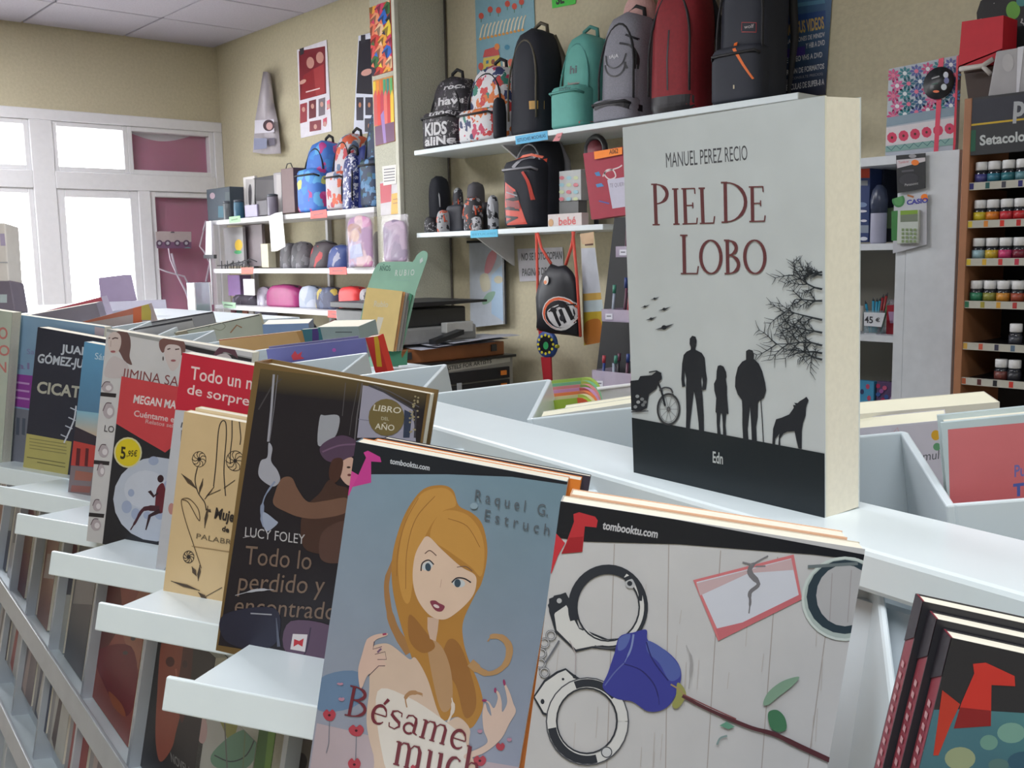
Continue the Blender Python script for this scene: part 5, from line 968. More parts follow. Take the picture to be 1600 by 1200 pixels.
# near side: back board on the slope, panels, dividers, shelves
NSL = GN@(A3(-.405, .47, -.145)+EYE)-.004
def slope_pt(along, upv, out=0.0):          # point on the sloping side
    return GE*along+GU*upv+GN*(NSL+out)
c0 = A3(-.405, .466, -.145)+EYE; s0, t0 = c0@GE, c0@GU
MB().prism([slope_pt(s0-1.0, t0-.03), slope_pt(s0+1.95, t0-.03), slope_pt(s0+1.95, t0-1.25), slope_pt(s0-1.0, t0-1.25)], -GN*.012).build('sloping_back', mat('stand_side', (200, 208, 214), .45, k=1.), stand)
lam = mat('stand_panel', (218, 228, 234), .25, k=1., var=.01)
for k in range(-3, 9):
    O = O0+GE*PITCH*k-(GU*.04 if k < 0 else 0)   # left end of the lip; the near pockets sit a little lower
    A = O-GM*.145; B = A+GW*.165           # panel foot, outer and inner end
    topu = (A3(0, 0, ZS)@GU)
    hu = .19
    # sloped panel behind the books
    up_to = lambda P, q=1.0: P+GU*((ZS-.012-P[2])/GU[2]*q)
    pn = MB().prism([A+GW*.03, B, up_to(B), up_to(A+GW*.03)], -GM*.005).build('pocket_panel', lam, stand, bevel=.001, seg=1)
    # divider from the inner end of this pocket out to the next lip (towards the viewer)
    nx = O-GE*PITCH-GM*.145
    MB().prism([B, nx+GW*.03, up_to(nx+GW*.03, .62), up_to(B)], -GM*.004-GW*.003).build('pocket_divider', lam, stand, bevel=.001, seg=1)
    # shelf board and its front lip
    sh = MB().prism([O+GW*.016, O+GW*.17, O+GW*.17-GM*.145, O+GW*.016-GM*.145], -GU*.006).build('pocket_shelf', white_m, stand, bevel=.001, seg=1)
    MB().obox(O-GU*.022+GW*0, GW*.17, GM*.005, GU*.024).build('shelf_lip', white_m, sh, bevel=.0012)
# middle tier rails
r0 = on_plane((100, 1055), GN, NSL+.05); tr = r0@GU
for dz, nm in ((0, 0), (-.19, 1)):
    b = slope_pt(s0-.9, tr+dz, 0)
    MB().obox(b-GU*.03, GE*2.8, GN*.055, GU*.006).build('rail_shelf', lam, stand)
    MB().obox(b-GU*.03+GN*.05, GE*2.8, GN*.006, GU*.036).build('front_rail', mat('grey_rail', (176, 182, 188), .3, k=1.), stand, bevel=.0015)
for px_ in [(700, 1500), (450, 1160), (222, 1050), (150, 935), (98, 865), (62, 810), (36, 770), (14, 735), (-6, 700), (-22, 680)]:
    q = on_plane(px_, GN, NSL+.03); b = slope_pt(q@GE, tr-.5, 0); MB().obox(b, GE*.010, GN*.03, GU*.76).build('upright_strip', mat('grey_strip', (186, 192, 200), .35, k=1.), stand)
MB().prism([A3(*(slope_pt(s0-1, t0-1.2)[:2]), 0.0), A3(*(slope_pt(s0+1.95, t0-1.2)[:2]), 0), slope_pt(s0+1.95, t0-1.24), slope_pt(s0-1, t0-1.24)], GP*.5).build('plinth', lam, stand)
# far side: zigzag plates rising above the board
Sk = lambda k: S0+GE*.2*k
for k in range(-3, 8):
    S, S1 = Sk(k), Sk(k+1); Pk = S-FW*.13
    MB().prism([S1, Pk, Pk-FU*.30, S1-FU*.30], GE*.005).build('far_plate', lam, stand, bevel=.0012)
    MB().prism([q-FU*.175 for q in (S1, Pk+FM*.06, S+FM*.09, S)], -FU*.006).build('far_shelf', lam, stand)
    MB().prism([Pk, S, S-FU*.30, Pk-FU*.30], nrm(np.cross(FW, FU))*.005).build('far_divider', lam, stand, bevel=.0012)
MB().prism([Sk(-3)-FU*.3, Sk(8)-FU*.3, Sk(8)-FU*.3+GP*.25-A3(0, 0, 1.0), Sk(-3)-FU*.3+GP*.25-A3(0, 0, 1.0)], GP*.01).build('far_side', lam, stand)

# ================================================================== BOOKS
page_m = mat('book_pages', (232, 226, 210), .85, k=1., var=.03, scale=300)
def book(name, label, TL, w, u, W, H, T, cover=(200, 200, 200), spine=None, back=None, hard=False, k=1.3, group=None, pages=None, base_print=True, spine_left=True, cat='book', edge_col=None):
    """TL: top left corner of the front cover; w right, u up; thickness goes away from the reader"""
    w, u = nrm(w), nrm(u); m = nrm(np.cross(w, u)); BL = TL-u*H
    r = thing(name, label, cat, BL, group); ct = .0022 if hard else .0005; ov = .003 if hard else .0004
    cm_ = mat('cover_%02x%02x%02x' % tuple(cover), cover, .38, k=k); sm_ = mat('cover_%02x%02x%02x' % tuple(spine or cover), spine or cover, .38, k=k); bm_ = mat('cover_%02x%02x%02x' % tuple(back or cover), back or cover, .38, k=k)
    MB().obox(BL, w*W, -m*ct, u*H).build('front_cover', cm_, r); MB().obox(BL-m*(T-ct), w*W, -m*ct, u*H).build('back_cover', bm_, r)
    sx = 0 if spine_left else W-ct
    MB().obox(BL+w*sx-m*ct, w*ct, -m*(T-2*ct), u*H).build('spine', sm_, r)
    MB().obox(BL+w*(ct if spine_left else ov)-m*ct+u*ov, w*(W-ct-ov), -m*(T-2*ct), u*(H-2*ov)).build('page_block', pages or page_m, r)
    p = Print(BL, w, u, m, W, H, k=k, base=.00006, step=.000009)
    return r, p
TA = math.radians(6.0); GMT = nrm(GM*math.cos(TA)-GU*math.sin(TA))
def shelf_axes(BLp, TLp, TRp, m=None, c=None):
    """book standing on the upper shelf plane, seen with these three corners"""
    m = GMT if m is None else m
    BL = on_plane(BLp, GU, SH-.010); c = m@BL; TL = on_plane(TLp, m, c); u = nrm(TL-BL); TR = on_plane(TRp, m, c); w = nrm(np.cross(u, m))
    return TL, w, u, (TR-TL)@w, np.linalg.norm(TL-BL)

# ---- the white novel standing on the stand
w = nrm(A3(.995, -.096, -.006)); NU = nrm(A3(.002, -.048, .999)); m = nrm(np.cross(w, NU)); W, H = .1509, .2237
BL0 = A3(-.4312, .4903, -.145)+EYE
r, p = book('novel', 'thick white paperback with wolf and family silhouettes standing upright on the white stand', BL0+NU*H, w, NU, W, H, .031, (198, 205, 208), k=1.0)
INK = (70, 72, 78); T_ = (108, 62, 66)
p.text('MANUEL PEREZ RECIO', (1041, 262), (1168, 250), (1040, 239), (84, 86, 92), .0)
p.serif('PIEL', (1018, 352), (1118, 349), (1016, 296), T_, 1.15, caps=[0]); p.serif('DE', (1126, 348), (1198, 346), (1125, 293), T_, 1.15, caps=[0]); p.serif('LOBO', (1062, 428), (1200, 428), (1061, 375), T_, 1.2, caps=[0])
z8 = lambda L: [(970+a*.3, 400+b*.3) for a, b in L]
D = (38, 42, 50)
for x, y, s_ in [(178, 222, 1), (128, 263, 1), (228, 277, 1.3), (160, 327, 1.2), (228, 372, 2)]:
    p.poly(z8([(x-24*s_, y+6*s_), (x-4*s_, y-2*s_), (x+4*s_, y-4*s_), (x+26*s_, y-10*s_), (x+6*s_, y+3*s_)]), INK); p.ell(970+x*.3, 400+(y)*.3, 2.0*s_, 1.8*s_, D)
p.poly(z8([(45, 838), (1070, 1030), (1100, 1400), (50, 1300)]), (30, 38, 44))
p.poly(z8([(362, 430), (375, 415), (392, 420), (398, 440), (396, 465), (390, 480), (392, 488), (425, 505), (440, 530), (446, 600), (452, 640), (446, 695), (428, 700), (426, 690), (430, 660), (425, 620), (422, 650), (430, 740), (435, 830), (436, 915), (410, 912), (408, 870), (395, 760), (384, 700), (372, 800), (364, 870), (362, 910), (342, 903), (344, 800), (342, 700), (344, 640), (336, 600), (334, 650), (340, 678), (322, 682), (318, 640), (322, 560), (330, 515), (345, 498), (366, 488), (368, 475), (361, 458)]), D)
p.poly(z8([(508, 572), (522, 568), (538, 575), (552, 605), (554, 630), (550, 640), (556, 680), (556, 720), (560, 770), (564, 822), (552, 820), (548, 880), (554, 940), (536, 940), (534, 870), (530, 820), (522, 820), (518, 880), (524, 930), (506, 925), (502, 860), (502, 818), (496, 812), (500, 740), (490, 700), (488, 665), (500, 640), (502, 600)]), D)
p.poly(z8([(655, 495), (670, 486), (690, 492), (697, 515), (695, 535), (722, 560), (740, 600), (755, 660), (760, 700), (748, 740), (730, 750), (718, 760), (716, 840), (708, 890), (712, 972), (686, 968), (682, 880), (676, 780), (668, 860), (664, 900), (668, 958), (640, 955), (636, 880), (636, 800), (634, 750), (612, 720), (598, 680), (600, 630), (612, 580), (635, 550), (655, 540)]), D)
p.line(z8([(732, 745), (740, 860), (746, 972)]), 1.4, D)
p.poly(z8([(792, 985), (796, 900), (812, 850), (840, 842), (880, 825), (898, 800), (904, 790), (900, 776), (914, 776), (906, 764), (924, 766), (934, 756), (948, 748), (958, 742), (970, 733), (976, 742), (982, 752), (974, 768), (968, 790), (966, 830), (952, 870), (946, 910), (945, 1005), (928, 1000), (918, 960), (908, 912), (870, 915), (850, 925), (832, 950), (835, 990), (824, 988), (826, 940), (830, 925), (808, 950), (806, 985)]), D)
# motorcycle
for cx, cy, rx, ry in ((252, 797, 60, 84),):
    p.ring(970+cx*.3, 400+cy*.3, rx*.3-1, ry*.3-1.5, 3.2, (60, 62, 66)); p.ring(970+cx*.3, 400+cy*.3, rx*.3-4, ry*.3-5, .8, (110, 112, 114)); p.ell(970+cx*.3, 400+cy*.3, 3, 4, INK)
    for q in range(10): t = math.pi*q/5; p.line([(970+cx*.3, 400+cy*.3), (970+cx*.3+math.cos(t)*16, 400+cy*.3+math.sin(t)*23)], .6, (120, 122, 124))
p.poly(z8([(48, 650), (95, 645), (105, 625), (165, 620), (190, 600), (215, 615), (218, 640), (200, 655), (190, 690), (150, 720), (140, 790), (100, 812), (52, 800)]), D); p.line(z8([(190, 640), (215, 700), (235, 780)]), 3, D); p.line(z8([(150, 605), (190, 598), (215, 612)]), 2, D); p.line(z8([(205, 700), (230, 685), (262, 690), (275, 712)]), 2.5, INK, True)
for x, y, c_ in [(90, 730, (150, 155, 158)), (115, 745, (130, 134, 138)), (95, 760, (160, 164, 168)), (120, 775, (120, 124, 128)), (80, 785, (140, 144, 148)), (130, 760, (110, 114, 118))]: p.ell(970+x*.3, 400+y*.3, 3, 2.6, c_)
p.line(z8([(50, 812), (148, 806)]), 1.5, INK); p.ell(970+207*.3, 400+632*.3, 3.5, 5, D)
# bare tree growing in from the right edge
p.up(); p.hold = True
rn = random.Random(11)
def branch(x, y, a, l, wd, dep):
    pts = [(x, y)]; aa = a
    for i in range(4): aa += rn.uniform(-.25, .25); x += math.cos(aa)*l/4; y += math.sin(aa)*l/4; pts.append((x, y))
    p.line(pts, [wd*(1-.16*i) for i in range(5)], (52, 58, 64))
    if dep:
        for i in (1, 2, 3, 4):
            for sg in (-1, 1):
                if rn.random() < .78: branch(pts[i][0], pts[i][1], aa+sg*rn.uniform(.45, 1.0), l*rn.uniform(.35, .6), wd*.62, dep-1)
for y, a, l in [(430, 3.3, 30), (452, 3.5, 50), (470, 3.25, 42), (500, 3.4, 60), (520, 3.2, 50), (540, 3.45, 72), (552, 3.1, 55), (562, 3.3, 40), (425, 2.9, 20)]: branch(1286, y, a, l, 3.4, 2)
p.hold = False
p.text('Edn', (1115, 722), (1131, 725), (1115, 705), (190, 195, 195), .02)
p.build('cover_print', r)
MB().obox(BL0+w*(W-.0015)-m*.0004, w*.0015, -m*.0015, NU*H).build('cover_fold', mat('fold_cream', (225, 222, 205), .5, k=1.), r)

# ---- upper tier, from the right
def stack_book(name, label, TL, w, u, m, off, W, H, T, **k_): return book(name, label, TL-m*off, w, u, W, H, T, **k_)
# rose and handcuffs
TLc = A3(-.331, .326, -.12)*.9+EYE; m0 = GMT; c = m0@TLc; TLc = on_plane((876, 783), m0, c); TRc = on_plane((1350, 868), m0, c); w = nrm(TRc-TLc); u = nrm(np.cross(m0, w)); Wc = np.linalg.norm(TRc-TLc)
bl = on_plane((1304, 1200), m0, c); u = nrm(TRc-bl); u = nrm(u-(u@m0)*m0); w2 = nrm(np.cross(u, m0)); w = nrm(w*.6+w2*.4); u = nrm(np.cross(m0, w))
r, p = book('paperback', 'paperback with blue rose and handcuffs on pale planks, front pocket of the stand', TLc, w, u, Wc, .218, .012, (196, 194, 194), k=1.0, back=(205, 195, 180))
C_ = p
p.fill((196, 196, 199), (188, 186, 188))
for xs in ((960, 850, 948, 1200), (1045, 850, 1040, 1200), (1126, 860, 1105, 1200), (1215, 870, 1190, 1200), (1290, 990, 1262, 1200)): p.line([(xs[0], xs[1]), (xs[2], xs[3])], 1.6, (165, 158, 156))
rn = random.Random(2)
for i in range(26): x, y = rn.uniform(860, 1320), rn.uniform(870, 1180); p.line([(x, y), (x-3, y+rn.uniform(20, 60))], 1, (184, 178, 176))
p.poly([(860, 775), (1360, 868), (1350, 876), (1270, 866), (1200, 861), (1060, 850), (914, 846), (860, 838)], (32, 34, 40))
p.poly([(896, 803), (905, 800), (930, 807), (934, 813), (932, 824), (914, 822), (910, 862), (877, 865), (884, 850), (897, 815)], (186, 52, 60)); p.poly([(868, 832), (883, 848), (872, 868), (862, 895), (855, 900), (858, 860)], (196, 56, 66)); p.poly([(877, 865), (890, 840), (911, 838), (910, 862)], (160, 40, 48))
p.text('tombooktu.com', (941, 826), (1027, 840), (943, 814), (190, 190, 195), .03)
p.poly([(1083, 906), (1240, 866), (1253, 936), (1122, 1001)], (206, 120, 125)); p.poly([(1088, 909), (1236, 872), (1248, 930), (1124, 990)], (205, 208, 220)); p.poly([(1094, 930), (1088, 911), (1236, 873), (1240, 890), (1170, 895)], (196, 170, 175)); p.poly([(1124, 1000), (1118, 982), (1160, 972), (1250, 928), (1253, 936)], (196, 110, 118))
p.line([(1200, 868), (1176, 882), (1172, 895), (1185, 912), (1172, 925), (1172, 940), (1170, 958)], [2, 7, 9, 6, 6, 4, 2], (120, 118, 124), True); p.line([(1176, 882), (1160, 878)], 2.5, (130, 128, 134)); p.line([(1180, 885), (1196, 884)], 2.5, (130, 128, 134))
p.ell(1320, 935, 68, 66, (172, 185, 183)); p.ring(1320, 935, 66, 64, 4, (200, 210, 208)); p.ell(1320, 932, 60, 58, (52, 66, 76)); p.ell(1320, 930, 45, 48, (176, 176, 180)); p.line([(1300, 895), (1296, 970)], 1.5, (160, 155, 158)); p.line([(1330, 890), (1324, 972)], 1.5, (160, 155, 158)); p.line([(1262, 885), (1340, 880)], 5, (110, 120, 124)) 
# handcuffs
ST, SD, SL = (150, 152, 158), (50, 54, 62), (208, 208, 208)
p.poly([(858, 935), (884, 925), (895, 945), (905, 980), (950, 998), (975, 996), (962, 1016), (925, 1012), (900, 1018), (868, 988), (858, 955)], SD); p.poly([(866, 958), (885, 945), (905, 982), (945, 1000), (960, 1006), (925, 1009), (900, 1014), (870, 984)], SL)
p.ring(950, 948, 55, 59, 15, SD, 0, 160, 420); p.ring(951, 948, 51, 56, 9, SL, 0, -60, 140); p.ring(950, 948, 49, 53, 2.5, SD); p.ring(950, 949, 60, 63, 2, (90, 92, 98), 0, 40, 110); p.poly([(856, 945), (866, 930), (885, 926), (890, 940), (872, 945), (864, 966)], SD); p.ell(874, 938, 4, 4, (180, 182, 186)); p.ell(985, 911, 8, 8, (180, 182, 186)); p.line([(976, 905), (990, 902), (1000, 925), (1000, 938)], 6, SD, True); p.ell(984, 911, 4, 4, SD)
for i, (x, y) in enumerate([(858, 992), (848, 1004), (843, 1020), (842, 1036), (848, 1050)]): p.ring(x+3, y, 7, 7, 3, (100, 102, 108)); p.ring(x+3, y, 7, 7, 1, (200, 200, 204))
p.line([(874, 1000), (862, 1020), (852, 1035)], 3, (110, 112, 120)); p.line([(890, 1000), (900, 1020), (899, 1050)], 1.2, (170, 160, 165))
p.poly([(833, 1088), (850, 1062), (870, 1048), (884, 1043), (900, 1055), (912, 1062), (880, 1085), (868, 1100), (858, 1118), (848, 1115)], SD); p.poly([(836, 1088), (852, 1065), (872, 1051), (884, 1046), (897, 1058), (906, 1064), (876, 1084), (865, 1098), (857, 1114), (850, 1112)], SL)
p.ring(918, 1126, 56, 60, 16, SL); p.ring(918, 1126, 64, 68, 2, (80, 82, 90)); p.ring(917, 1125, 47, 51, 2.5, SD); p.ring(918, 1126, 56, 60, 13, SD, 0, 75, 170); p.ring(918, 1126, 56, 60, 12, SD, 0, 250, 320); p.ell(948, 1174, 9, 9, (196, 198, 202)); p.ring(948, 1174, 8, 8, 1.5, SD); p.ell(848, 1095, 3, 4, SD); p.ell(880, 1060, 2, 2, SD); p.ell(898, 1056, 3, 3, SD)
# rose
p.poly([(968, 994), (990, 987), (1010, 983), (1013, 1000), (1040, 1015), (1060, 1036), (1064, 1060), (1052, 1092), (1035, 1108), (1012, 1110), (988, 1095), (962, 1090), (942, 1073), (950, 1050), (960, 1020)], (62, 66, 148), True)
p.poly([(1012, 1000), (1038, 1014), (1060, 1038), (1062, 1056), (1046, 1062), (1030, 1035), (1012, 1018)], (84, 98, 165), True); p.poly([(968, 996), (985, 990), (978, 1010), (966, 1015)], (90, 105, 170), True); p.line([(990, 990), (986, 1012), (976, 1034)], [3, 3, 1], (130, 145, 190), True); p.line([(974, 1036), (1000, 1045), (1020, 1065), (1028, 1085), (1030, 1100)], [1.5, 2, 2, 1], (48, 48, 110), True); p.line([(975, 1035), (960, 1050), (945, 1070)], 2, (100, 110, 170), True); p.line([(1010, 1002), (1020, 1030), (1044, 1062)], 2, (44, 46, 110), True)
p.poly([(1058, 1066), (1066, 1070), (1072, 1084), (1064, 1100), (1056, 1106), (1050, 1100), (1056, 1085)], (150, 150, 90), True); p.line([(1048, 1068), (1062, 1076), (1072, 1088)], 2.5, (160, 140, 100)); p.line([(1072, 1007), (1080, 1030), (1076, 1075)], [1, 4, 1], (160, 158, 160), True)
p.line([(1066, 1086), (1100, 1104), (1140, 1122), (1175, 1136), (1210, 1146), (1250, 1165), (1304, 1190)], [5, 5, 6, 6, 7, 8, 8], (88, 52, 58), True); p.line([(1068, 1084), (1110, 1104), (1150, 1122)], 2, (130, 80, 82), True); p.poly([(1124, 1132), (1135, 1126), (1148, 1134), (1138, 1138)], (100, 150, 130)); p.line([(1120, 1162), (1125, 1152), (1136, 1148)], 3, (130, 150, 150), True)
p.poly([(1192, 1098), (1200, 1080), (1222, 1063), (1248, 1056), (1238, 1070), (1215, 1088), (1200, 1100)], (130, 160, 140), True); p.poly([(1200, 1112), (1214, 1108), (1226, 1120), (1228, 1138), (1215, 1142), (1203, 1134)], (72, 120, 90), True)
p.build('cover_print', r)
book('paperback', 'pale-edged paperback directly behind the rose and handcuffs book', TLc-GMT*.0125+w*.003+u*.001, w, u, Wc-.008, .217, .012, (225, 180, 150), k=1.0)
# besame
TLb = A3(-.563, .360, -.126)*.9+EYE; c = GMT@TLb; TLb = on_plane((556, 690), GMT, c); TRb = on_plane((886, 758), GMT, c); w = nrm(TRb-TLb); Wb = np.linalg.norm(TRb-TLb)
bl = on_plane((491, 1197), GMT, c); uu = nrm(TLb-bl); w2 = nrm(np.cross(uu, GMT)); w = nrm(w+w2); u = nrm(np.cross(GMT, w))
r, p = book('paperback', 'paperback with a long-haired painted girl on blue, behind the rose book', TLb, w, u, Wb, .218, .015, (120, 142, 160), k=1.0, back=(220, 130, 60))
p.poly([(.0, .0), (1, .0), (1, 1), (0, 1)], None, cols=[(150, 150, 165), (150, 150, 168), (112, 140, 155), (122, 146, 164)], uv=True)
p.poly([(495, 1130), (540, 1140), (700, 1180), (820, 1200), (820, 1230), (480, 1230)], (176, 160, 166)); p.poly([(500, 1060), (560, 1050), (560, 1100), (498, 1110)], (104, 128, 158), True)
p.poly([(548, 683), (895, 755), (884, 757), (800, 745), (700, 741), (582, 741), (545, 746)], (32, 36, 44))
p.poly([(568, 707), (575, 704), (594, 714), (596, 722), (580, 721), (580, 754), (550, 761), (548, 745), (560, 742), (572, 715)], (188, 62, 140)); p.poly([(548, 735), (560, 742), (553, 756), (545, 775), (542, 770)], (196, 70, 145))
p.text('tombooktu.com', (609, 724), (671, 735), (610, 716), (185, 190, 198), .03)
HA, HB, HC = (172, 124, 62), (190, 142, 74), (150, 104, 58)
p.line([(628, 850), (606, 900), (606, 940), (616, 980), (640, 1020)], [6, 8, 9, 12, 14], (158, 116, 74), True)
p.poly([(662, 764), (690, 758), (708, 766), (717, 790), (737, 801), (753, 818), (761, 850), (760, 880), (752, 912), (742, 930), (724, 970), (724, 1000), (732, 1030), (748, 1068), (755, 1100), (748, 1122), (734, 1138), (716, 1120), (694, 1126), (684, 1118), (668, 1085), (650, 1045), (634, 1000), (622, 960), (613, 915), (613, 870), (624, 825), (640, 790)], HA, True)
p.poly([(664, 768), (690, 762), (706, 770), (712, 790), (690, 800), (668, 830), (650, 880), (640, 940), (628, 930), (622, 880), (632, 820), (648, 785)], HB, True); p.poly([(690, 800), (725, 802), (748, 825), (757, 860), (752, 900), (735, 885), (700, 860), (672, 838)], HB, True)
p.poly([(700, 1000), (720, 1010), (742, 1075), (742, 1110), (726, 1120), (712, 1070), (690, 1040)], HC, True); p.poly([(668, 1000), (690, 1010), (705, 1050), (706, 1100), (690, 1110), (676, 1060)], (176, 140, 104), True); p.poly([(640, 960), (664, 985), (680, 1010), (660, 1020), (640, 1000)], HC, True)
p.line([(654, 778), (634, 815), (622, 860), (620, 900)], 1, HC, True); p.line([(680, 775), (650, 810), (636, 860), (634, 920)], 1, HC, True); p.line([(700, 810), (730, 822), (750, 855)], 1, HC, True)
SK = (212, 186, 166)
p.poly([(668, 964), (686, 966), (684, 985), (681, 1002), (672, 998), (668, 982)], (196, 168, 150)); p.poly([(669, 838), (690, 858), (720, 885), (742, 898), (744, 915), (738, 932), (722, 950), (700, 966), (684, 967), (668, 958), (652, 935), (645, 905), (648, 870), (658, 848)], SK, True)
p.ell(668, 884, 9, 6.5, (190, 196, 200), -30); p.ell(669, 886, 4.5, 6.5, (60, 76, 90), -10); p.line([(658, 892), (660, 880), (670, 875), (678, 882)], 2, (50, 48, 56), True); p.ell(717, 911, 10, 6.5, (190, 196, 200), 10); p.ell(715, 911, 5, 6.5, (60, 76, 90)); p.line([(706, 910), (714, 903), (726, 904), (736, 910)], 2.2, (50, 48, 56), True); p.line([(664, 865), (672, 860), (682, 868)], 1.6, (110, 86, 80), True); p.line([(714, 886), (728, 885), (738, 892)], 1.2, (110, 86, 80), True); p.line([(690, 905), (688, 918)], 1, (190, 160, 145))
p.poly([(672, 940), (680, 938), (686, 942), (695, 947), (690, 955), (680, 953)], (132, 62, 80), True); p.ell(682, 947, 5, 2.4, (212, 196, 196), 25)
p.line([(735, 1035), (748, 1046), (762, 1052), (778, 1048), (792, 1034), (796, 1012), (786, 997), (770, 994), (762, 1002)], [14, 10, 7, 8, 10, 11, 10, 8, 2], (176, 138, 96), True)
B_ = (202, 178, 160)
p.poly([(584, 1009), (600, 1005), (612, 1008), (630, 1022), (641, 1030), (650, 1028), (668, 1060), (684, 1110), (696, 1128), (716, 1120), (734, 1138), (733, 1165), (738, 1230), (600, 1230), (584, 1180), (573, 1130), (577, 1080), (578, 1050), (582, 1020)], B_, True); p.poly([(590, 1080), (640, 1090), (700, 1130), (728, 1160), (720, 1215), (620, 1215), (596, 1170)], (212, 204, 196), True)
p.line([(636, 1105), (634, 1090), (643, 1082), (658, 1084), (660, 1088)], [2, 6, 7, 4, 1], (168, 128, 92), True); p.line([(700, 1128), (708, 1108), (706, 1090)], [3, 6, 2], (210, 196, 184), True)
p.poly([(577, 996), (588, 991), (605, 989), (604, 993), (590, 998), (585, 1003), (584, 1012), (596, 1008), (602, 1010), (590, 1018), (604, 1026), (600, 1032), (604, 1038), (596, 1042), (586, 1046), (574, 1056), (566, 1074), (562, 1072), (560, 1046), (566, 1022), (572, 1002)], (206, 176, 162), True); p.line([(585, 1002), (583, 1014), (597, 1010)], 1.2, (90, 70, 80)); p.line([(576, 1056), (592, 1040), (602, 1040)], 1.2, (90, 70, 80)); p.line([(586, 1022), (602, 1018), (604, 1030), (590, 1030)], 1, (90, 70, 80)); p.line([(598, 991), (604, 990)], 3, (160, 60, 90)); p.line([(590, 1019), (596, 1013)], 3, (120, 90, 120))
p.poly([(727, 1178), (750, 1168), (762, 1158), (756, 1140), (754, 1115), (758, 1098), (762, 1110), (768, 1118), (764, 1100), (756, 1094), (764, 1096), (772, 1106), (778, 1090), (774, 1078), (780, 1082), (784, 1096), (785, 1112), (792, 1100), (792, 1088), (787, 1064), (796, 1080), (802, 1098), (806, 1112), (796, 1130), (786, 1150), (772, 1165), (752, 1178), (728, 1185)], (206, 180, 166), True); p.ell(788, 1066, 2, 5, (150, 60, 100), -10); p.ell(774, 1078, 2, 4, (150, 60, 100)); p.ell(757, 1094, 4, 2, (150, 60, 100))
for x, y, a, b in [(515, 1117, 10, 9), (557, 1141, 12, 9), (554, 1194, 10, 10), (534, 1092, 5, 3), (782, 1166, 7, 6), (750, 1188, 10, 8), (796, 1155, 4, 3), (750, 1142, 4, 3), (532, 1068, 5, 2), (648, 1199, 6, 5)]:
    c_ = (172, 66, 78) if a > 5 else (176, 130, 150); p.poly([(x-a, y-b*.3), (x-a*.4, y-b), (x, y-b*.6), (x+a*.5, y-b), (x+a, y-b*.2), (x+a*.6, y+b*.8), (x, y+b), (x-a*.7, y+b*.6)], c_, True)
    if a > 8: p.ell(x, y, 2.2, 2, (70, 30, 40)); p.line([(x, y+b), (x-1, y+b+35), (x-5, y+b+50)], 1, (110, 116, 130))
tcol = (112, 46, 56)
p.serif("B", (537, 1116), (576, 1124), (546, 1070), tcol, 1.25); p.serif("e'same", (576, 1126), (727, 1173), (588, 1080), tcol, 1.25); p.serif("much", (612, 1192), (750, 1232), (622, 1132), tcol, 1.15)
p.text('R a q u e l   G.', (742, 781), (856, 806), (744, 764), (92, 100, 108), .0); p.text('E s t r u c h', (757, 812), (858, 836), (759, 795), (92, 100, 108), .0); p.ell(741, 790, 6, 5, (140, 162, 176))
p.build('cover_print', r)
r2, p2 = book('paperback', 'orange-edged paperback directly behind the painted girl book', TLb-GMT*.0155+w*.006-u*.001, w, u, Wb+.001, .216, .012, (225, 130, 50), k=1.0)
book('paperback', 'black-backed paperback at the back of the painted girl pocket', TLb-GMT*.028+w*.010+u*.000, w, u, Wb+.002, .216, .006, (60, 54, 66), k=1.0, back=(46, 42, 52))
# gold-edged hardback
TL, w, u, W, H = shelf_axes((337, 1016), (398, 565), (674, 603))
r, p = book('hardback', 'gold-edged dark hardback showing a woman boarding a train, a gold seal on its cover', TL, w, u, W, H, .032, (112, 88, 52), spine=(128, 90, 50), hard=True, k=1.0)
q2 = lambda L: [(400+a*.25, 600+b*.25) for a, b in L]
p.poly([(407, 576), (668, 607), (608, 1052), (341, 1008)], (36, 32, 38)); p.poly([(407, 576), (668, 607), (662, 640), (403, 612)], None, cols=[(92, 78, 50), (92, 78, 50), (40, 36, 38), (40, 36, 38)])
p.line([(404, 640), (424, 605), (440, 592)], 2, (70, 66, 70)); p.line([(428, 585), (424, 640), (419, 690)], 3.5, (150, 150, 160)); p.line([(434, 586), (428, 640), (421, 690)], 1.4, (110, 108, 116)); p.line([(566, 598), (558, 650), (554, 690)], 2, (96, 92, 96)); p.line([(560, 598), (550, 650), (546, 680)], 1, (80, 76, 80)); p.line([(540, 598), (535, 650)], 1, (90, 86, 90))
p.poly([(567, 602), (590, 606), (645, 640), (650, 690), (600, 684), (558, 684)], (150, 148, 165)); p.line([(576, 602), (600, 612), (650, 642), (648, 684)], 3, (64, 62, 70)); p.line([(584, 602), (610, 612), (655, 636)], 1.4, (90, 88, 96)); p.poly([(632, 640), (644, 646), (640, 684), (630, 684)], (52, 60, 80)); p.line([(560, 655), (600, 660)], 1.4, (120, 118, 135))
for i in range(26): rn = random.Random(i+40); x, y = 648+rn.uniform(-8, 6), 618+rn.uniform(0, 60); p.ell(x, y, 1.8, 1.6, (150, 140, 110), n=6)
p.poly([(500, 652), (508, 649), (530, 650), (527, 676), (515, 690), (497, 695)], (150, 152, 160), True)
p.poly([(500, 700), (512, 688), (535, 680), (556, 688), (560, 700), (550, 714), (520, 722), (505, 715)], (82, 62, 84), True); p.line([(504, 706), (530, 696), (556, 694)], 2.5, (112, 86, 112), True); p.poly([(533, 722), (552, 716), (552, 754), (544, 758), (534, 748), (530, 735)], (196, 160, 145), True); p.poly([(520, 718), (536, 718), (532, 745), (520, 755), (514, 740)], (72, 46, 40), True); p.ell(546, 742, 3, 2, (110, 60, 60)); p.ell(545, 730, 3, 1.6, (60, 46, 46))
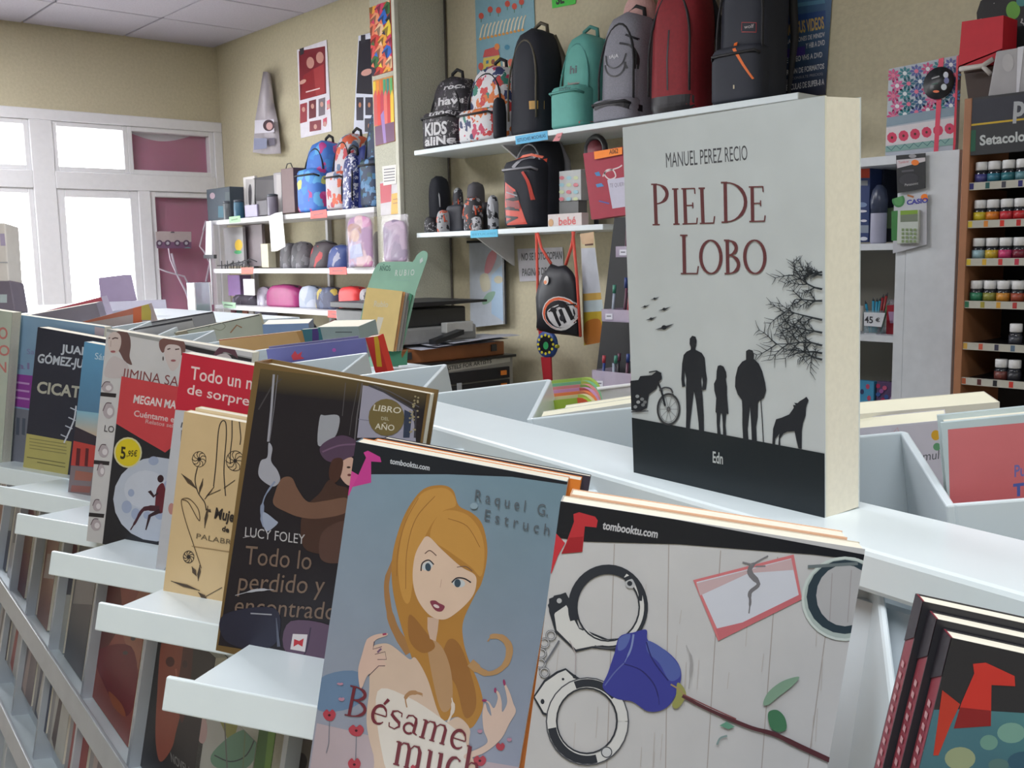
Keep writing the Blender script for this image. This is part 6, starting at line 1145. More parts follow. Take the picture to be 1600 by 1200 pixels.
p.poly([(514, 750), (528, 758), (545, 765), (548, 800), (540, 860), (480, 860), (470, 820), (480, 790), (500, 770)], (70, 48, 42), True); p.poly([(430, 770), (440, 748), (456, 746), (466, 765), (482, 784), (510, 782), (542, 778), (542, 800), (500, 810), (470, 808), (448, 800), (428, 788)], (112, 82, 68), True); p.poly([(505, 830), (545, 815), (540, 870), (520, 880), (500, 870)], (84, 60, 54), True)
p.poly([(404, 740), (408, 720), (418, 714), (420, 692), (426, 700), (424, 720), (434, 735), (438, 750), (428, 760), (412, 752)], (158, 158, 168), True); p.line([(430, 752), (414, 776), (410, 800), (416, 822)], [3, 2, 6, 10], (128, 138, 162), True); p.poly([(412, 800), (430, 812), (434, 818), (418, 830), (412, 820)], (150, 158, 178), True)
p.ell(604, 652, 28, 29, (112, 98, 62)); p.text('LIBRO', (583, 641), (626, 646), (585, 632), (205, 200, 185), .01); p.text('DEL', (596, 656), (608, 657), (596, 651), (180, 175, 150), .01); p.text('AÑO', (586, 670), (616, 673), (587, 661), (205, 200, 185), .01)
p.text('LUCY FOLEY', (383, 838), (476, 850), (384, 823), (180, 176, 178), .0); p.line([(380, 840), (398, 836)], 1, (150, 146, 150)); TC = (118, 98, 86)
p.text('Todo lo', (382, 881), (486, 890), (385, 852), TC, .0); p.text('perdido y', (372, 922), (506, 928), (376, 893), TC, .0); p.text('encontrado', (366, 958), (524, 968), (370, 931), TC, .0)
p.poly([(455, 970), (530, 985), (520, 1045), (448, 1020)], (92, 72, 92), True); p.poly([(350, 960), (430, 950), (434, 1000), (400, 1016), (352, 1000)], (44, 44, 60), True); p.line([(368, 930), (400, 922), (428, 921)], [1, 4, 1], (170, 170, 178), True); p.line([(392, 958), (425, 960)], 2, (150, 150, 158)); p.line([(432, 965), (436, 1010)], [1, 5], (90, 94, 110)); p.line([(486, 980), (478, 1018), (466, 1035)], 2, (58, 48, 66), True)
p.poly([(458, 990), (481, 991), (477, 1018), (454, 1014)], (205, 198, 200)); p.poly([(460, 998), (468, 1001), (475, 997), (473, 1010), (466, 1006), (459, 1010)], (180, 50, 60)); p.text('MAEVA', (451, 1026), (478, 1031), (452, 1019), (190, 180, 190), .02)
p.build('cover_print', r)
# tan flower book
TL, w, u, W, H = shelf_axes((253, 939), (288, 643), (410, 665))
r, p = book('paperback', 'tan paperback with black line-drawn hands and wildflowers', TL, w, u, W, H, .013, (205, 178, 136), k=1.0)
BK = (52, 46, 44)
z1 = lambda L: [(a*.25, 600+b*.25) for a, b in L]
p.line(z1([(1335, 640), (1350, 500), (1365, 300), (1385, 235), (1410, 240), (1415, 320), (1405, 450), (1400, 560), (1410, 700)]), 1.7, BK, True); p.line(z1([(1450, 220), (1450, 330), (1440, 430), (1440, 500)]), 1.6, BK, True); p.line(z1([(1495, 230), (1505, 330), (1500, 380)]), 1.6, BK, True)
for cx, cy, rr_ in ((1245, 470, 46), (1470, 480, 60), (1180, 1080, 36)):
    for q in range(9): t = 2*math.pi*q/9; p.line(z1([(cx, cy), (cx+math.cos(t)*rr_*.6, cy+math.sin(t)*rr_*.7), (cx+math.cos(t+.4)*rr_, cy+math.sin(t+.4)*rr_)]), 1.1, BK, True)
    p.ell(cx*.25, 600+cy*.25, 3, 3, BK); p.ring(cx*.25, 600+cy*.25, rr_*.23, rr_*.26, 1, BK)
p.line(z1([(1235, 520), (1220, 600), (1240, 680), (1280, 740), (1290, 790)]), 1.5, BK, True)
for a, b, c_, d_ in ((1135, 560, 1235, 660), (1270, 590, 1245, 690), (1380, 660, 1290, 700), (1280, 900, 1300, 760), (1320, 800, 1290, 780), (1340, 640, 1280, 720), (1470, 600, 1400, 650), (1200, 1140, 1230, 1200), (1250, 1130, 1240, 1230), (1070, 1230, 1250, 1290), (1390, 1270, 1210, 1370), (1300, 1350, 1240, 1300)): p.poly(z1([(a, b), ((a+c_)/2+12, (b+d_)/2-8), (c_, d_), ((a+c_)/2-12, (b+d_)/2+8)]), (92, 76, 60)); p.line(z1([(a, b), (c_, d_)]), 1, BK)
p.line(z1([(1140, 720), (1180, 740), (1230, 830), (1250, 850), (1240, 780), (1190, 720), (1150, 715), (1135, 740), (1160, 850), (1210, 1000), (1260, 1150)]), 1.3, (96, 78, 60), True)
p.text('Mujer', (335, 809), (372, 817), (338, 793), BK, .03); p.text('de', (347, 829), (358, 832), (348, 821), BK, .03); p.text('PALABRA', (307, 841), (372, 853), (308, 833), (110, 96, 76), .0); p.line([(300, 853), (360, 862)], 1.2, (150, 124, 90)); p.build('cover_print', r)
book('paperback', 'second copy-thin cream paperback behind the tan flower book', TL-GM*.0135+w*.004+u*.004, w, u, W-.006, H, .012, (215, 195, 160), k=1.0)
# white and red book behind it
TL, w, u, W, H = shelf_axes((241, 906), (285, 551), (400, 572))
r, p = book('paperback', 'white paperback with a red title band reading de sorpresas', TL, w, u, W+.01, H, .02, (188, 190, 198), k=1.0)
p.poly([(280, 545), (410, 570), (400, 652), (272, 640)], (188, 42, 62)); p.text('Todo un mu', (297, 592), (411, 612), (299, 572), (222, 200, 200), .01); p.text('de sorpresas', (292, 615), (418, 640), (294, 600), (222, 200, 200), .01)
p.line([(285, 660), (283, 668)], 2, (90, 90, 96)); p.line([(284, 672), (283, 690)], 1.6, (110, 110, 116)); p.ell(268, 795, 5, 9, (180, 130, 125)); p.text('A', (254, 895), (262, 896), (255, 886), (140, 150, 155)); p.build('cover_print', r)
# red and black moon book
TL, w, u, W, H = shelf_axes((160, 850), (190, 588), (282, 603))
r, p = book('paperback', 'red and black paperback with a reader sitting on the moon and a yellow price sticker', TL, w, u, W+.012, H, .012, (34, 34, 42), k=1.0)
p.poly([(185, 582), (300, 605), (280, 690), (258, 707), (220, 685), (180, 661)], (190, 66, 72)); p.text('MEGAN MAXWELL', (208, 629), (316, 645), (210, 617), (214, 200, 200), .03); p.text('Cuéntame esta noche', (209, 650), (322, 668), (210, 641), (206, 180, 180), .02); p.text('Relatos seleccionados', (227, 661), (316, 676), (228, 655), (196, 150, 150), .02)
p.ell(245, 780, 68, 66, (176, 182, 196)); p.ell(228, 765, 34, 30, (186, 190, 202)); 
for x, y, a, b in [(198, 792, 8, 10), (212, 803, 7, 9), (240, 720, 8, 7), (250, 800, 9, 12), (230, 805, 6, 6), (205, 770, 5, 6), (262, 760, 7, 9)]: p.ell(x, y, a, b, (150, 160, 186))
p.poly([(180, 738), (240, 828), (255, 850), (165, 838)], (34, 34, 42)) if False else None
FG = (52, 30, 36); p.ell(251, 748, 5, 6, FG); p.poly([(246, 762), (256, 756), (262, 790), (252, 802), (243, 798), (243, 780)], (96, 34, 44), True); p.line([(249, 795), (232, 794), (222, 798), (212, 815), (204, 828)], [9, 7, 5, 4, 2], (70, 36, 46), True); p.line([(250, 798), (234, 806), (228, 828)], [7, 5, 2], FG); p.line([(247, 770), (240, 776), (234, 768)], 3, FG); p.poly([(231, 768), (236, 766), (242, 775), (240, 778)], FG)
p.ell(200, 707, 22, 24, (196, 190, 150)); p.ell(200, 707, 19.5, 21.5, (205, 184, 40)); p.text('5', (188, 716), (196, 717), (189, 698), (52, 46, 30), .03); p.text(',95€', (198, 713), (214, 713), (199, 704), (52, 46, 30), .02); p.build('cover_print', r)
# large photo book with three faces behind
TL, w, u, W, H = shelf_axes((135, 845), (167, 514), (393, 565))
r, p = book('paperback', 'large white book with pale photographs of women faces behind the moon book', TL, w, u, W, H, .02, (192, 190, 192), k=1.0, edge_col=None)
z5 = lambda L: [(a*.1875, 420+b*.1875) for a, b in L]
p.poly([(167, 512), (400, 560), (396, 566), (260, 536), (166, 518)], (150, 150, 150)); p.poly([(262, 533), (398, 562), (396, 590), (380, 586), (380, 572), (262, 537)], (48, 46, 50))
p.poly(z5([(985, 520), (1040, 515), (1080, 560), (1090, 640), (1080, 730), (1100, 800), (1040, 770), (1000, 700), (960, 640), (930, 560)]), (104, 78, 76), True); p.poly(z5([(905, 560), (950, 525), (1000, 550), (1010, 620), (985, 690), (940, 705), (905, 660)]), (196, 180, 176), True); p.line(z5([(935, 585), (960, 575), (985, 580)]), 2, (80, 60, 60)); p.line(z5([(905, 580), (918, 575)]), 1.6, (80, 60, 60)); p.ell(942*.1875, 420+690*.1875, 4, 1.8, (150, 90, 95)); p.line(z5([(925, 600), (922, 650)]), 1, (160, 140, 136)); p.poly(z5([(890, 790), (940, 730), (990, 740), (1060, 790), (1070, 900), (880, 900)]), (186, 176, 178), True)
p.poly(z5([(1330, 600), (1380, 575), (1480, 570), (1535, 610), (1545, 690), (1510, 720), (1480, 650), (1400, 650), (1360, 700), (1330, 660)]), (116, 84, 80), True); p.poly(z5([(1380, 650), (1420, 630), (1500, 650), (1508, 740), (1480, 820), (1430, 850), (1390, 780), (1370, 710)]), (196, 182, 180), True); p.line(z5([(1395, 672), (1420, 664)]), 2, (80, 60, 60)); p.line(z5([(1460, 672), (1495, 668)]), 2, (80, 60, 60)); p.ell(1445*.1875, 420+765*.1875, 4, 1.8, (150, 90, 95)); p.ell(1360*.1875, 420+748*.1875, 1.2, 3.5, (90, 80, 80))
p.poly([(330, 562), (340, 545), (352, 540), (366, 545), (372, 560), (366, 556), (350, 550), (340, 560), (336, 566)], (92, 62, 74), True); p.poly([(336, 558), (352, 552), (362, 560), (356, 566)], (186, 176, 178), True)
p.text('JIMINA SABADU', (190, 590), (330, 612), (192, 575), (128, 70, 72), .0)
for y in (612, 718, 800): p.poly([(150-(y-612)*.1, y), (182-(y-612)*.1, y+3), (181-(y-612)*.1, y+9), (149-(y-612)*.1, y+6)], (48, 44, 48))
for x, y, a, b in [(170, 642, 9, 12), (162, 705, 8, 10), (152, 790, 7, 9), (158, 735, 6, 10), (150, 820, 8, 9), (168, 605, 9, 8)]: p.ell(x, y, a, b, (168, 158, 164)); p.ell(x+2, y+1, a*.5, b*.5, (206, 200, 204)); p.line([(x-a, y), (x-a*.4, y-b), (x+a*.5, y-b)], 1.2, (90, 70, 80), True)
p.text('LO', (163, 674), (178, 676), (164, 664), (70, 64, 70), .0); p.build('cover_print', r)
# sky blue book
TL, w, u, W, H = shelf_axes((105, 780), (132, 534), (185, 542))
r, p = book('paperback', 'paperback with blue evening sky over red-lit houses', TL, w, u, .125, H, .02, (92, 150, 190), k=1.0)
p.poly([(0, 0), (1, 0), (1, 1), (0, 1)], None, cols=[(70, 60, 70), (60, 56, 66), (96, 150, 190), (96, 152, 190)], uv=True)
p.poly([(110, 640), (190, 650), (180, 700), (108, 690)], None, cols=[(130, 176, 196), (130, 176, 196), (205, 160, 110), (205, 165, 120)]); p.poly([(100, 660), (115, 665), (160, 686), (160, 720), (100, 705)], (58, 50, 60)); p.poly([(112, 688), (152, 697), (148, 730), (108, 727)], (178, 66, 62)); p.poly([(120, 700), (126, 701), (124, 728), (118, 727)], (90, 40, 46)); p.poly([(134, 700), (139, 701), (137, 729), (132, 728)], (90, 40, 46)); p.poly([(103, 727), (150, 731), (140, 785), (98, 780)], (120, 108, 112)); p.poly([(118, 735), (146, 739), (142, 752), (116, 750)], (150, 96, 84)); p.poly([(112, 758), (142, 760), (140, 770), (110, 768)], (140, 90, 84)); p.text('Sándor', (148, 561), (186, 566), (149, 551), (196, 212, 222), .0); p.build('cover_print', r)
# dark scar book
TL, w, u, W, H = shelf_axes((35, 740), (59, 511), (167, 527))
r, p = book('paperback', 'dark thriller paperback with a stitched scar and a yellow band round its foot', TL, w, u, W, H, .026, (44, 46, 62), k=1.0)
p.text('JUAN', (95, 550), (140, 556), (96, 538), (190, 196, 206), .03); p.text('GÓMEZ-JURADO', (58, 566), (172, 580), (60, 553), (190, 196, 206), .03); p.text('CICATRIZ', (57, 613), (160, 626), (59, 596), (176, 174, 160), .03)
p.poly([(34, 676), (112, 690), (104, 756), (30, 742)], (178, 168, 104))
for i in range(4): p.line([(46, 685+i*5), (104, 694+i*5)], 1.2, (130, 124, 84))
p.line([(42, 714), (102, 724)], 1.4, (110, 104, 70)); p.line([(58, 722), (102, 730)], 1.4, (110, 104, 70)); p.line([(92, 740), (102, 742)], 1.4, (110, 104, 70))
p.line([(119, 634), (116, 655), (108, 675), (100, 692)], 2.4, (200, 204, 214), True)
for x, y in [(117, 640), (114, 655), (109, 668), (102, 682)]: p.line([(x-7, y-3), (x+4, y+2)], 1.8, (190, 194, 205))
p.build('cover_print', r)
# pale blue and magenta label book
TL, w, u, W, H = shelf_axes((2, 727), (18, 490), (163, 513))
r, p = book('paperback', 'pale blue paperback with a magenta band behind the scar thriller', TL, w, u, W, H, .022, (128, 158, 186), k=1.0)
p.poly([(12, 583), (60, 588), (55, 640), (6, 632)], (140, 66, 150))
for i in range(3): p.line([(17, 596+i*12), (46, 600+i*12)], 3, (190, 150, 200))
p.text('Saltaré', (42, 553), (80, 556), (42, 545), (130, 126, 168), .0); p.text('al', (24, 576), (46, 577), (24, 566), (130, 120, 160), .0); p.poly([(2, 634), (52, 642), (40, 735), (0, 730)], (118, 120, 132)); 
for i in range(5): p.poly([(8+i*9, 650+i), (13+i*9, 651+i), (12+i*9, 680), (7+i*9, 679)], (84, 90, 104))
p.poly([(148, 510), (163, 513), (163, 525), (148, 523)], (180, 165, 175)); p.build('cover_print', r)
TL, w, u, W, H = shelf_axes((-120, 712), (-105, 470), (19, 490))
r, p = book('paperback', 'pale green paperback with pink capital letters at the left picture edge', TL, w, u, W, H, .022, (178, 186, 174), k=1.0)
p.text('EL NIÑO', (-60, 526), (12, 530), (-60, 508), (190, 120, 116), .02); p.text('CRISTO', (-60, 552), (15, 556), (-60, 536), (190, 120, 116), .02); p.text('PARÍS N', (-60, 578), (10, 582), (-60, 562), (190, 120, 116), .02); p.build('cover_print', r)
# books of the same stand further along, outside the picture edge they taper off
# ---- pocket at the right: three copies with spines
O = O0-GE*PITCH*3; TLr = on_plane((1487, 997), GMT, GMT@(O-GMT*.06))
bl = on_plane((1455, 1200), GMT, GMT@TLr); w = nrm(on_plane((1600, 1022), GMT, GMT@TLr)-TLr); u = nrm(np.cross(GMT, w))
names = ['front copy of the stacked red-spined paperbacks at the lower right corner', 'second copy of the red-spined paperbacks at the lower right corner', 'third copy of the red-spined paperbacks, furthest left of the three']
for i in range(3):
    off = .0085*i; dx = -.002*i
    r, p = book('paperback', names[i], TLr-GMT*off+w*dx+u*.002*i, w, u, .14, .215, .0080, (40, 40, 46), spine=(140, 52, 66), k=1.0, group='red-spined paperbacks at the lower right')
    if i == 0:
        p.poly([(1400, 1110), (1500, 1108), (1700, 1120), (1700, 1400), (1400, 1400)], None, cols=[(70, 110, 125), (70, 112, 125), (76, 130, 130), (40, 66, 86), (60, 90, 100)])
        for x, y, a, b, c_ in [(1580, 1145, 22, 16, (110, 150, 140)), (1500, 1185, 24, 18, (140, 150, 120)), (1545, 1160, 14, 12, (100, 140, 130)), (1600, 1190, 26, 16, (50, 84, 104)), (1560, 1195, 16, 10, (80, 110, 110))]: p.ell(x, y, a, b, c_)
        p.poly([(1520, 1037), (1540, 1035), (1585, 1056), (1586, 1072), (1549, 1070), (1548, 1134), (1490, 1138), (1502, 1098), (1522, 1052)], (190, 52, 46)); p.poly([(1472, 1078), (1500, 1100), (1486, 1130), (1466, 1180), (1458, 1180)], (176, 56, 44)); p.poly([(1490, 1138), (1500, 1105), (1548, 1110), (1548, 1134)], (130, 34, 38)); p.build('cover_print', r)
    # spine print: black head, red body, pale lettering specks
    T = .0080; q = Print(TLr-GMT*(off+T)+w*dx+u*(.002*i)-u*.215, GMT, u, -w, T, .215, k=1.0)
    q.raw([(0, .200), (T, .204), (T, .215), (0, .215)], [lin((50, 46, 54), 1.)]*4); q.up()
    for j in range(44): q.raw([(T*.35, .195-j*.0035), (T*.65, .195-j*.0035), (T*.65, .1932-j*.0035), (T*.35, .1932-j*.0035)], [lin((196, 150, 155), 1.)]*4)
    q.build('spine_print', r)

# ---- books of the middle tier, seen below the shelves
def tier_book(label, TLp, TRp, low, T, col, fn=None, out=.015, up_=None, name='paperback'):
    c = NSL+out; TL = on_plane(TLp, GN, c); TR = on_plane(TRp, GN, c); w = -GE; W = (TR-TL)@w; u = GU; lowv = tr-.022+low
    T0 = TL; H = T0@GU-lowv; r, p = book(name, label, T0, w, u, W, H, T, col, k=1.0)
    if fn: fn(p); p.build('cover_print', r)
    return r
def f_red(p): p.poly([(150, 880), (170, 850), (185, 900), (190, 960), (175, 1000), (150, 1020)], (104, 50, 50), True); p.poly([(205, 950), (235, 900), (240, 1000), (222, 1050), (198, 1010), (190, 970)], (170, 110, 90), True); p.poly([(150, 1020), (205, 1010), (215, 1080), (195, 1120), (165, 1075)], (120, 40, 50), True); p.ell(208, 998, 4, 3, (80, 70, 76)); p.ell(196, 1020, 4, 3, (80, 70, 76)); p.poly([(170, 1080), (190, 1100), (196, 1120), (178, 1105)], (170, 90, 50), True)
tier_book('red and orange portrait book below the third shelf, left of the dark portrait', (168, 830), (246, 842), 0, .015, (150, 72, 62), f_red)
def f_face(p): p.poly([(258, 985), (282, 978), (300, 990), (300, 1020), (296, 1050), (290, 1080), (284, 1110), (276, 1140), (268, 1170), (250, 1190), (243, 1150), (246, 1080), (250, 1020)], (158, 86, 70), True); p.poly([(290, 990), (302, 1000), (296, 1080), (284, 1130), (278, 1080), (284, 1030)], (96, 56, 52), True); p.ell(266, 1034, 7, 8, (90, 46, 44)); p.ell(289, 1038, 4, 6, (70, 40, 40)); p.line([(275, 1045), (277, 1070), (270, 1080)], 3, (190, 120, 100)); p.line([(255, 1108), (262, 1105), (272, 1108)], 3.5, (120, 40, 40)); p.text('NOVELA', (268, 1190), (300, 1215), (266, 1175), (150, 150, 150), .01)
tier_book('dark portrait book with a reddish half-lit face below the second shelf', (252, 950), (345, 968), 0, .015, (46, 42, 44), f_face)
def f_bird(p): p.poly([(330, 1110), (365, 1108), (372, 1130), (360, 1160), (345, 1130)], (150, 150, 90), True); p.poly([(330, 1180), (360, 1150), (390, 1140), (405, 1165), (385, 1200), (340, 1200)], (110, 150, 130), True); p.line([(335, 1180), (360, 1190), (385, 1180), (400, 1150)], 2, (60, 70, 76), True); p.ell(316, 1140, 8, 22, (190, 160, 160)); p.line([(350, 1110), (355, 1200)], 2, (110, 110, 110)); p.line([(385, 1110), (380, 1200)], 2, (120, 140, 110))
tier_book('pale book with watercolour foliage under the lowest visible shelf', (322, 1080), (410, 1095), 0, .015, (176, 178, 174), f_bird)
tier_book('green-striped book standing under the lowest visible shelf', (412, 1090), (438, 1095), 0, .02, (64, 110, 50), lambda p: p.poly([(425, 1090), (440, 1095), (428, 1210), (412, 1210)], (110, 150, 70)))
tier_book('grey-brown book at the lower edge beside the painted girl book', (452, 1100), (520, 1110), 0, .02, (104, 96, 92), lambda p: p.ell(470, 1190, 10, 14, (50, 44, 44)))
cols = [((96, 94, 100), 'slate grey'), ((176, 178, 176), 'pale grey'), ((140, 100, 88), 'tawny brown'), ((190, 186, 188), 'chalk white'), ((110, 60, 66), 'wine red'), ((150, 146, 150), 'ash grey'), ((70, 70, 86), 'ink blue'), ((172, 160, 160), 'rose grey'), ((180, 184, 182), 'silver'), ((120, 84, 70), 'rust brown')]
xs = [(130, 815, 162, 820), (104, 800, 128, 806), (84, 775, 102, 780), (66, 760, 83, 765), (50, 735, 65, 740), (36, 720, 49, 724), (24, 700, 35, 704), (12, 690, 23, 694), (1, 680, 11, 684)]
for i, (a, b, c, d) in enumerate(xs):
    tier_book(cols[i][1]+' book seen edge-on in the middle tier at the left', (a, b), (c, d), 0, .012, cols[i][0], (lambda i: lambda p: (p.ell((a+c)/2, b+60, 5, 14, cols[(i+3) % 10][0]), p.poly([(a-10, b+90), (c-8, b+92), (c-14, b+130), (a-16, b+128)], cols[(i+5) % 10][0])))(i))
# lower tier
tcols = [((180, 180, 178), 'off-white'), ((176, 160, 160), 'dusty pink'), ((150, 60, 60), 'red figure'), ((184, 186, 184), 'light grey'), ((60, 66, 90), 'midnight blue'), ((120, 110, 116), 'stone grey'), ((170, 172, 176), 'pearl'), ((90, 80, 84), 'dark brown')]
for i in range(8):
    L = slope_pt((r0@GE)-.22+.13*i, tr-.05, .02); lab = tcols[i][1]+' book in the lower tier under the front rail'
    r, p = book('paperback', lab, L, -GE, GU, .115, .115, .012, tcols[i][0], k=1.0)
    cI = lin(tcols[(i+4) % 8][0], 1.)
    p.raw([(.03, .01), (.06, .0), (.065, .09), (.045, .1)], [cI]*4); p.up(); p.raw([(.0, .0), (.02, .0), (.02, .08), (.0, .1)], [lin((150, 150, 156), 1.)]*4); p.build('cover_print', r)

# ---- far side books
def dep(P): return (P-EYE)@CF
def far_book(label, A, B, dA, dB, H, T, cover, top_page=True, fn=None, hard=False, spine=None, name='book', lean=FU, flip=False, k=1.0, back=None, pages=None):
    """top edge seen from picture point A (depth dA) to B (depth dB); the cover faces the reader"""
    PA, PB = EYE+ray(*A)*dA, EYE+ray(*B)*dB; w = nrm(PB-PA); u = nrm(lean-(lean@w)*w); W = np.linalg.norm(PB-PA)
    r, p = book(name, label, PA, w, u, W, H, T, cover, hard=hard, spine=spine, k=k, spine_left=False, back=back, pages=pages)
    if fn: fn(p); p.build('cover_print', r)
    return r, p
cream = mat('cream_pages', (232, 228, 205), .8, k=1.0, var=.02)
d = [dep(Sk(k)) for k in range(-3, 8)]; dS = lambda k: d[k+3]; dP = lambda k: dep(Sk(k)-FW*.13)
far_book('cream-topped book in the empty-looking pocket left of the standing novel', (845, 651), (1085, 615), dS(0)+.02, dP(-1)+.03, .12, .016, (205, 205, 200), pages=cream)
far_book('second cream-topped book hidden behind the standing novel', (880, 640), (1110, 606), dS(0)+.05, dP(-1)+.05, .12, .014, (210, 208, 200), pages=cream)
far_book('thick cream paperback right of the standing novel with a small orange and green flower', (1240, 679), (1480, 656), dS(-1)+.02, dP(-2)+.02, .15, .024, (200, 196, 206), fn=lambda p: (p.poly([(1393, 668), (1484, 658), (1484, 800), (1393, 700)], (196, 190, 200)), p.ell(1462, 680, 7, 8, (210, 160, 50)), p.ell(1464, 698, 6, 6, (100, 150, 110), 30), p.text('mult', (1442, 720), (1474, 716), (1443, 706), (90, 90, 96), .0), p.line([(1396, 676), (1402, 668), (1406, 680)], 1.2, (200, 160, 160))), pages=cream)
far_book('second thick cream paperback behind the flower one, rising above it', (1330, 648), (1562, 628), dP(-2)+.06, dP(-2)+.05, .16, .03, (214, 210, 198), pages=cream)
r, p = far_book('coral pink hardback with pale frame and blue letters at the right edge', (1470, 661), (1680, 640), dS(-2)+.012, dP(-3)+.03, .15, .016, (186, 200, 204), hard=True, fn=lambda p: (p.poly([(1481, 671), (1720, 650), (1720, 960), (1490, 980)], (204, 112, 116)), p.text('Pu', (1585, 745), (1602, 743), (1585, 727), (110, 110, 170), .02), p.text('T', (1583, 775), (1600, 773), (1583, 757), (80, 100, 170), .05)))
# fan of rounded booklets
gcl = [((150, 172, 60), 'olive green', (210, 90, 50)), ((205, 196, 150), 'cream yellow', (180, 196, 90)), ((215, 120, 70), 'orange', (200, 120, 90)), ((190, 140, 180), 'lilac', (180, 90, 90)), ((205, 130, 130), 'pink', (140, 170, 90)), ((120, 180, 140), 'mint', (170, 190, 90)), ((160, 190, 90), 'lime', (180, 200, 100))]
for i, (c_, nm, c2) in enumerate(gcl):
    y0 = 622-i*5.2; L = EYE+ray(860, y0+4)*(dP(0)+.015*i); R = EYE+ray(926+i*1.2, y0-3)*(dP(0)-.05+.015*i); w = nrm(R-L); u = nrm(A3(0, 0, 1)-w*w[2]); W = np.linalg.norm(R-L); m = np.cross(w, u)
    r = thing('booklet', nm+' rounded activity booklet in the fan behind the white plates', 'booklet', L-u*.12, 'fan of rounded booklets')
    pts = [L-u*.12, L+w*W-u*.12]+[L+w*(W-.02+.02*math.cos(q))+u*(-.02+.02*math.sin(q)) for q in [math.pi/2*j/6 for j in range(7)]]+[L]
    MB().prism(pts, -m*.005).build('booklet', mat('booklet_%d' % i, c_, .5, k=1.), r)
    pts2 = [R+(-w*.022-u*.1), R-u*.1]+[L+w*(W-.02+.02*math.cos(q))+u*(-.02+.02*math.sin(q)) for q in [math.pi/2*j/6 for j in range(7)]]+[L+w*(W-.022)]
    MB().prism([q+m*.0004 for q in pts2], m*.0003).build('corner_colour', mat('bookletc_%d' % i, c2, .5, k=1.), r)
L = EYE+ray(932, 608)*(dP(0)+.03); r = thing('booklet_holder', 'clear plastic holder around the rounded booklets', 'holder', L-A3(0, 0, .14)); MB().obox(L-A3(0, 0, .14), GP*.12, GE*.002, A3(0, 0, .14)).build('end_wall', clear_mat('holder_clear', (225, 228, 232), .5), r); MB().tube([L, L+GP*.12], .002).tube([L, L-A3(0, 0, .14)], .002).build('edge', whitep_m, r)
# purple picture book
far_book('violet picture book with a red star and a scarlet and yellow spine', (416, 546), (571, 528), dS(3), dP(2)+.05, .12, .004, (104, 106, 165), spine=(196, 60, 44), fn=lambda p: (p.poly([(455, 556), (461, 548), (465, 554), (472, 549), (470, 557), (476, 560), (466, 562), (458, 563)], (200, 70, 80)), p.ell(522, 547, 3, 3, (170, 90, 170))))
far_book('red and yellow edged board book right of the violet one', (571, 528), (590, 525), dP(2)+.045, dP(2)+.03, .12, .012, (200, 56, 46), fn=lambda p: p.poly([(584, 524), (591, 523), (597, 573), (589, 573)], (214, 170, 50)))
far_book('thin mauve book behind the violet picture book', (420, 542), (560, 525), dS(3)+.02, dP(2)+.08, .12, .004, (120, 118, 160))
# teal, tan, red
far_book('tan landscape book with a red top edge and a teal right end', (342, 531), (476, 516), dS(4)+.03, dP(3)+.10, .08, .006, (190, 152, 100), fn=lambda p: (p.poly([(335, 528), (478, 512), (478, 516), (335, 533)], (150, 46, 50)), p.poly([(462, 516), (480, 514), (480, 540), (470, 535)], (170, 130, 80))))
far_book('teal and purple ended picture book beside the tan one', (470, 515), (496, 513), dP(3)+.10, dP(3)+.08, .08, .006, (60, 120, 135), fn=lambda p: p.poly([(488, 512), (498, 512), (498, 535), (488, 535)], (80, 64, 130)))
far_book('light blue book lying high behind the tan one', (410, 507), (482, 505), 1.9, 1.9, .03, .05, (130, 155, 195))
far_book('pale teal box lid right of the light blue book', (495, 511), (560, 510), 1.8, 1.75, .06, .05, (160, 178, 180), fn=lambda p: p.line([(524, 519), (550, 519)], 1.5, (90, 100, 105)))
far_book('sage green picture book with faint bird drawings at the far end of the stand', (272, 520), (405, 491), dS(5)+.25, dP(4)+.25, .09, .01, (176, 178, 162), fn=lambda p: (p.poly([(268, 518), (410, 488), (410, 492), (268, 522)], (70, 70, 70)), p.line([(325, 512), (340, 503), (352, 509), (345, 516), (333, 513)], 1.2, (140, 140, 120), True), p.line([(360, 520), (370, 508), (378, 512)], 2, (150, 110, 80)), p.poly([(272, 516), (290, 513), (300, 530), (278, 532)], (150, 140, 120))))
far_book('black-edged book behind the large photo book', (208, 514), (300, 497), dS(6)+.1, dP(5)+.15, .07, .004, (170, 168, 170), fn=lambda p: p.poly([(205, 512), (305, 495), (305, 500), (205, 517)], (58, 56, 60)))
far_book('second black-edged book beyond the sage green one', (218, 506), (332, 487), dS(6)+.3, dP(5)+.3, .06, .004, (150, 148, 150), fn=lambda p: p.poly([(215, 504), (335, 485), (335, 489), (215, 508)], (66, 64, 70)))
far_book('white plain book beneath the orange-ended one at the far left', (165, 516), (258, 498), dS(6)+.35, dP(5)+.4, .07, .006, (205, 205, 210))
far_book('orange book with yellow end near the window', (120, 505), (232, 475), 2.3, 2.2, .09, .01, (190, 176, 176), fn=lambda p: (p.poly([(118, 499), (215, 478), (215, 490), (120, 507)], (196, 120, 100)), p.poly([(208, 477), (222, 475), (222, 505), (208, 505)], (214, 110, 70)), p.poly([(221, 474), (236, 472), (236, 500), (221, 500)], (200, 180, 80))))
far_book('red-topped book by the window post', (72, 486), (158, 464), 2.7, 2.6, .1, .02, (170, 160, 180), fn=lambda p: p.poly([(70, 484), (160, 462), (160, 474), (70, 490)], (180, 80, 90)))
far_book('grey-violet book at the far left under the red-topped one', (36, 494), (150, 473), 2.5, 2.4, .12, .02, (160, 156, 176))
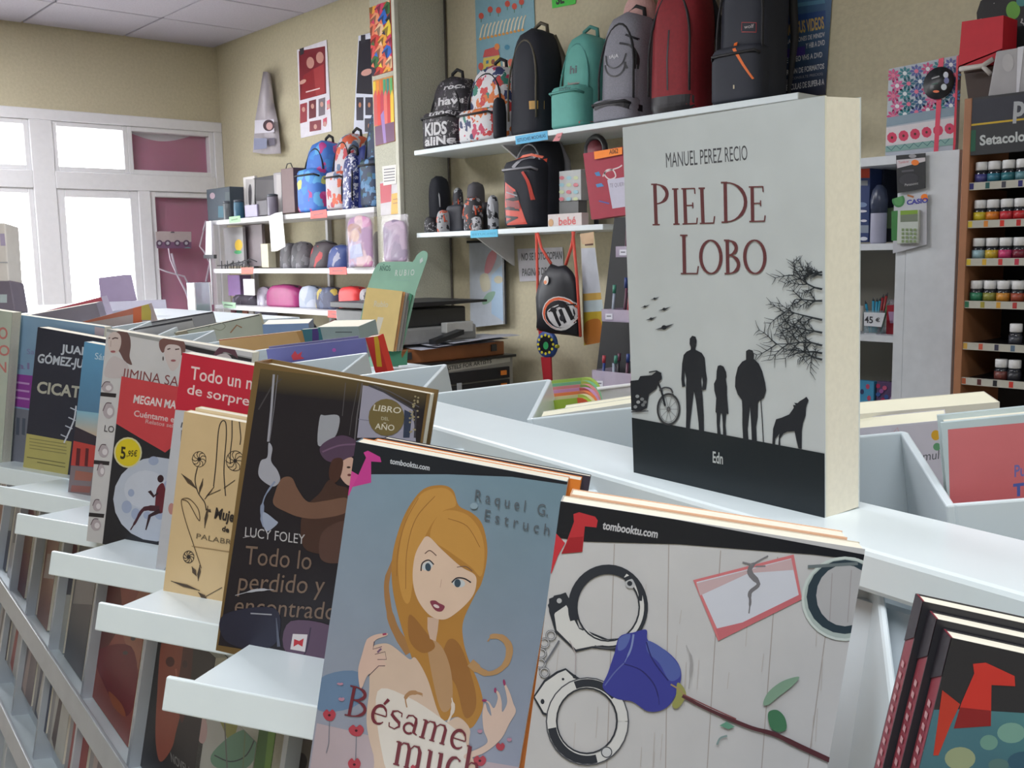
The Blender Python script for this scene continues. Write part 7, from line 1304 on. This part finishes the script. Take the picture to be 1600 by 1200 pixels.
# dark tilted board with pale foot
c = EYE+ray(175, 470)*3.0; r = thing('display_stand', 'dark tilted board on a pale foot silhouetted against the bright door', 'display board', c-A3(0, 0, .15)); q4 = [EYE+ray(x, y)*z for x, y, z in [(153, 434, 3.0), (195, 429, 3.0), (204, 470, 2.95), (157, 473, 2.95)]]
MB().prism(q4, GP*.02).build('board', mat('mauve_dark', (110, 96, 122), .5, k=1.), r, bevel=.002); q4 = [EYE+ray(x, y)*z for x, y, z in [(157, 472, 2.93), (205, 470, 2.93), (207, 484, 2.93), (150, 486, 2.93)]]; MB().prism(q4, GP*.1).build('foot', mat('pale_mauve', (180, 176, 190), .5, k=1.), r)
q4 = [EYE+ray(x, y)*2.94 for x, y in [(160, 486), (200, 484), (200, 492), (160, 494)]]; MB().prism(q4, GP*.05).build('support', mat('pale_mauve', (180, 176, 190)), r)
# cream display box at left edge
for nm, lb, ct, q, col in [('display_box', 'cream display box standing against the window at the left edge', 'box', [(-60, 350), (8, 348), (14, 440), (-60, 440)], (186, 180, 172)), ('display_box', 'dark box under the cream one at the left edge', 'box', [(-60, 440), (16, 438), (24, 486), (-60, 490)], (96, 88, 98))]:
    P4 = [EYE+ray(*t)*3.2 for t in q]; r = thing(nm, lb, ct, P4[3]); MB().prism(P4, CF*.09).build('box', mat('box_%02x' % col[0], col, .6, k=1.), r, bevel=.004)
    q = Print(P4[3], nrm(P4[2]-P4[3]), nrm(np.cross(nrm(np.cross(P4[2]-P4[3], P4[0]-P4[3])), P4[2]-P4[3])), nrm(np.cross(P4[2]-P4[3], P4[0]-P4[3])), .3, .3, k=1.)
    if col[0] > 150: q.poly([(0, 365), (7, 365), (9, 384), (1, 384)], (150, 140, 160)); q.line([(0, 410), (12, 410)], 2, (150, 150, 150))
    else: q.poly([(0, 460), (11, 460), (11, 473), (0, 473)], (150, 160, 160))
    q.build('label_print', r)
lb0 = EYE+ray(-5, 490)*3.28
r = thing('low_table', 'low pale table carrying the display boxes and the far books by the window', 'table', (lb0[0]+.5, lb0[1]+.2, 0)); zt2 = lb0[2]-.002
MB().box(lb0[0]-.6, lb0[0]+1.1, lb0[1]-.1, lb0[1]+.5, zt2-.03, zt2).build('table_top', lam, r)
for dx in (-.55, 1.03):
    for dy in (-.06, .44): MB().box(lb0[0]+dx, lb0[0]+dx+.04, lb0[1]+dy, lb0[1]+dy+.04, 0, zt2-.03).build('leg', whitep_m, r)

# ---- mint green cardboard display with yellow booklets
zd = 2.55; PT = lambda x, y, dz=0: EYE+ray(x, y)*(zd+dz)
r = thing('cardboard_display', 'mint green cardboard display with a rounded ear, holding yellow exercise books', 'display', PT(600, 572)-A3(0, 0, .05))
mintc = mat('mint_card', (158, 205, 185), .6, k=1.)
w = nrm(PT(648, 455)-PT(575, 449, .0)); body = [PT(*q) for q in spline([(583, 425), (592, 411), (612, 409), (645, 409)], False, 4)+spline([(648, 405), (652, 398), (660, 392), (667, 394), (668, 402), (664, 415)], False, 4)+[(650, 455), (640, 500), (622, 573), (560, 573), (548, 560), (560, 512), (574, 449)]]
nn = nrm(np.cross(PT(640, 450)-PT(575, 449), PT(575, 449)-PT(560, 512))); 
if nn@CF > 0: nn = -nn
MB().prism(body, -nn*.004).build('back_card', mintc, r)
p = Print(PT(540, 580), nrm(PT(640, 580)-PT(540, 580)), nrm(np.cross(nn, nrm(PT(640, 580)-PT(540, 580)))), nn, .4, .4, k=1.); 
p.text('R U B I O', (617, 431), (647, 430), (618, 422), (225, 238, 232), .02); p.text('AÑOS', (593, 423), (610, 423), (593, 415), (80, 120, 110), .01); p.line([(614, 438), (641, 438)], 1.5, (160, 205, 190)); p.poly([(656, 406), (660, 402), (661, 408), (656, 412)], (220, 230, 230)); p.build('lettering', r)
MB().prism([PT(*q, -.03) for q in [(597, 522), (622, 524), (628, 560), (637, 545), (636, 570), (600, 573), (592, 573)]], -nn*.004).build('front_pocket', mat('green_card', (70, 140, 110), .6, k=1.), r)
MB().prism([PT(*q, -.02) for q in [(640, 458), (644, 460), (628, 530), (618, 530)]], -nn*.02).build('side_wing', mat('green_card', (70, 140, 110)), r)
r_ = r
for i, (c_, nm) in enumerate([((215, 190, 125), 'yellow exercise book with the figure one, at the front of the mint display'), ((186, 130, 70), 'orange-brown exercise book second in the mint display'), ((150, 146, 140), 'grey exercise book third in the mint display'), ((120, 116, 116), 'dark grey exercise book at the back of the mint display')]):
    A, B, D_ = PT(573+i*5, 449+i*1.5, -.025+.006*i), PT(629+i*4, 455+i*1.2, -.035+.006*i), PT(556+i*4, 523, -.045+.006*i); ww = nrm(B-A); uu = nrm(A-D_); uu = nrm(uu-(uu@ww)*ww)
    r, p = book('exercise_book', nm, A, ww, uu, np.linalg.norm(B-A), np.linalg.norm(A-D_)*1.25, .0045, c_, k=1.0)
    if i == 0: p.text('Rubio', (584, 479), (606, 480), (585, 470), (205, 196, 170), .02); p.text('1', (583, 521), (592, 522), (590, 497), (210, 205, 190), .06); p.build('cover_print', r)
dt = PT(600, 576)
r = thing('display_table', 'white low table behind the stand under the mint display', 'table', (dt[0], dt[1], 0)); MB().box(dt[0]-.20, dt[0]+.10, dt[1]-.12, dt[1]+.12, dt[2]-.03, dt[2]).build('table_top', lam, r)
for dx in (-.18, .04):
    for dy in (-.10, .06): MB().box(dt[0]+dx, dt[0]+dx+.04, dt[1]+dy, dt[1]+dy+.04, 0, dt[2]-.03).build('leg', whitep_m, r)
